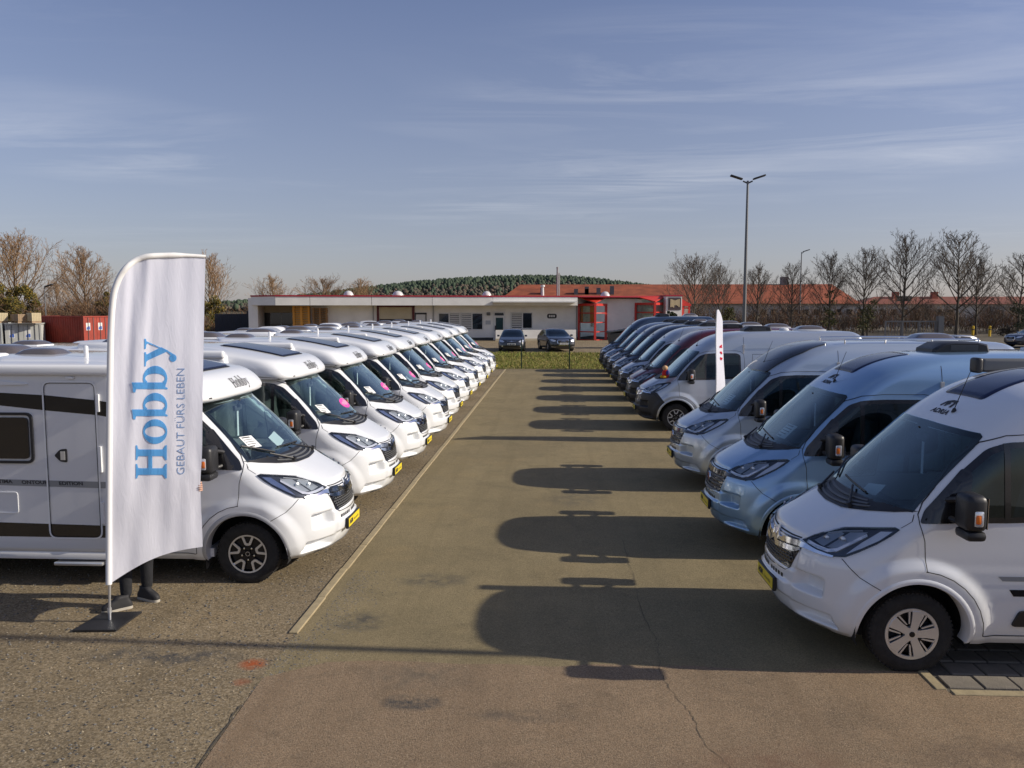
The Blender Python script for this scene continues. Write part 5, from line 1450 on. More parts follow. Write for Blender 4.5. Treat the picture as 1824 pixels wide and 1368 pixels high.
tag(b.build('hill_wood', [mat('pine_far', (.050, .074, .044), .95), mat('pine_far_b', (.058, .082, .048), .95), mat('bare_wood_far', (.10, .085, .06), .95), mat('bare_wood_far_b', (.115, .085, .06), .95), mat('bare_wood_far_c', (.085, .078, .058), .95)], None, True, recalc=False), 'pine wood with bare brown lower slopes on the far hill', 'wood', kind='stuff')
# ------------------------------------------------------------------ motorhomes on the gravel, noses in one line
ORD = ['', 'second', 'third', 'fourth', 'fifth', 'sixth', 'seventh', 'eighth', 'ninth']
mh0 = make_motorhome()
GL = 'white motorhomes in a row on the gravel'
rnd = random.Random(8)
for i in range(10):
    o = mh0 if i == 0 else copy_tree(mh0, None, None, tuple(k for k, on in (('leaflet', i % 3), ('roof_box', i % 2 == 0), ('camper_ac', i % 4 in (1, 3))) if on))
    if i == 0: lab = 'white motorhome nearest the camera, its cab window beside the big upright flag'
    elif i == 9: lab = 'white motorhome at the far end of its row, nearest the grass verge'
    else: lab = 'white motorhome with pink windscreen sticker, %s in its row from the big flag' % ORD[i]
    tag(o, lab, 'motorhome', GL)
    o.location = (-2.58 + (rnd.uniform(-.07, .07) if i else 0) - .008 * i, 9.95 + 3.15 * i + (rnd.uniform(-.06, .06) if i else 0), 0); o.rotation_euler = (0, 0, math.pi + (rnd.uniform(-.014, .014) if i else 0))
for ch in list(mh0.children):
    if ch.get('opt') == 'pink':
        for g in list(ch.children): bpy.data.objects.remove(g)
        bpy.data.objects.remove(ch)

# ------------------------------------------------------------------ camper vans on the other side
van0, VK = make_van()
# dealer lettering of the first two vans
DA = Vector((.6, 0, -.8)); PA = Proj(VK['bvh'], (0, -1, 0), (.8, 0, .6), DA)
va = PA.uv((1.62, 0, 2.215))[1]
tm = text_mesh('ADRIA', .085, .003); tm = ([(x * 1.25, y, z) for x, y, z in tm[0]], tm[1])
lg = PA.text(tm, .02, va - .05, .003).build('lettering', INK, van0, False); lg['opt'] = 'adria'
bd = MB()
for k, (pts, w) in enumerate((([(-.10, va + .05), (-.07, va + .11), (0.0, va + .135), (.07, va + .135)], .035), ([(.075, va + .15), (.085, va + .045)], .04), ([(-.02, va + .05), (-.03, va + .085), (.02, va + .10)], .03))):
    PA.ribbon(pts, w, .003 + .0006 * k, 0, .04, bd)
bd = bd.build('emblem', INK, van0, False); bd['opt'] = 'adria'
S = VK['S']
st = S.patch([(1.66, .905), (1.70, .865), (4.2, .865), (4.2, .905)], .0045, .15).build('grey_stripe', GREYSTR, van0, False); st['opt'] = 'adria'
st = S.patch([(1.76, .79), (1.80, .73), (3.6, .73), (3.6, .79)], .0045, .15).build('name_band', BLACK_GL, van0, False); st['opt'] = 'adria'
tm = text_mesh('A  ADRIA', .062, .003); tm = ([(x * 1.3, y, z) for x, y, z in tm[0]], tm[1])
S.text(tm, 2.12, .738, .0065).build('band_lettering', mat('band_grey', (.14, .14, .14), .4), st, False)
PBLK = mat('bumper_black', (.022, .022, .024), .5)
def mpaint(n, c, metal=.55): return paint('paint_' + n, c, metal, .33)
VANS = [  # y, front x, paint, bumper, skip options, wheels, label
    (7.96, 2.20, None, None, ('bars', 'black_hood', 'aircon_black', 'rails', 'sheet', 'ml'), RIM_COVER, 'white camper van with silver wheel covers, nearest of the van row'),
    (11.2, 2.20, mpaint('light_blue', (.29, .47, .69)), mpaint('light_blue', (.29, .47, .69)), ('chevron', 'black_hood', 'rails', 'awning', 'dashpaper', 'ml'), RIM_COVER, 'light blue camper van beside the white one, price sheet in windscreen'),
    (15.05, 2.26, mpaint('silver', (.52, .60, .69)), mpaint('silver', (.52, .60, .69)), ('chevron', 'roof_light', 'aircon_black', 'dashpaper', 'awning', 'adria', 'ml'), RIM_COVER, 'silver camper van with glossy black roof hood above its windscreen'),
    (22.25, 2.32, mpaint('silver_blue', (.52, .57, .63)), PBLK, ('bars', 'black_hood', 'roof_light', 'rails', 'awning', 'dashpaper', 'adria'), RIM_ALLOY, 'silver camper van with black bumper and alloy wheel, beyond the wide gap'),
    (25.6, 2.36, mpaint('maroon', (.13, .010, .018), .35), PBLK, ('bars', 'black_hood', 'roof_light', 'rails', 'awning', 'dashpaper', 'adria'), RIM_ALLOY, 'dark red camper van with black bumper'),
    (29.1, 2.38, mpaint('silver_grey', (.48, .53, .59)), PBLK, ('bars', 'black_hood', 'roof_light', 'rails', 'awning', 'dashpaper', 'adria'), RIM_ALLOY, 'silver-grey camper van just behind the dark red one'),
    (32.6, 2.42, mpaint('navy', (.035, .055, .10)), PBLK, ('bars', 'black_hood', 'roof_light', 'rails', 'awning', 'dashpaper', 'adria'), RIM_ALLOY, 'navy camper van, second beyond the dark red one'),
    (36.1, 2.46, mpaint('slate', (.06, .07, .09)), PBLK, ('bars', 'black_hood', 'roof_light', 'rails', 'awning', 'dashpaper', 'adria', 'sheet'), RIM_ALLOY, 'slate grey camper van, third beyond the dark red one'),
    (39.5, 2.50, mpaint('steel_blue', (.20, .26, .36)), PBLK, ('bars', 'black_hood', 'roof_light', 'rails', 'awning', 'dashpaper', 'adria', 'sheet'), RIM_ALLOY, 'steel blue camper van, last but one of the van row'),
    (42.4, 2.50, mpaint('dark_blue', (.045, .075, .13)), PBLK, ('bars', 'black_hood', 'roof_light', 'rails', 'awning', 'dashpaper', 'adria', 'sheet', 'ml'), RIM_ALLOY, 'tall dark blue van at the far end of the van row')]
GR = 'camper vans parked opposite the motorhomes'
for i, (y, x, p, bmp, skip, rim, lab) in enumerate(VANS):
    sw = {}
    if p: sw = {'paint_white': p, 'paint_white_bumper': bmp}
    o = copy_tree(van0, None, sw, skip); put_wheels(o, (WX, REAR_X), rim)
    tag(o, lab, 'camper van', GR); o.location = (x, y, 0); o.rotation_euler = (0, 0, rnd.uniform(-.008, .008))
    if i == 9: o.scale = (1, 1, 1.09)
o = copy_tree(van0, None, None, ('bars', 'black_hood', 'rails', 'sheet', 'ml', 'awning')); put_wheels(o, (WX, REAR_X), RIM_COVER)  # unseen extra van, added only for the shadow it casts
tag(o, 'white camper van added out of view to throw a shadow towards the corner', 'camper van', GR); o.location = (6.3, 4.25, 0)
def kill_tree(o):
    for c in list(o.children): kill_tree(c)
    bpy.data.objects.remove(o)
kill_tree(van0)
# small soft toy on the cowl of the silver van beyond the gap
ty = thing('soft_toy', 'small red and yellow soft toy on the cowl of a silver van', 'soft toy', (3.03, 21.45, 1.40), R(20))
def blob(name, c, r, m, par, n=10):
    b = MB(); prof = [(r[0] * math.sin(math.pi * k / n), -r[2] * math.cos(math.pi * k / n)) for k in range(n + 1)]
    b.lathe(prof, 12, 0, Matrix.Translation(c) @ Matrix.Diagonal((1, r[1] / r[0], 1, 1)) @ Matrix.Rotation(R(90), 4, 'X')); return b.build(name, m, par, True)
blob('body', (0, 0, .12), (.10, .09, .13), mat('toy_red', (.55, .02, .02), .9), ty); blob('head', (-.02, 0, .27), (.075, .075, .07), mat('toy_tan', (.6, .38, .2), .9), ty)
for s_ in (-1, 1): blob('arm', (.0, .10 * s_, .15), (.04, .05, .07), mat('toy_blue', (.03, .04, .22), .9), ty); blob('foot', (-.07, .07 * s_, .04), (.06, .04, .04), mat('toy_yellow', (.7, .42, .03), .9), ty)

# ------------------------------------------------------------------ the big upright flag
def cloth_mat(name, c):
    m = bpy.data.materials.new(name); m.use_nodes = True; t = m.node_tree; t.nodes.clear()
    d = nd(t, 'ShaderNodeBsdfDiffuse'); d.inputs[0].default_value = (*c, 1); tr = nd(t, 'ShaderNodeBsdfTranslucent'); tr.inputs[0].default_value = (*c, 1)
    mx_ = nd(t, 'ShaderNodeMixShader'); mx_.inputs[0].default_value = .38; lk(t, d.outputs[0], mx_.inputs[1]); lk(t, tr.outputs[0], mx_.inputs[2])
    tcn = nd(t, 'ShaderNodeTexCoord'); n = nd(t, 'ShaderNodeTexNoise'); n.inputs['Scale'].default_value = 14; n.inputs['Detail'].default_value = 5; n.inputs['Distortion'].default_value = .8
    mp_ = nd(t, 'ShaderNodeMapping'); mp_.inputs['Scale'].default_value = (1.5, 1, .35); lk(t, tcn.outputs['Object'], mp_.inputs[0]); lk(t, mp_.outputs[0], n.inputs['Vector'])
    bp = nd(t, 'ShaderNodeBump'); bp.inputs['Strength'].default_value = .16; bp.inputs['Distance'].default_value = .03; lk(t, n.outputs[0], bp.inputs['Height']); lk(t, bp.outputs[0], d.inputs['Normal'])
    o = nd(t, 'ShaderNodeOutputMaterial'); lk(t, mx_.outputs[0], o.inputs[0]); MATS[name] = m; return m
CLOTH = cloth_mat('flag_cloth', (.82, .83, .92)); FY0 = 7.73
def fold(px, py):
    u = (px - 196) / 165.0; v = (py - 455) / 520.0
    top = max(0.0, 1 - v * 1.1)
    f = .030 * math.sin((px - 196) * .145 + (py - 455) * .016 + .6) * math.exp(-((u - .28) / .26) ** 2) * (0.35 + top)
    f += .010 * math.sin(px * .33 + py * .012) * math.exp(-((u - .2) / .3) ** 2) * top
    f += .010 * math.sin(px * .07 - py * .021 + 1.0) * (.4 + v) + .006 * math.sin(px * .19 + py * .004) * sm(u * 1.5)
    d = math.hypot(px - 358, (py - 866))
    an = math.atan2(py - 866, 358 - px)
    f += .014 * math.cos(an * 9) * math.exp(-d / 60.0) * (1 - math.exp(-d / 12.0))
    f *= .42
    f += .50 * u + .018 * math.sin(py * .028 + u * 2) * sm((v - .7) / .3)
    return f
def on_flag(px, py, off=0.0):
    return at_y(px, py, FY0 + fold(px, py) - off)
Lp = smoothpoly([(194, 1041), (194, 900), (195, 740), (197, 600), (201, 535), (207, 508), (219, 484), (238, 466), (262, 457), (300, 455), (330, 455)], 6, False)
Rp = smoothpoly([(361, 974), (360, 940), (357, 866), (360, 800), (361, 700), (363, 600), (364, 540), (365, 500), (365.5, 475), (366, 464), (366, 456)], 6, False)
flag = thing('beach_flag', 'tall white flag with large blue lettering on a black ground plate', 'flag', tuple(at_z(196, 1108)))
finv = Matrix.Translation(-flag.location)
fb_ = MB(); NU = 44; vs = []
for (lx, ly), (rx, ry) in zip(Lp, Rp):
    for k in range(NU + 1):
        t = k / NU; px = lx + (rx - lx) * t
        sag = -14 * math.sin(math.pi * t) * max(0, 1 - (1041 - ly) / 120.0) if ly > 921 else 0
        py = ly + (ry - ly) * t + sag
        vs.append(finv @ on_flag(px, py))
n = NU + 1; fb_.add(vs, [(j * n + k, j * n + k + 1, (j + 1) * n + k + 1, (j + 1) * n + k) for j in range(len(Lp) - 1) for k in range(NU)])
cl = fb_.build('cloth', CLOTH, flag, True)
sl_ = MB(); pts = [finv @ (on_flag(*p) + Vector((0, 0, 0))) for p in Lp[:: 3] + [Rp[-1]]]
pts = [finv @ on_flag(p[0], p[1]) for p in Lp[::2]] + [finv @ on_flag(350, 456), finv @ on_flag(366, 457)]
sl_.tube(pts, [.030] * (len(pts) - 4) + [.026, .022, .02, .018], 10); sl_.build('pole_sleeve', mat('sleeve_white', (.78, .78, .77), .6), flag, 40)
po = MB(); g0 = finv @ at_y(195, 1041, FY0); po.tube([(0, 0, .0), (0, 0, .10), (g0.x * .5, g0.y * .5, .25), g0], [.012, .016, .012, .016], 10); po.tube([(0, 0, .10), (0, 0, .15)], .022, 10)
po.build('pole', SILVER, flag, 40)
pp = [at_z(129, 1127), at_z(207, 1126), at_z(253, 1093), at_z(183, 1095)]
pl2 = MB(); pl2.prism([((finv @ p).x, (finv @ p).y) for p in pp], .008, .026); pl2.build('ground_plate', mat('plate_black', (.02, .02, .022), .45, var=.3, vscale=4), flag)
BLUE_L = cloth_mat('flag_blue', (.13, .40, .76)); BLUE_T = cloth_mat('flag_slate', (.20, .31, .52))
lt = MB()
for i, (vs_, fs_) in enumerate(HOBBY_T):
    lt.add([finv @ on_flag(297.2 - t_ * 55.3, 855 - s_ * 55.3, .005 + .0004 * (i % 3)) for s_, t_ in vs_], fs_)
lt.build('lettering', BLUE_L, cl, False, recalc=False)
tv, tf = text_mesh('GEBAUT FÜRS LEBEN', 1.0, -.012); xs = [v[0] for v in tv]; w0, w1 = min(xs), max(xs)
capz = max(v[1] for v in text_mesh('E', 1.0)[0])
sm_ = MB(); sm_.add([finv @ on_flag(329 - v[1] / capz * 13.8, 845 - (v[0] - w0) / (w1 - w0) * 188.5, .006) for v in tv], tf); sm_.build('small_lettering', BLUE_T, cl, False, recalc=False)

# ------------------------------------------------------------------ narrow flag between the vans
f2 = thing('feather_flag', 'narrow white feather flag with red lettering between two silver vans', 'flag', (4.05, 19.4, 0))
def on_f2(u, z):
    # u across the sail (0 leading edge, 1 trailing edge), seen nearly edge-on
    base = at_y(1276.5 + 2.0 * max(0, (2.9 - z)) / 2.0, 600, 19.4).x
    wdt = .25 + .10 * sm((3.2 - z) / 2.2)
    return Vector((base + wdt * u - 4.05, .62 * u + .05 * math.sin(z * 3 + u * 2), z))
b = MB(); vs = []; NZ = 30
for j in range(NZ + 1):
    z = .45 + (3.22 - .45) * j / NZ; um = min(1.0, max(.04, math.sqrt(max(0, (3.235 - z) / .28)))) if z > 2.95 else 1.0
    for k in range(9): vs.append(on_f2(um * k / 8, z))
b.add(vs, [(j * 9 + k, j * 9 + k + 1, (j + 1) * 9 + k + 1, (j + 1) * 9 + k) for j in range(NZ) for k in range(8)])
c2 = b.build('sail', CLOTH, f2, True)
b = MB(); b.tube([on_f2(0, z) + Vector((-.012, -.01, 0)) for z in np.linspace(.0, 3.2, 12)], .014, 8); b.build('pole', WHITE_PL, f2, 40)
b = MB(); b.box(-.35, .35, -.35, .35, 0, .03, 0); b.build('base_plate', BLACK_PL, f2)
RED_L = cloth_mat('flag_red', (.62, .02, .05))
b = MB(); rr = random.Random(6)
for k, z in enumerate((2.32, 2.16, 2.02, 1.10, .93, .80)):
    for s_ in range(3):
        u0, u1 = rr.uniform(.45, .6), rr.uniform(.68, .82); z0, z1 = z + rr.uniform(-.05, .05), z + rr.uniform(-.05, .05); e = .018
        b.add([on_f2(u0, z0 - e) + Vector((.010 + .001 * s_, -.010, 0)), on_f2(u1, z1 - e) + Vector((.010 + .001 * s_, -.010, 0)), on_f2(u1, z1 + e) + Vector((.010 + .001 * s_, -.010, 0)), on_f2(u0, z0 + e) + Vector((.010 + .001 * s_, -.010, 0))], [(0, 1, 2, 3)])
b.build('lettering', RED_L, c2, False, recalc=False)['kind'] = 'stuff'

# ------------------------------------------------------------------ person behind the flag
def skin_body(name, joints, edges, rad, parent, levels=2):
    me = bpy.data.meshes.new(name); me.from_pydata(joints, edges, [])
    o = bpy.data.objects.new(name, me); col.objects.link(o); o.parent = parent
    md = o.modifiers.new('skin', 'SKIN'); md.use_smooth_shade = True
    for i, r in enumerate(rad): me.skin_vertices[0].data[i].radius = (r, r) if not isinstance(r, tuple) else r
    me.skin_vertices[0].data[0].use_root = True
    s_ = o.modifiers.new('sub', 'SUBSURF'); s_.levels = levels; s_.render_levels = levels
    dg = bpy.context.evaluated_depsgraph_get(); me2 = bpy.data.meshes.new_from_object(o.evaluated_get(dg))
    o.modifiers.clear(); o.data = me2
    me2.polygons.foreach_set('use_smooth', [True] * len(me2.polygons))
    return o
fa, fb2 = at_z(214, 1086), at_z(262, 1068)
PO = Vector(((fa.x + fb2.x) / 2 + .02, (fa.y + fb2.y) / 2 + .02, 0))
per = thing('person', 'person in black trousers and dark sneakers standing behind the tall flag', 'person', tuple(PO))
L0, R0 = fa - PO, fb2 - PO                      # feet
hand = Vector(tuple(at_y(359, 868, FY0 + .56))) - PO
J = [(.06, .10, .92), (.08, .10, 1.12), (.10, .09, 1.32), (.11, .08, 1.45), (.115, .07, 1.53), (.115, .055, 1.64), (.115, .04, 1.70),     # 0-6 pelvis..head
     (-.05, .10, .88), (L0.x + .02, L0.y + .10, .48), (L0.x + .03, L0.y + .08, .09),          # 7-9 one leg
     (.16, .10, .88), (R0.x - .02, R0.y + .06, .48), (R0.x - .01, R0.y + .03, .09),           # 10-12 other leg
     (-.09, .08, 1.40), (-.20, .06, 1.14), (-.16, -.10, .96), (-.15, -.16, .90),              # 13-16 arm hanging
     (.30, .08, 1.40), (hand.x * .55 + .10, .06, 1.25), (hand.x - .10, hand.y * .8, hand.z - .02), (hand.x - .02, hand.y + .015, hand.z)]   # 17-20 reaching arm
E_ = [(0, 1), (1, 2), (2, 3), (3, 4), (4, 5), (5, 6), (0, 7), (7, 8), (8, 9), (0, 10), (10, 11), (11, 12), (3, 13), (13, 14), (14, 15), (15, 16), (3, 17), (17, 18), (18, 19), (19, 20)]
RAD = [(.15, .11), (.15, .11), (.17, .12), (.12, .09), .055, (.085, .10), (.07, .085), .10, .078, .060, .10, .078, .060, .065, .048, .036, .03, .065, .048, .036, .028]
pb_ = skin_body('body', [tuple(j) for j in J], E_, RAD, per)
for m_ in (mat('jacket_dark', (.03, .032, .04), .9, var=.2, vscale=10), mat('trousers_black', (.010, .011, .014), .9, var=.3, vscale=12, bump=.5, bscale=18), mat('skin', (.55, .33, .24), .55)): pb_.data.materials.append(m_)
for p in pb_.data.polygons:
    c = p.center; p.material_index = 1 if c.z < .93 and abs(c.y - .1) < .4 and c.x > -.5 and not (c.x < -.12 and c.z > .8) else (2 if c.z > 1.53 or (Vector(c) - hand).length < .09 or (c.z < .95 and c.x < -.10) else 0)
# hands with fingers
def fingers(base, dirv, palm_n, par):
    dirv = dirv.normalized(); side = dirv.cross(palm_n).normalized()
    for k, (off, ln) in enumerate(((-.030, .068), (-.010, .078), (.010, .074), (.029, .060))):
        b = MB(); p0 = base + side * off; p1 = p0 + dirv * ln * .5 + palm_n * .004; p2 = p1 + dirv * ln * .28 + palm_n * .016; p3 = p2 + dirv * ln * .12 + palm_n * .022
        b.tube([p0 - dirv * .02, p0, p1, p2, p3], [.010, .0095, .009, .008, .006], 7); b.build('finger', MATS['skin'], par, True)
    b = MB(); p0 = base - side * .030 - dirv * .03; b.tube([p0, p0 - side * .022 + dirv * .02, p0 - side * .022 + dirv * .045 + palm_n * .02], [.012, .0105, .008], 7); b.build('thumb', MATS['skin'], par, True)
fingers(hand, Vector((.55, -.75, .1)), Vector((-.75, -.55, 0)).normalized(), pb_)
fingers(Vector((-.15, -.17, .88)), Vector((.02, -.25, -1)), Vector((1, 0, 0)), pb_)
hr = blob('hair', (.115, .055, 1.735), (.098, .112, .075), mat('hair_brown', (.05, .03, .02), .8), per)
fc = MB(); fc.tube([(.115, -.048, 1.67), (.115, -.072, 1.645), (.115, -.05, 1.635)], [.008, .014, .010], 8); fc.build('nose', MATS['skin'], per, True)
for s_ in (-1, 1):
    blob('ear', (.115 + s_ * .088, .05, 1.655), (.012, .02, .03), MATS['skin'], per); blob('eye', (.115 + s_ * .033, -.035, 1.675), (.012, .010, .007), mat('eye_dark', (.02, .02, .02), .3), per)
mo = MB(); mo.tube([(.092, -.044, 1.608), (.115, -.05, 1.606), (.138, -.044, 1.608)], .006, 6); mo.build('mouth', mat('lips', (.4, .16, .13), .6), per, True)
SOLE = mat('sole_pale', (.42, .39, .33), .8); SHOE = mat('sneaker_black', (.018, .018, .02), .7)
for F0, dirv in ((L0, Vector((-.75, -.66, 0))), (R0, Vector((.93, -.37, 0)))):
    d = dirv.normalized(); s_ = Vector((-d.y, d.x, 0)); b = MB()
    M = Matrix(((d.x, s_.x, 0, F0.x), (d.y, s_.y, 0, F0.y), (0, 0, 1, 0), (0, 0, 0, 1)))
    out = smoothpoly([(-.11, -.035), (-.12, 0), (-.11, .035), (0, .042), (.10, .05), (.165, .03), (.18, 0), (.165, -.03), (.10, -.048), (0, -.04)], 3)
    b.prism(out, .0, .028, 'z', 0, M); sh = b.build('shoe', SOLE, per, 40)
    u = MB(); rings = [(1.0, .028, 0), (1.0, .055, 0), (.93, .075, -.005), (.72, .10, -.03), (.48, .125, -.055), (.44, .15, -.06)]
    vs = []; nn = len(out)
    for k, z, ox in rings: vs += [M @ Vector((ox + (x - ox) * k, y * (k * .4 + .6 if k > .6 else .8), z)) for x, y in out]
    u.add(vs, [(i * nn + j, i * nn + (j + 1) % nn, (i + 1) * nn + (j + 1) % nn, (i + 1) * nn + j) for i in range(5) for j in range(nn)] + [tuple(range(5 * nn, 6 * nn))]); u.build('upper', SHOE, sh, True)

# ------------------------------------------------------------------ two black cars by the verge
def make_car(name, tab, L, zs, wx0, wx1, cp, suv):
    root = thing(name, 'car', 'car')
    wr = .33 if suv else .315
    def disp(p):
        x, y, z = p; ay = abs(y)
        if z < .62 and ay > .55:
            for wx in (wx0, wx1):
                r = math.hypot(x - wx, z - wr); y += math.copysign(.02 * sm((.48 - r) / .08), y)
        if x < .5 and .22 < z < .36: x += .05 * sm((.55 - ay) / .05) * sm((z - .22) / .03) * sm((.36 - z) / .03)
        return (x, y, z)
    vs, fs, bot, top = shell(tab, zs, 36, 60, disp, .2); bvh = bvh_of(vs, fs + top)
    bm = bmesh.new(); V = [bm.verts.new(v) for v in vs]
    for f in fs + top: bm.faces.new([V[i] for i in f])
    zb, zr = (1.0, 1.44) if suv else (.97, 1.40)
    WS = [(-.60, zb), (0, zb - .005), (.60, zb), (.50, zr), (0, zr + .02), (-.50, zr)]; WS = [(a * 1.16, b) for a, b in WS]
    xs0 = 1.22; SW = [(xs0 + .12, zb + .02), (xs0 + .62, zr - .03), (xs0 + 1.2, zr), (L - 1.1, zr - .04), (L - .62, zb + .08), (L - .75, zb + .02)]
    kill = [f for f in bm.faces for c in (f.calc_center_median(),) if (inside((c.y, c.z), scale_poly(WS, .03)) and c.x < 2.2 and c.z > zb) or (abs(c.y) > .45 and inside((c.x, c.z), scale_poly(SW, .03))) or (abs(c.y) > .5 and min(math.hypot(c.x - wx0, c.z - wr), math.hypot(c.x - wx1, c.z - wr)) < .36)]
    bmesh.ops.delete(bm, geom=kill, context='FACES'); bmesh.ops.recalc_face_normals(bm, faces=bm.faces[:])
    me = bpy.data.meshes.new('body'); bm.to_mesh(me); bm.free(); me.materials.append(cp); me.polygons.foreach_set('use_smooth', [True] * len(me.polygons)); link('body', me, root)
    F = Proj(bvh, (0, -1, 0), (0, 0, 1), (1, 0, 0)); S = Proj(bvh, (1, 0, 0), (0, 0, 1), (0, 1, 0))
    def both(m, nm, mt, sm_=True, par=None):
        for q in (m, m.mirror_y()): q.build(nm, mt, par or root, sm_)
    F.patch(WS, .004, .1).build('windscreen', GLASS_M, root, True); both(S.patch(SW, .004, .1), 'side_window', GLASS_D)
    w = .62 if suv else .60
    hl = smoothpoly([(w - .12, .66), (w + .02, .62), (w + .17, .66), (w + .21, .74), (w + .15, .775), (w, .74)], 3); hl = [(a, b + (.06 if suv else 0)) for a, b in hl]
    h = F.patch(hl, .006, .06, .004); both(h, 'headlight', LAMP_W, 30)
    if suv:
        gp = [(-.36, .78), (-.42, .66), (-.30, .42), (.30, .42), (.42, .66), (.36, .78)]
        gr = F.patch(gp, .006, .08).build('grille', BLACK_PL, root, True); F.ring(scale_poly(gp, -.02), scale_poly(gp, .025), .012).build('grille_frame', CHROME, gr, True)
        rg = MB()
        for k in range(4): a = -.105 + .07 * k; F.ribbon([(a + .036 * math.cos(t), .70 + .036 * math.sin(t)) for t in np.linspace(0, 6.283, 14)], .008, .010, .004, .05, rg)
        rg.build('ring_emblem', CHROME, gr, False)
        for s_ in (1, -1): F.patch([(s_ * .52, .34), (s_ * .78, .36), (s_ * .80, .46), (s_ * .56, .44)], .005, .08).build('air_intake', BLACK_PL, root, True); F.patch([(s_ * .50, .30), (s_ * .80, .32), (s_ * .80, .345), (s_ * .50, .325)], .008, .08).build('silver_trim', SILVER, root, True)
    else:
        gr = F.patch([(-.34, .70), (-.22, .62), (.22, .62), (.34, .70), (.2, .715), (-.2, .715)], .006, .08).build('grille', BLACK_PL, root, True)
        cb = MB(); F.ribbon([(-.32, .70), (0, .66), (.32, .70)], .022, .008, .01, .06, cb); cb.build('grille_bar', CHROME, gr, 30)
        eb = MB(); F.patch([(.06 * math.cos(t), .69 + .035 * math.sin(t)) for t in np.linspace(0, 6.283, 16)[:-1]], .016, .05, .012, eb); eb.build('emblem', CHROME, gr, 30)
        F.patch([(-.45, .30), (.45, .30), (.38, .44), (-.38, .44)], .005, .08).build('air_intake', BLACK_PL, root, True)
        for s_ in (1, -1): F.patch([(s_ * .62 + .05 * math.cos(t), .37 + .05 * math.sin(t)) for t in np.linspace(0, 6.283, 12)[:-1]], .006, .05).build('fog_lamp', LAMP_W, root, True)
    q, _ = F.hit(0, .50, .0); pz = .50 if not suv else .53
    pb = MB(); pb.rbox(q.x - .03, q.x + .01, -.27, .27, pz - .06, pz + .06, .005, 1); pb = pb.build('number_plate', FRAME_W, root)
    tvs, tfs = text_mesh('ABG  HO 24' if False else 'E  MH 412', .08, .002); t_ = MB(); t_.add([(q.x - .033, -x, pz - .028 + y) for x, y, z in tvs], tfs) if False else None
    mk = MB()
    for k, (a, w_) in enumerate(((-.20, .05), (-.10, .04), (-.04, .04), (.06, .035), (.12, .035), (.18, .035))): mk.box(q.x - .033, q.x - .031, -a - w_, -a, pz - .032, pz + .035)
    mk.build('plate_marks', INK, pb)['kind'] = 'stuff'
    mm_ = MB(); mm_.rbox(xs0 + .15, xs0 + .28, -1.03, -.86, zb + .0, zb + .12, .03, 2); both(mm_, 'wing_mirror', cp, 40)
    wl = MB(); wl.lathe([(wr * .62, -.10), (wr * .9, -.10), (wr, -.07), (wr, .07), (wr * .9, .10)], 28); WT = wl.mesh('tyre', RUBBER, smooth=40)
    rm = MB(); rm.lathe([(wr * .64, -.09), (wr * .62, -.05), (0, -.03)], 24, 1)
    for k in range(5):
        a0 = k * 1.2566
        pq = [(wr * .63 * math.cos(a0 + d_), wr * .63 * math.sin(a0 + d_)) for d_ in (-.22, .22)] + [(.05 * math.cos(a0 + d_), .05 * math.sin(a0 + d_)) for d_ in (.9, -.9)]
        rm.prism(pq, -.092, -.06, 'y', 0)
    WRM = rm.mesh('rim', [SILVER, DARKRIM], smooth=35)
    for x in (wx0, wx1):
        for s_ in (-1, 1):
            wh = link('wheel', WT, root, (x, s_ * .79, wr), (0, 0, 0 if s_ < 0 else math.pi)); link('rim', WRM, wh)
    ub = MB(); ub.box(.3, L - .3, -.66, .66, .16, .5); ub.build('underbody', UNDER, root)
    it = MB(); it.rbox(1.25, 1.6, -.65, .65, .75, .98, .05, 2)
    for yy in (-.36, .36): it.rbox(2.1, 2.28, yy - .24, yy + .24, .5, 1.12, .06, 3); it.rbox(2.2, 2.3, yy - .12, yy + .12, 1.12, 1.32, .04, 2)
    it.box(2.9, 3.1, -.62, .62, .5, 1.08); it.build('interior', DASH, root, 40)['kind'] = 'stuff'
    return root
P_CARB = paint('paint_black', (.012, .014, .018)); P_CARN = paint('paint_navy_black', (.010, .013, .022))
HT = [(.17, .16, .80, .5, 2.3, 4.1), (.25, .05, .85, .5, 2.4, 4.18), (.40, .0, .88, .52, 2.5, 4.22), (.58, .02, .885, .55, 2.4, 4.22), (.70, .08, .88, .6, 2.3, 4.22), (.78, .20, .87, .6, 2.3, 4.2), (.86, .52, .86, .62, 2.4, 4.18), (.93, .90, .845, .6, 2.6, 4.12), (.99, 1.10, .82, .5, 3, 4.05), (1.15, 1.40, .745, .48, 3, 3.9), (1.32, 1.72, .67, .5, 3, 3.68), (1.42, 2.0, .60, .55, 2.8, 3.45), (1.46, 2.25, .50, .5, 2.5, 3.2), (1.48, 2.45, .35, .3, 2.3, 2.95)]
ST = [(.20, .18, .82, .5, 2.6, 4.0), (.28, .06, .87, .5, 2.8, 4.12), (.45, .0, .895, .5, 2.9, 4.18), (.68, .02, .90, .52, 2.8, 4.18), (.80, .06, .895, .55, 2.7, 4.17), (.88, .16, .885, .6, 2.6, 4.15), (.95, .55, .875, .6, 2.6, 4.13), (1.0, .98, .86, .55, 2.8, 4.1), (1.06, 1.16, .825, .5, 3, 4.05), (1.2, 1.42, .755, .48, 3, 3.92), (1.36, 1.72, .68, .5, 3, 3.72), (1.45, 2.0, .62, .55, 2.8, 3.5), (1.49, 2.25, .52, .5, 2.5, 3.25), (1.51, 2.45, .36, .3, 2.3, 3.0)]
ZC = zlist((.17, .8, 24), (.8, 1.0, 10), (1.0, 1.42, 12), (1.42, 1.48, 5)); ZS = zlist((.20, .86, 24), (.86, 1.06, 10), (1.06, 1.45, 12), (1.45, 1.51, 5))
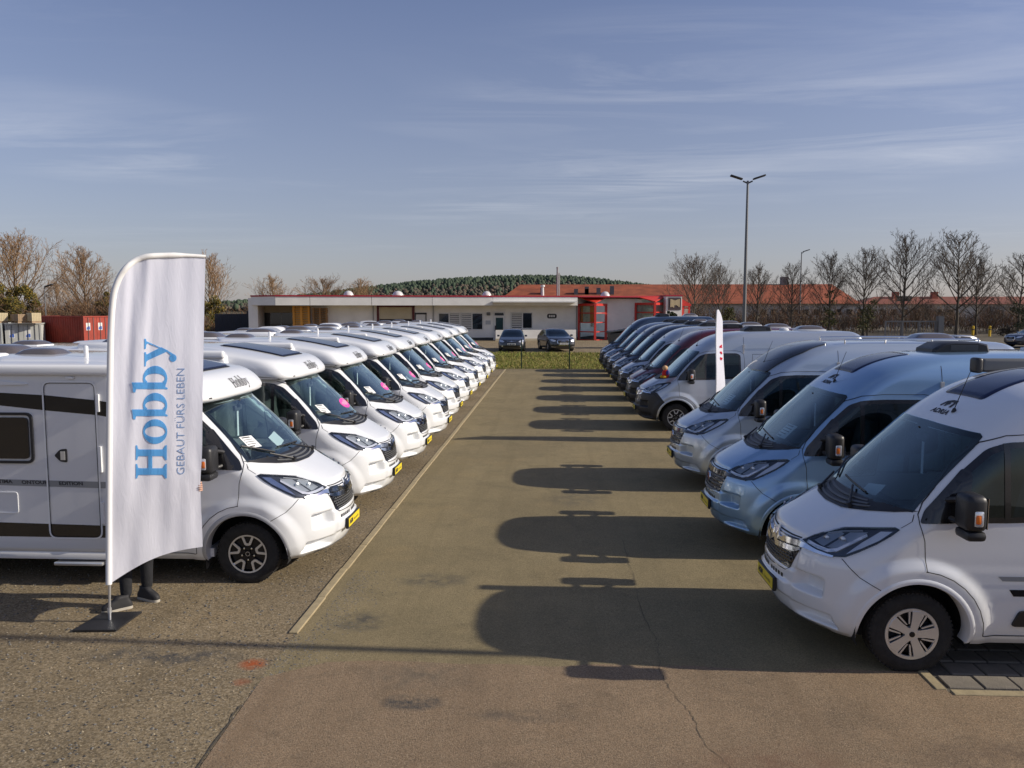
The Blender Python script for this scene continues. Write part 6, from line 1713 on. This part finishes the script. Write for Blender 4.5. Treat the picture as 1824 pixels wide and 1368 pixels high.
CARG = 'black cars parked behind the verge'
c1 = make_car('parked_car', HT, 4.2, ZC, .88, 3.5, P_CARB, False); c1['label'] = 'black hatchback parked nose-on by the verge, in front of the entrance door'; c1['group'] = CARG
cy_ = 53.4; q = at_y(911, 628, cy_); c1.location = (q.x, cy_, tz(54.5) + .02); c1.rotation_euler = (0, 0, R(90 + 1))
c2_ = make_car('parked_car', ST, 4.18, ZS, .85, 3.45, P_CARN, True); c2_['label'] = 'black compact SUV with chrome-framed grille, parked at an angle by the verge'; c2_['group'] = CARG
q = at_y(1001, 628, cy_ + .2); c2_.location = (q.x + .1, cy_ + .2, tz(54.5) + .02); c2_.rotation_euler = (0, 0, R(90 + 14))
def far_car(px, y, rz, p, lab, src):
    o = copy_tree(src, None, {'paint_black': p, 'paint_navy_black': p}); q = at_y(px, 590, y); o.location = (q.x, y, tz(y) + .02); o.rotation_euler = (0, 0, rz); tag(o, lab, 'car', 'cars parked beyond the van row')
far_car(1640, 49, R(20), paint('paint_car_silver', (.35, .36, .38), .5), 'silver car half hidden behind the van roofs by the grey gate', c1)
far_car(1800, 60, R(12), paint('paint_car_blue', (.02, .03, .06)), 'dark blue car in front of the low white garage', c2_)

# ------------------------------------------------------------------ lamp posts
STEEL = mat('galvanised', (.17, .175, .18), .5, .6)
def lamp_post(px, ytop, y, r, heads, lab, arm):
    q = at_y(px, ytop, y); o = thing('lamp_post', lab, 'lamp post', (q.x, y, tz(y)), 0, 'lamp posts'); H = q.z - tz(y)
    b = MB(); b.tube([(0, 0, -.1), (0, 0, H * .5), (0, 0, H)], [r, r * .75, r * .5], 12); b.build('pole', STEEL, o, 40)
    b = MB(); b.tube([(0, 0, 0), (0, 0, .5)], r * 1.25, 12); b.build('base_sleeve', STEEL, o, 40)
    for sg in heads:
        b = MB(); b.tube([(0, 0, H - .15), (sg * arm * .3, 0, H - .02)], r * .35, 8); b.rbox(-.38, .38, -.16, .16, -.05, .05, .03, 2, 0, Matrix.Translation((sg * arm * .72, 0, H + .22 * arm)) @ Matrix.Rotation(-sg * R(18), 4, 'Y')); b.build('lamp_head', mat('lamp_dark', (.03, .03, .032), .5), o, 40)
lamp_post(1332, 322, 50, .13, (-1, 1), 'tall grey lamp post with two dark lamp heads spread like wings', .95)
lamp_post(1428, 449, 92, .10, (1,), 'smaller lamp post with one lamp head, between the bare trees', .7)
lamp_post(79, 511, 72, .07, (1,), 'short dark lamp post in front of the brown thicket', .6)
# a post outside the picture whose shadow crosses the forecourt
o = thing('lamp_post', 'lamp post beside the nearest van, throwing a thin shadow over the forecourt', 'lamp post', (9.6, 6.92, 0), 0, 'lamp posts')
b = MB(); b.tube([(0, 0, -.1), (0, 0, 4), (0, 0, 8.6)], [.075, .06, .05], 12); b.build('pole', STEEL, o, 40)
b = MB(); b.rbox(-.5, .3, -.14, .14, 8.58, 8.68, .03, 2); b.build('lamp_head', MATS['lamp_dark'], o, 40)

# ------------------------------------------------------------------ containers, lumber
def container(lab, corner, ang, L, Wd, H, m, mdoor, group):
    o = thing('shipping_container', lab, 'container', corner, ang, group)
    fr = MB(); t = .12
    for x in (0, L - t):
        for y in (0, Wd - t): fr.box(x, x + t, y, y + t, 0, H)
    for z in (0, H - .1):
        fr.box(t, L - t, 0, .1, z, z + .1); fr.box(t, L - t, Wd - .1, Wd, z, z + .1); fr.box(0, .1, t, Wd - t, z, z + .1); fr.box(L - .1, L, t, Wd - t, z, z + .1)
    fr.build('frame', m, o)
    for y, sg in ((.06, 1), (Wd - .06, -1)):
        b = MB(); pts = []; x = t
        while x < L - t - .3:
            pts += [(x, y), (x + .07, y + sg * .05), (x + .14, y + sg * .05), (x + .21, y)]; x += .28
        pts += [(L - t, y)]
        b.prism(pts + [(a, c + sg * .02) for a, c in reversed(pts)], .1, H - .1); b.build('side_wall', m, o)
    b = MB(); b.box(t, L - t, .1, Wd - .1, H - .08, H - .03); b.build('roof', m, o)
    b = MB(); b.box(.04, .08, t, Wd - t, .1, H - .1); b.build('back_wall', m, o)
    for k in range(2):
        y0 = t + (Wd - 2 * t) * k / 2 + .01; y1 = t + (Wd - 2 * t) * (k + 1) / 2 - .01
        b = MB(); b.box(L - .09, L - .04, y0, y1, .11, H - .11)
        d = b.build('door', mdoor, o)
        for j in (.28, .72):
            yy = y0 + (y1 - y0) * j; b = MB(); b.tube([(L - .01, yy, .12), (L - .01, yy, H - .12)], .022, 6); b.build('lock_rod', STEEL, d, 40)
        b = MB(); b.box(L - .04, L - .035, y0 + .12, y0 + .50, H - 1.15, H - .55)
        lb_ = b.build('decal', FRAME_W, d)
        b = MB(); b.prism([(y0 + .16, H - 1.1), (y0 + .46, H - 1.1), (y0 + .46, H - .85), (y0 + .30, H - .80), (y0 + .16, H - .95)], L - .035, L - .032, 'x'); b.build('decal_print', mat('decal_blue', (.05, .12, .42), .5), lb_)
    return o
RUST_R = mat('container_red', (.30, .035, .018), .6, var=.25, vscale=1.5)
GREY_C = mat('container_grey', (.42, .43, .41), .6, var=.12, vscale=1.5)
CG = 'shipping containers'
ce = at_y(148, 563, 62.5)     # near corner, where side and doors meet
ang = R(-22)
ax_, ay_ = Vector((math.cos(ang), math.sin(ang), 0)), Vector((-math.sin(ang), math.cos(ang), 0))
cor = Vector((ce.x, 62.5, .12)) - ax_ * 6.06
container('rust red shipping container with corrugated side and door rods', (cor.x, cor.y, ce.z - 2.6), ang, 6.06, 2.44, 2.6, RUST_R, RUST_R, CG)
ce2 = at_y(8, 576, 60); ang2 = R(-62); ax_ = Vector((math.cos(ang2), math.sin(ang2), 0)); ay_ = Vector((-math.sin(ang2), math.cos(ang2), 0))
cor2 = Vector((ce2.x, 60, 0)) - ax_ * 6.06
gz = ce2.z - 2.6
gc = container('pale grey shipping container carrying stacked timber packs', (cor2.x, cor2.y, gz), ang2, 6.06, 2.44, 2.6, GREY_C, GREY_C, CG)
ce3 = Vector((ce2.x, 60, 0)) - ay_ * 2.6 - ax_ * 6.06
container('pale grey shipping container cut by the left picture edge', (ce3.x, ce3.y, gz), ang2, 6.06, 2.44, 2.6, GREY_C, GREY_C, CG)
WOOD = mat('timber_pale', (.52, .44, .28), .85, var=.25, vscale=4); WOOD_D = mat('timber_brown', (.34, .24, .15), .85, var=.25, vscale=4)
pk = MB(); pk.rbox(0, 1.1, 0, .11, 0, .10, .004, 1); PLK = pk.mesh('plank', WOOD)
for i, (px, py0, m_, lab) in enumerate(((1, 553, WOOD, 'pale timber pack at the left picture edge, on a grey container'), (34, 559, WOOD_D, 'darker brown timber pack between two pale packs on the grey container'), (54, 554, WOOD, 'small pale timber pack at the right end of the grey container'))):
    q = at_y(px, 575, 60.8); sc_ = .72 if i == 2 else 1.0
    o = thing('timber_pack', lab, 'timber', (q.x - .3 * (i != 2) - .1, 60.3 + .1 * i, gz + 2.62), R(-28), 'timber packs on the container')
    for r_ in range(6 if i != 1 else 5):
        for c_ in range(6):
            p = link('plank', PLK, o, (0, c_ * .12, .16 + r_ * .106), None, (sc_, 1, 1))
            if m_ is not WOOD: p.material_slots[0].link = 'OBJECT'; p.material_slots[0].material = m_
    for x in (.05, .5 * sc_, sc_ * .95): b = MB(); b.box(x, x + .1, 0, .72, 0, .14); b.build('bearer', WOOD_D, o)
# dark bin at the end of the van row
bn = thing('waste_bin', 'dark grey dumpster with sloping lid beyond the last van', 'dumpster', (at_y(1108, 600, 58).x, 58, tz(58)), R(8))
b = MB(); b.add([(-.85, -.5, .15), (.85, -.5, .15), (.85, .5, .15), (-.85, .5, .15), (-1.0, -.62, 1.1), (1.0, -.62, 1.1), (1.0, .62, 1.25), (-1.0, .62, 1.25)], [(0, 1, 2, 3), (4, 5, 1, 0), (5, 6, 2, 1), (6, 7, 3, 2), (7, 4, 0, 3), (4, 7, 6, 5)]); b.build('bin_body', mat('bin_grey', (.03, .034, .038), .6), bn)
b = MB(); b.prism([(-1.06, 1.12), (1.06, 1.45), (1.06, 1.52), (-1.06, 1.18)], -.68, .68, 'y'); b.build('bin_lid', MATS['bin_grey'], bn)
for x in (-.7, .7):
    for y in (-.4, .4): b = MB(); b.lathe([(0, -.04), (.1, -.04), (.1, .04), (0, .04)], 12, 0, Matrix.Translation((x, y, .1))); b.build('castor', RUBBER, bn, 40)
# sliding gate and yellow posts beyond the vans
gy = 64; ga0, ga1 = at_y(1575, 600, gy).x, at_y(1666, 600, gy).x; gz_ = tz(gy)
gt = thing('sliding_gate', 'grey tubular sliding gate behind the van roofs', 'gate', (ga0, gy, gz_)); gl_ = ga1 - ga0
b = MB()
for z in (.25, 1.75): b.box(0, gl_, -.05, .05, z - .05, z + .05)
for x in (0, gl_ * .33, gl_ * .66, gl_ - .1): b.box(x, x + .1, -.045, .045, .3, 1.7)
b.build('gate_frame', STEEL, gt)
x = .1
while x < gl_ - .1: b = MB(); b.box(x, x + .03, -.015, .015, .3, 1.7); b.build('bar', STEEL, gt); x += .22
b = MB(); b.box(gl_ + .1, gl_ + .5, -.25, .25, 0, 2.15); b.build('gate_post', STEEL, gt)
for px, lab in ((1733, 'short yellow post left of the low garage'), (1763, 'yellow post directly beside the low garage wall')):
    q = at_y(px, 590, 78); o = thing('bollard', lab, 'bollard', (q.x, 78, tz(78)), 0, 'yellow posts'); b = MB(); b.tube([(0, 0, 0), (0, 0, .95), (0, 0, 1.0)], [.11, .11, .05], 12); b.build('post', mat('post_yellow', (.75, .48, .02), .5), o, 40); b = MB(); b.tube([(0, 0, .6), (0, 0, .7)], .114, 12); b.build('band', BLACK_PL, o, 40)

# ------------------------------------------------------------------ trees without leaves
def bare_tree(seed, H, spread, up=.55, dens=1.0, rtrunk=.16, fork=.22, conic=True):
    r = random.Random(seed); T = MB(); C = MB()
    def branch(p, d, L, rad, lvl, mb, up_):
        n = 4 if lvl < 2 else 3; pts = [p.copy()]; q = p.copy(); dd = d.copy()
        for k in range(n):
            dd = (dd + Vector((r.gauss(0, .10), r.gauss(0, .10), up_ * .16))).normalized(); q = q + dd * (L / n); pts.append(q.copy())
        rads = [max(rad * (1 - .72 * k / n), .006) for k in range(n + 1)]
        mb.tube(pts, rads, 6 if lvl == 0 else (4 if lvl == 1 else 3), 0, False)
        return pts, dd
    tp = [Vector((0, 0, -.2))]; q = Vector((0, 0, 0)); n = 9
    for k in range(n): q = q + Vector((r.gauss(0, .04) * H / 9, r.gauss(0, .04) * H / 9, H * .93 / n)); tp.append(q.copy())
    tr = [rtrunk * 1.25] + [max(rtrunk * (1 - (k / n) ** .8 * .95), .015) for k in range(1, n + 1)]
    T.tube(tp, tr, 9)
    n1 = int(22 * dens)
    for i in range(n1):
        f = fork + (1 - fork) * ((i + r.random()) / n1) ** .95
        k = min(int(f * n), n - 1); p = tp[k].lerp(tp[k + 1], f * n - k) if k + 1 < len(tp) else tp[-1]
        az = i * 2.4 + r.uniform(-.4, .4); rel = (f - fork) / (1 - fork)
        L = spread * ((1 - rel) ** .75 * .95 + .16) * (min(1, .62 + rel * 2.2) if conic else 1) * r.uniform(.8, 1.15)
        el = up + rel * .45 + r.uniform(-.1, .1)
        d = Vector((math.cos(az) * math.cos(el), math.sin(az) * math.cos(el), math.sin(el)))
        pts, dd = branch(p, d, L, rtrunk * (.42 - .22 * rel), 1, T, .5)
        n2 = max(4, int(7 * dens * min(1.2, .5 + L / spread)))
        for j in range(n2):
            f2 = .22 + .78 * (j + r.random()) / n2; k2 = min(int(f2 * 4), 3); p2 = pts[k2].lerp(pts[k2 + 1], f2 * 4 - k2)
            tang = (pts[k2 + 1] - pts[k2]).normalized(); s_ = tang.cross(Vector((r.gauss(0, 1), r.gauss(0, 1), r.gauss(0, 1)))).normalized()
            d2 = (tang * .75 + s_ * .6 + Vector((0, 0, .25))).normalized(); L2 = L * (.50 - .22 * f2) * r.uniform(.7, 1.2)
            pts2, _ = branch(p2, d2, L2, .030 * (1 - .4 * f2) * (H / 9), 2, C, .5)
            for m_ in range(5):
                f3 = .2 + .8 * (m_ + r.random()) / 5; k3 = min(int(f3 * 3), 2); p3 = pts2[k3].lerp(pts2[k3 + 1], f3 * 3 - k3)
                t3 = (pts2[k3 + 1] - pts2[k3]).normalized(); s3 = t3.cross(Vector((r.gauss(0, 1), r.gauss(0, 1), r.gauss(0, 1)))).normalized()
                d3 = (t3 * .8 + s3 * .6 + Vector((0, 0, .22))).normalized(); L3 = max(.25, L2 * .5) * r.uniform(.6, 1.2)
                e1 = p3 + d3 * L3 * .55; e2 = e1 + (d3 + Vector((0, 0, .2))).normalized() * L3 * .45
                C.tube([p3, e1, e2], [.014, .010, .006], 3, 0, False)
                for _ in range(2):
                    d4 = (d3 + Vector((r.gauss(0, .5), r.gauss(0, .5), r.gauss(.15, .4)))).normalized(); C.tube([e1, e1 + d4 * L3 * r.uniform(.35, .7)], [.011, .006], 3, 0, False)
    return T, C
BARK = mat('bark_grey', (.085, .07, .052), .95, var=.3, vscale=5); TWIG = mat('twig_brown', (.105, .083, .062), .95)
BARK_L = mat('bark_tan', (.23, .15, .08), .95, var=.3, vscale=5); TWIG_L = mat('twig_tan', (.28, .175, .09), .95)
TREES = {}
for key, (seed, H, sp, up, dens, rt, fork, con, bm_, tm_) in {'lime': (3, 9.5, 4.7, .66, 1.1, .17, .20, True, BARK, TWIG), 'lime_b': (14, 9.5, 4.9, .60, 1.1, .17, .22, True, BARK, TWIG), 'round': (25, 9, 5.6, .72, 1.15, .17, .18, False, BARK, TWIG),
                                                         'tan': (31, 9, 5.4, .80, 1.2, .17, .12, False, BARK_L, TWIG_L), 'tan_b': (42, 9, 5.8, .62, 1.2, .20, .14, False, BARK_L, TWIG_L)}.items():
    T, C = bare_tree(seed, H, sp, up, dens, rt, fork, con)
    TREES[key] = (T.mesh('trunk', bm_, smooth=60, recalc=False), C.mesh('crown', tm_, recalc=False), H)
def put_tree(key, px, pytop, y, lab, group, wide=1.0, rz=0.0, base=None):
    t, c, H = TREES[key]; q = at_y(px, pytop, y); z0 = tz(y) if base is None else base; k = (q.z - z0) / H
    o = thing('bare_tree', lab, 'tree', (q.x, y, z0), rz, group); o.scale = (k * wide, k * wide, k)
    link('trunk', t, o); link('crown', c, o); return o
TG = 'bare trees beyond the van row'
for a in (('round', 1238, 466, 76, 'bare round-crowned tree beside the red roof, left of the tall lamp post', 1.0, .5), ('round', 1283, 480, 84, 'thin bare tree hugging the round-crowned one, left of the tall lamp post', .8, 2.5), ('lime', 1352, 476, 82, 'small bare tree just right of the tall lamp post', .95, 1.0), ('lime_b', 1412, 474, 80, 'bare tree in front of the smaller lamp post', .9, 2.2),
          ('lime', 1480, 456, 80, 'bare tree with dark roots of ivy before the red roof end', .95, 3.4), ('lime_b', 1543, 448, 78, 'bare tree between the red roof end and the tallest trees', .95, 4.1), ('lime', 1614, 422, 74, 'tall straight bare tree behind the sliding gate', 1.0, 5.2),
          ('lime_b', 1712, 420, 74, 'tallest bare tree with pointed top, right of the gate', 1.05, .3), ('lime', 1745, 460, 82, 'shorter bare tree leaning out behind the tallest pointed one', 1.0, 1.9), ('lime_b', 1822, 456, 78, 'bare tree cut by the right picture edge', 1.1, 2.9), ('round', 1645, 545, 92, 'small spreading bare tree with low fork left of the rust door', 1.1, .9), ('round', 1764, 548, 90, 'small spreading bare tree by the low garage', 1.1, 3.9)):
    put_tree(a[0], a[1], a[2], a[3], a[4], TG, a[5], a[6])
LG = 'bare trees beyond the containers'
for a in (('tan_b', 22, 428, 78, 'large tan bare tree at the left picture edge above the timber', 1.05, .4), ('tan', 150, 452, 82, 'round tan bare tree behind the rust red container', 1.15, 1.7), ('tan', 372, 462, 84, 'bare tree partly hidden by the big flag', 1.0, 3.0), ('tan_b', 100, 508, 90, 'low bare tree between the two large tan trees', .9, 4.5), ('tan', 487, 497, 120, 'thin bare tree rising behind the roof at the left end of the building', 1.2, .8), ('tan_b', 575, 500, 130, 'faint bare tree behind the middle of the white roof edge', 1.3, 2.0), ('tan', 640, 502, 140, 'faint bare tree before the foot of the pine hill', 1.3, 5.0)):
    put_tree(a[0], a[1], a[2], a[3], a[4], LG, a[5], a[6])
# brown thicket behind the containers
b = MB(); r = random.Random(77)
for i in range(5200):
    y = r.uniform(72, 92); px = r.uniform(-120, 470); top = 512 + 16 * math.sin(px * .021) + 7 * math.sin(px * .09) + r.uniform(0, 42) + (30 if px > 330 else 0)
    q = at_y(px, top, y); z0 = tz(y); h = q.z - z0
    if h < .4: continue
    p = Vector((q.x, y, z0 + h * r.uniform(0, .35))); d = Vector((r.gauss(0, .25), r.gauss(0, .25), 1)).normalized(); L = h * r.uniform(.4, .75)
    pts = [p, p + d * L * .5, p + d * L + Vector((r.gauss(0, .3), r.gauss(0, .3), 0))]; m_ = r.choice((0, 0, 1, 2))
    b.tube(pts, [.030, .022, .010], 3, m_, False)
    for k in range(4):
        f = r.uniform(.2, 1); s_ = pts[0].lerp(pts[2], f); e = s_ + Vector((r.gauss(0, .45), r.gauss(0, .45), r.uniform(.2, .9))); b.tube([s_, e], [.016, .007], 3, m_, False)
tag(b.build('thicket', [mat('brush_rust', (.22, .115, .055), .95), mat('brush_tan', (.25, .165, .09), .95), mat('brush_grey', (.15, .115, .085), .95)], recalc=False), 'dense rust-brown thicket of bare shrubs behind the containers', 'thicket', kind='stuff')
b = MB(); r = random.Random(78)
for i in range(2200):
    y = r.uniform(84, 97); px = r.uniform(1225, 1900); top = 528 + 8 * math.sin(px * .03) + 5 * math.sin(px * .11) + r.uniform(0, 40)
    q = at_y(px, top, y); z0 = tz(y); h = q.z - z0
    if h < .4: continue
    p = Vector((q.x, y, z0 + h * r.uniform(0, .35))); d = Vector((r.gauss(0, .3), r.gauss(0, .3), 1)).normalized(); L = h * r.uniform(.4, .8)
    pts = [p, p + d * L * .5, p + d * L + Vector((r.gauss(0, .3), r.gauss(0, .3), 0))]; m_ = r.choice((0, 1, 2))
    b.tube(pts, [.030, .022, .010], 3, m_, False)
    for k in range(4):
        f = r.uniform(.2, 1); s_ = pts[0].lerp(pts[2], f); e = s_ + Vector((r.gauss(0, .5), r.gauss(0, .5), r.uniform(.2, .8))); b.tube([s_, e], [.016, .007], 3, m_, False)
tag(b.build('undergrowth', [mat('under_rust', (.17, .09, .05), .95), mat('under_brown', (.15, .105, .065), .95), mat('under_grey', (.11, .09, .07), .95)], recalc=False), 'thin brown undergrowth between the bare trees and the white terrace', 'undergrowth', kind='stuff')
# evergreen shrubs
def leafy(name, lab, px, py0, py1, y, wpx, cols, seed, n=1500, taper=.4, cat='shrub'):
    a, c = at_y(px, py1, y), at_y(px, py0, y); z0 = min(a.z, tz(y)); H = c.z - z0; W = wpx / 1423 * y / 2; r = random.Random(seed)
    o = thing(name, lab, cat, (a.x, y, z0)); b = MB(); lobes = [(Vector((r.gauss(0, W * .42), r.gauss(0, W * .42), H * r.uniform(.15, .85))), r.uniform(.3, .55)) for _ in range(14)]
    for i in range(n):
        c_, k = r.choice(lobes); t = c_.z / H; rad = W * k * 1.25 * (1 - taper * t)
        d = Vector((r.gauss(0, 1), r.gauss(0, 1), r.gauss(0, .8))).normalized() * rad * r.random() ** .4; p = c_ * 1 + d
        if p.z < .05 or p.z > H * 1.05: continue
        u = Vector((r.gauss(0, 1), r.gauss(0, 1), r.gauss(0, 1))).normalized(); v = u.cross(Vector((r.gauss(0, 1), r.gauss(0, 1), r.gauss(0, 1)))).normalized(); s_ = r.uniform(.05, .12)
        b.add([p - u * s_, p + v * s_ * .5, p + u * s_, p - v * s_ * .5], [(0, 1, 2, 3)], r.randrange(len(cols)))
    b.build('crown', cols, o, False, recalc=False); t_ = MB(); t_.tube([(0, 0, -.1), (0, 0, H * .5), (0, 0, H * .8)], [.09, .06, .02], 7); t_.build('trunk', BARK, o, 40)
    return o
OL = [mat('leaf_olive', (.13, .11, .018), .9), mat('leaf_olive_b', (.085, .085, .02), .9), mat('leaf_ochre', (.24, .16, .025), .9)]; DG = [mat('leaf_dark', (.03, .045, .02), .9), mat('leaf_dark_b', (.05, .06, .025), .9)]
EG = 'evergreen shrubs'
for a in (('evergreen_tree', 'olive yellow evergreen below the big tree at the left picture edge', 22, 495, 570, 74, 78, OL, 1, 9000, .5, 'tree'), ('evergreen_tree', 'olive evergreen branch mass left of the rust red container', 62, 512, 560, 75, 34, OL, 2, 3500, .5, 'tree'), ('evergreen_shrub', 'ochre shrub between container and flag pole', 190, 510, 575, 76, 26, OL, 3, 3000, .4, 'shrub'), ('evergreen_shrub', 'dark green shrub behind the end of the red container', 181, 550, 575, 73, 22, DG, 4, 800, .3, 'shrub'), ('evergreen_shrub', 'ochre shrub just right of the big flag', 378, 522, 560, 76, 44, OL, 5, 3500, .4, 'shrub'),
          ('evergreen_shrub', 'small dark conifer in front of the wall panel', 1198, 541, 575, 63, 20, DG, 6, 1300, .75, 'shrub'), ('evergreen_shrub', 'green-brown shrub left of the tall lamp post foot', 1297, 541, 585, 70, 52, [OL[1], DG[1], mat('leaf_moss', (.09, .08, .02), .9)], 7, 1800, .3, 'shrub'), ('evergreen_shrub', 'dark ivy mass low on a bare tree by the red roof', 1478, 505, 560, 79, 26, [DG[1], OL[1]], 8, 700, .3, 'shrub'), ('evergreen_shrub', 'dark ivy mass low on the bare tree left of the gate', 1545, 520, 585, 77, 40, [DG[1], OL[1]], 9, 900, .3, 'shrub'), ('evergreen_shrub', 'grey-brown twiggy shrub in front of the low garage', 1795, 580, 600, 80, 26, [mat('twig_grey', (.09, .075, .06), .95)], 10, 900, .2, 'shrub'), ('evergreen_shrub', 'dark clump in the crown at the right picture edge', 1815, 520, 560, 77, 30, DG, 12, 700, .2, 'shrub')):
    leafy(*a)['group'] = EG
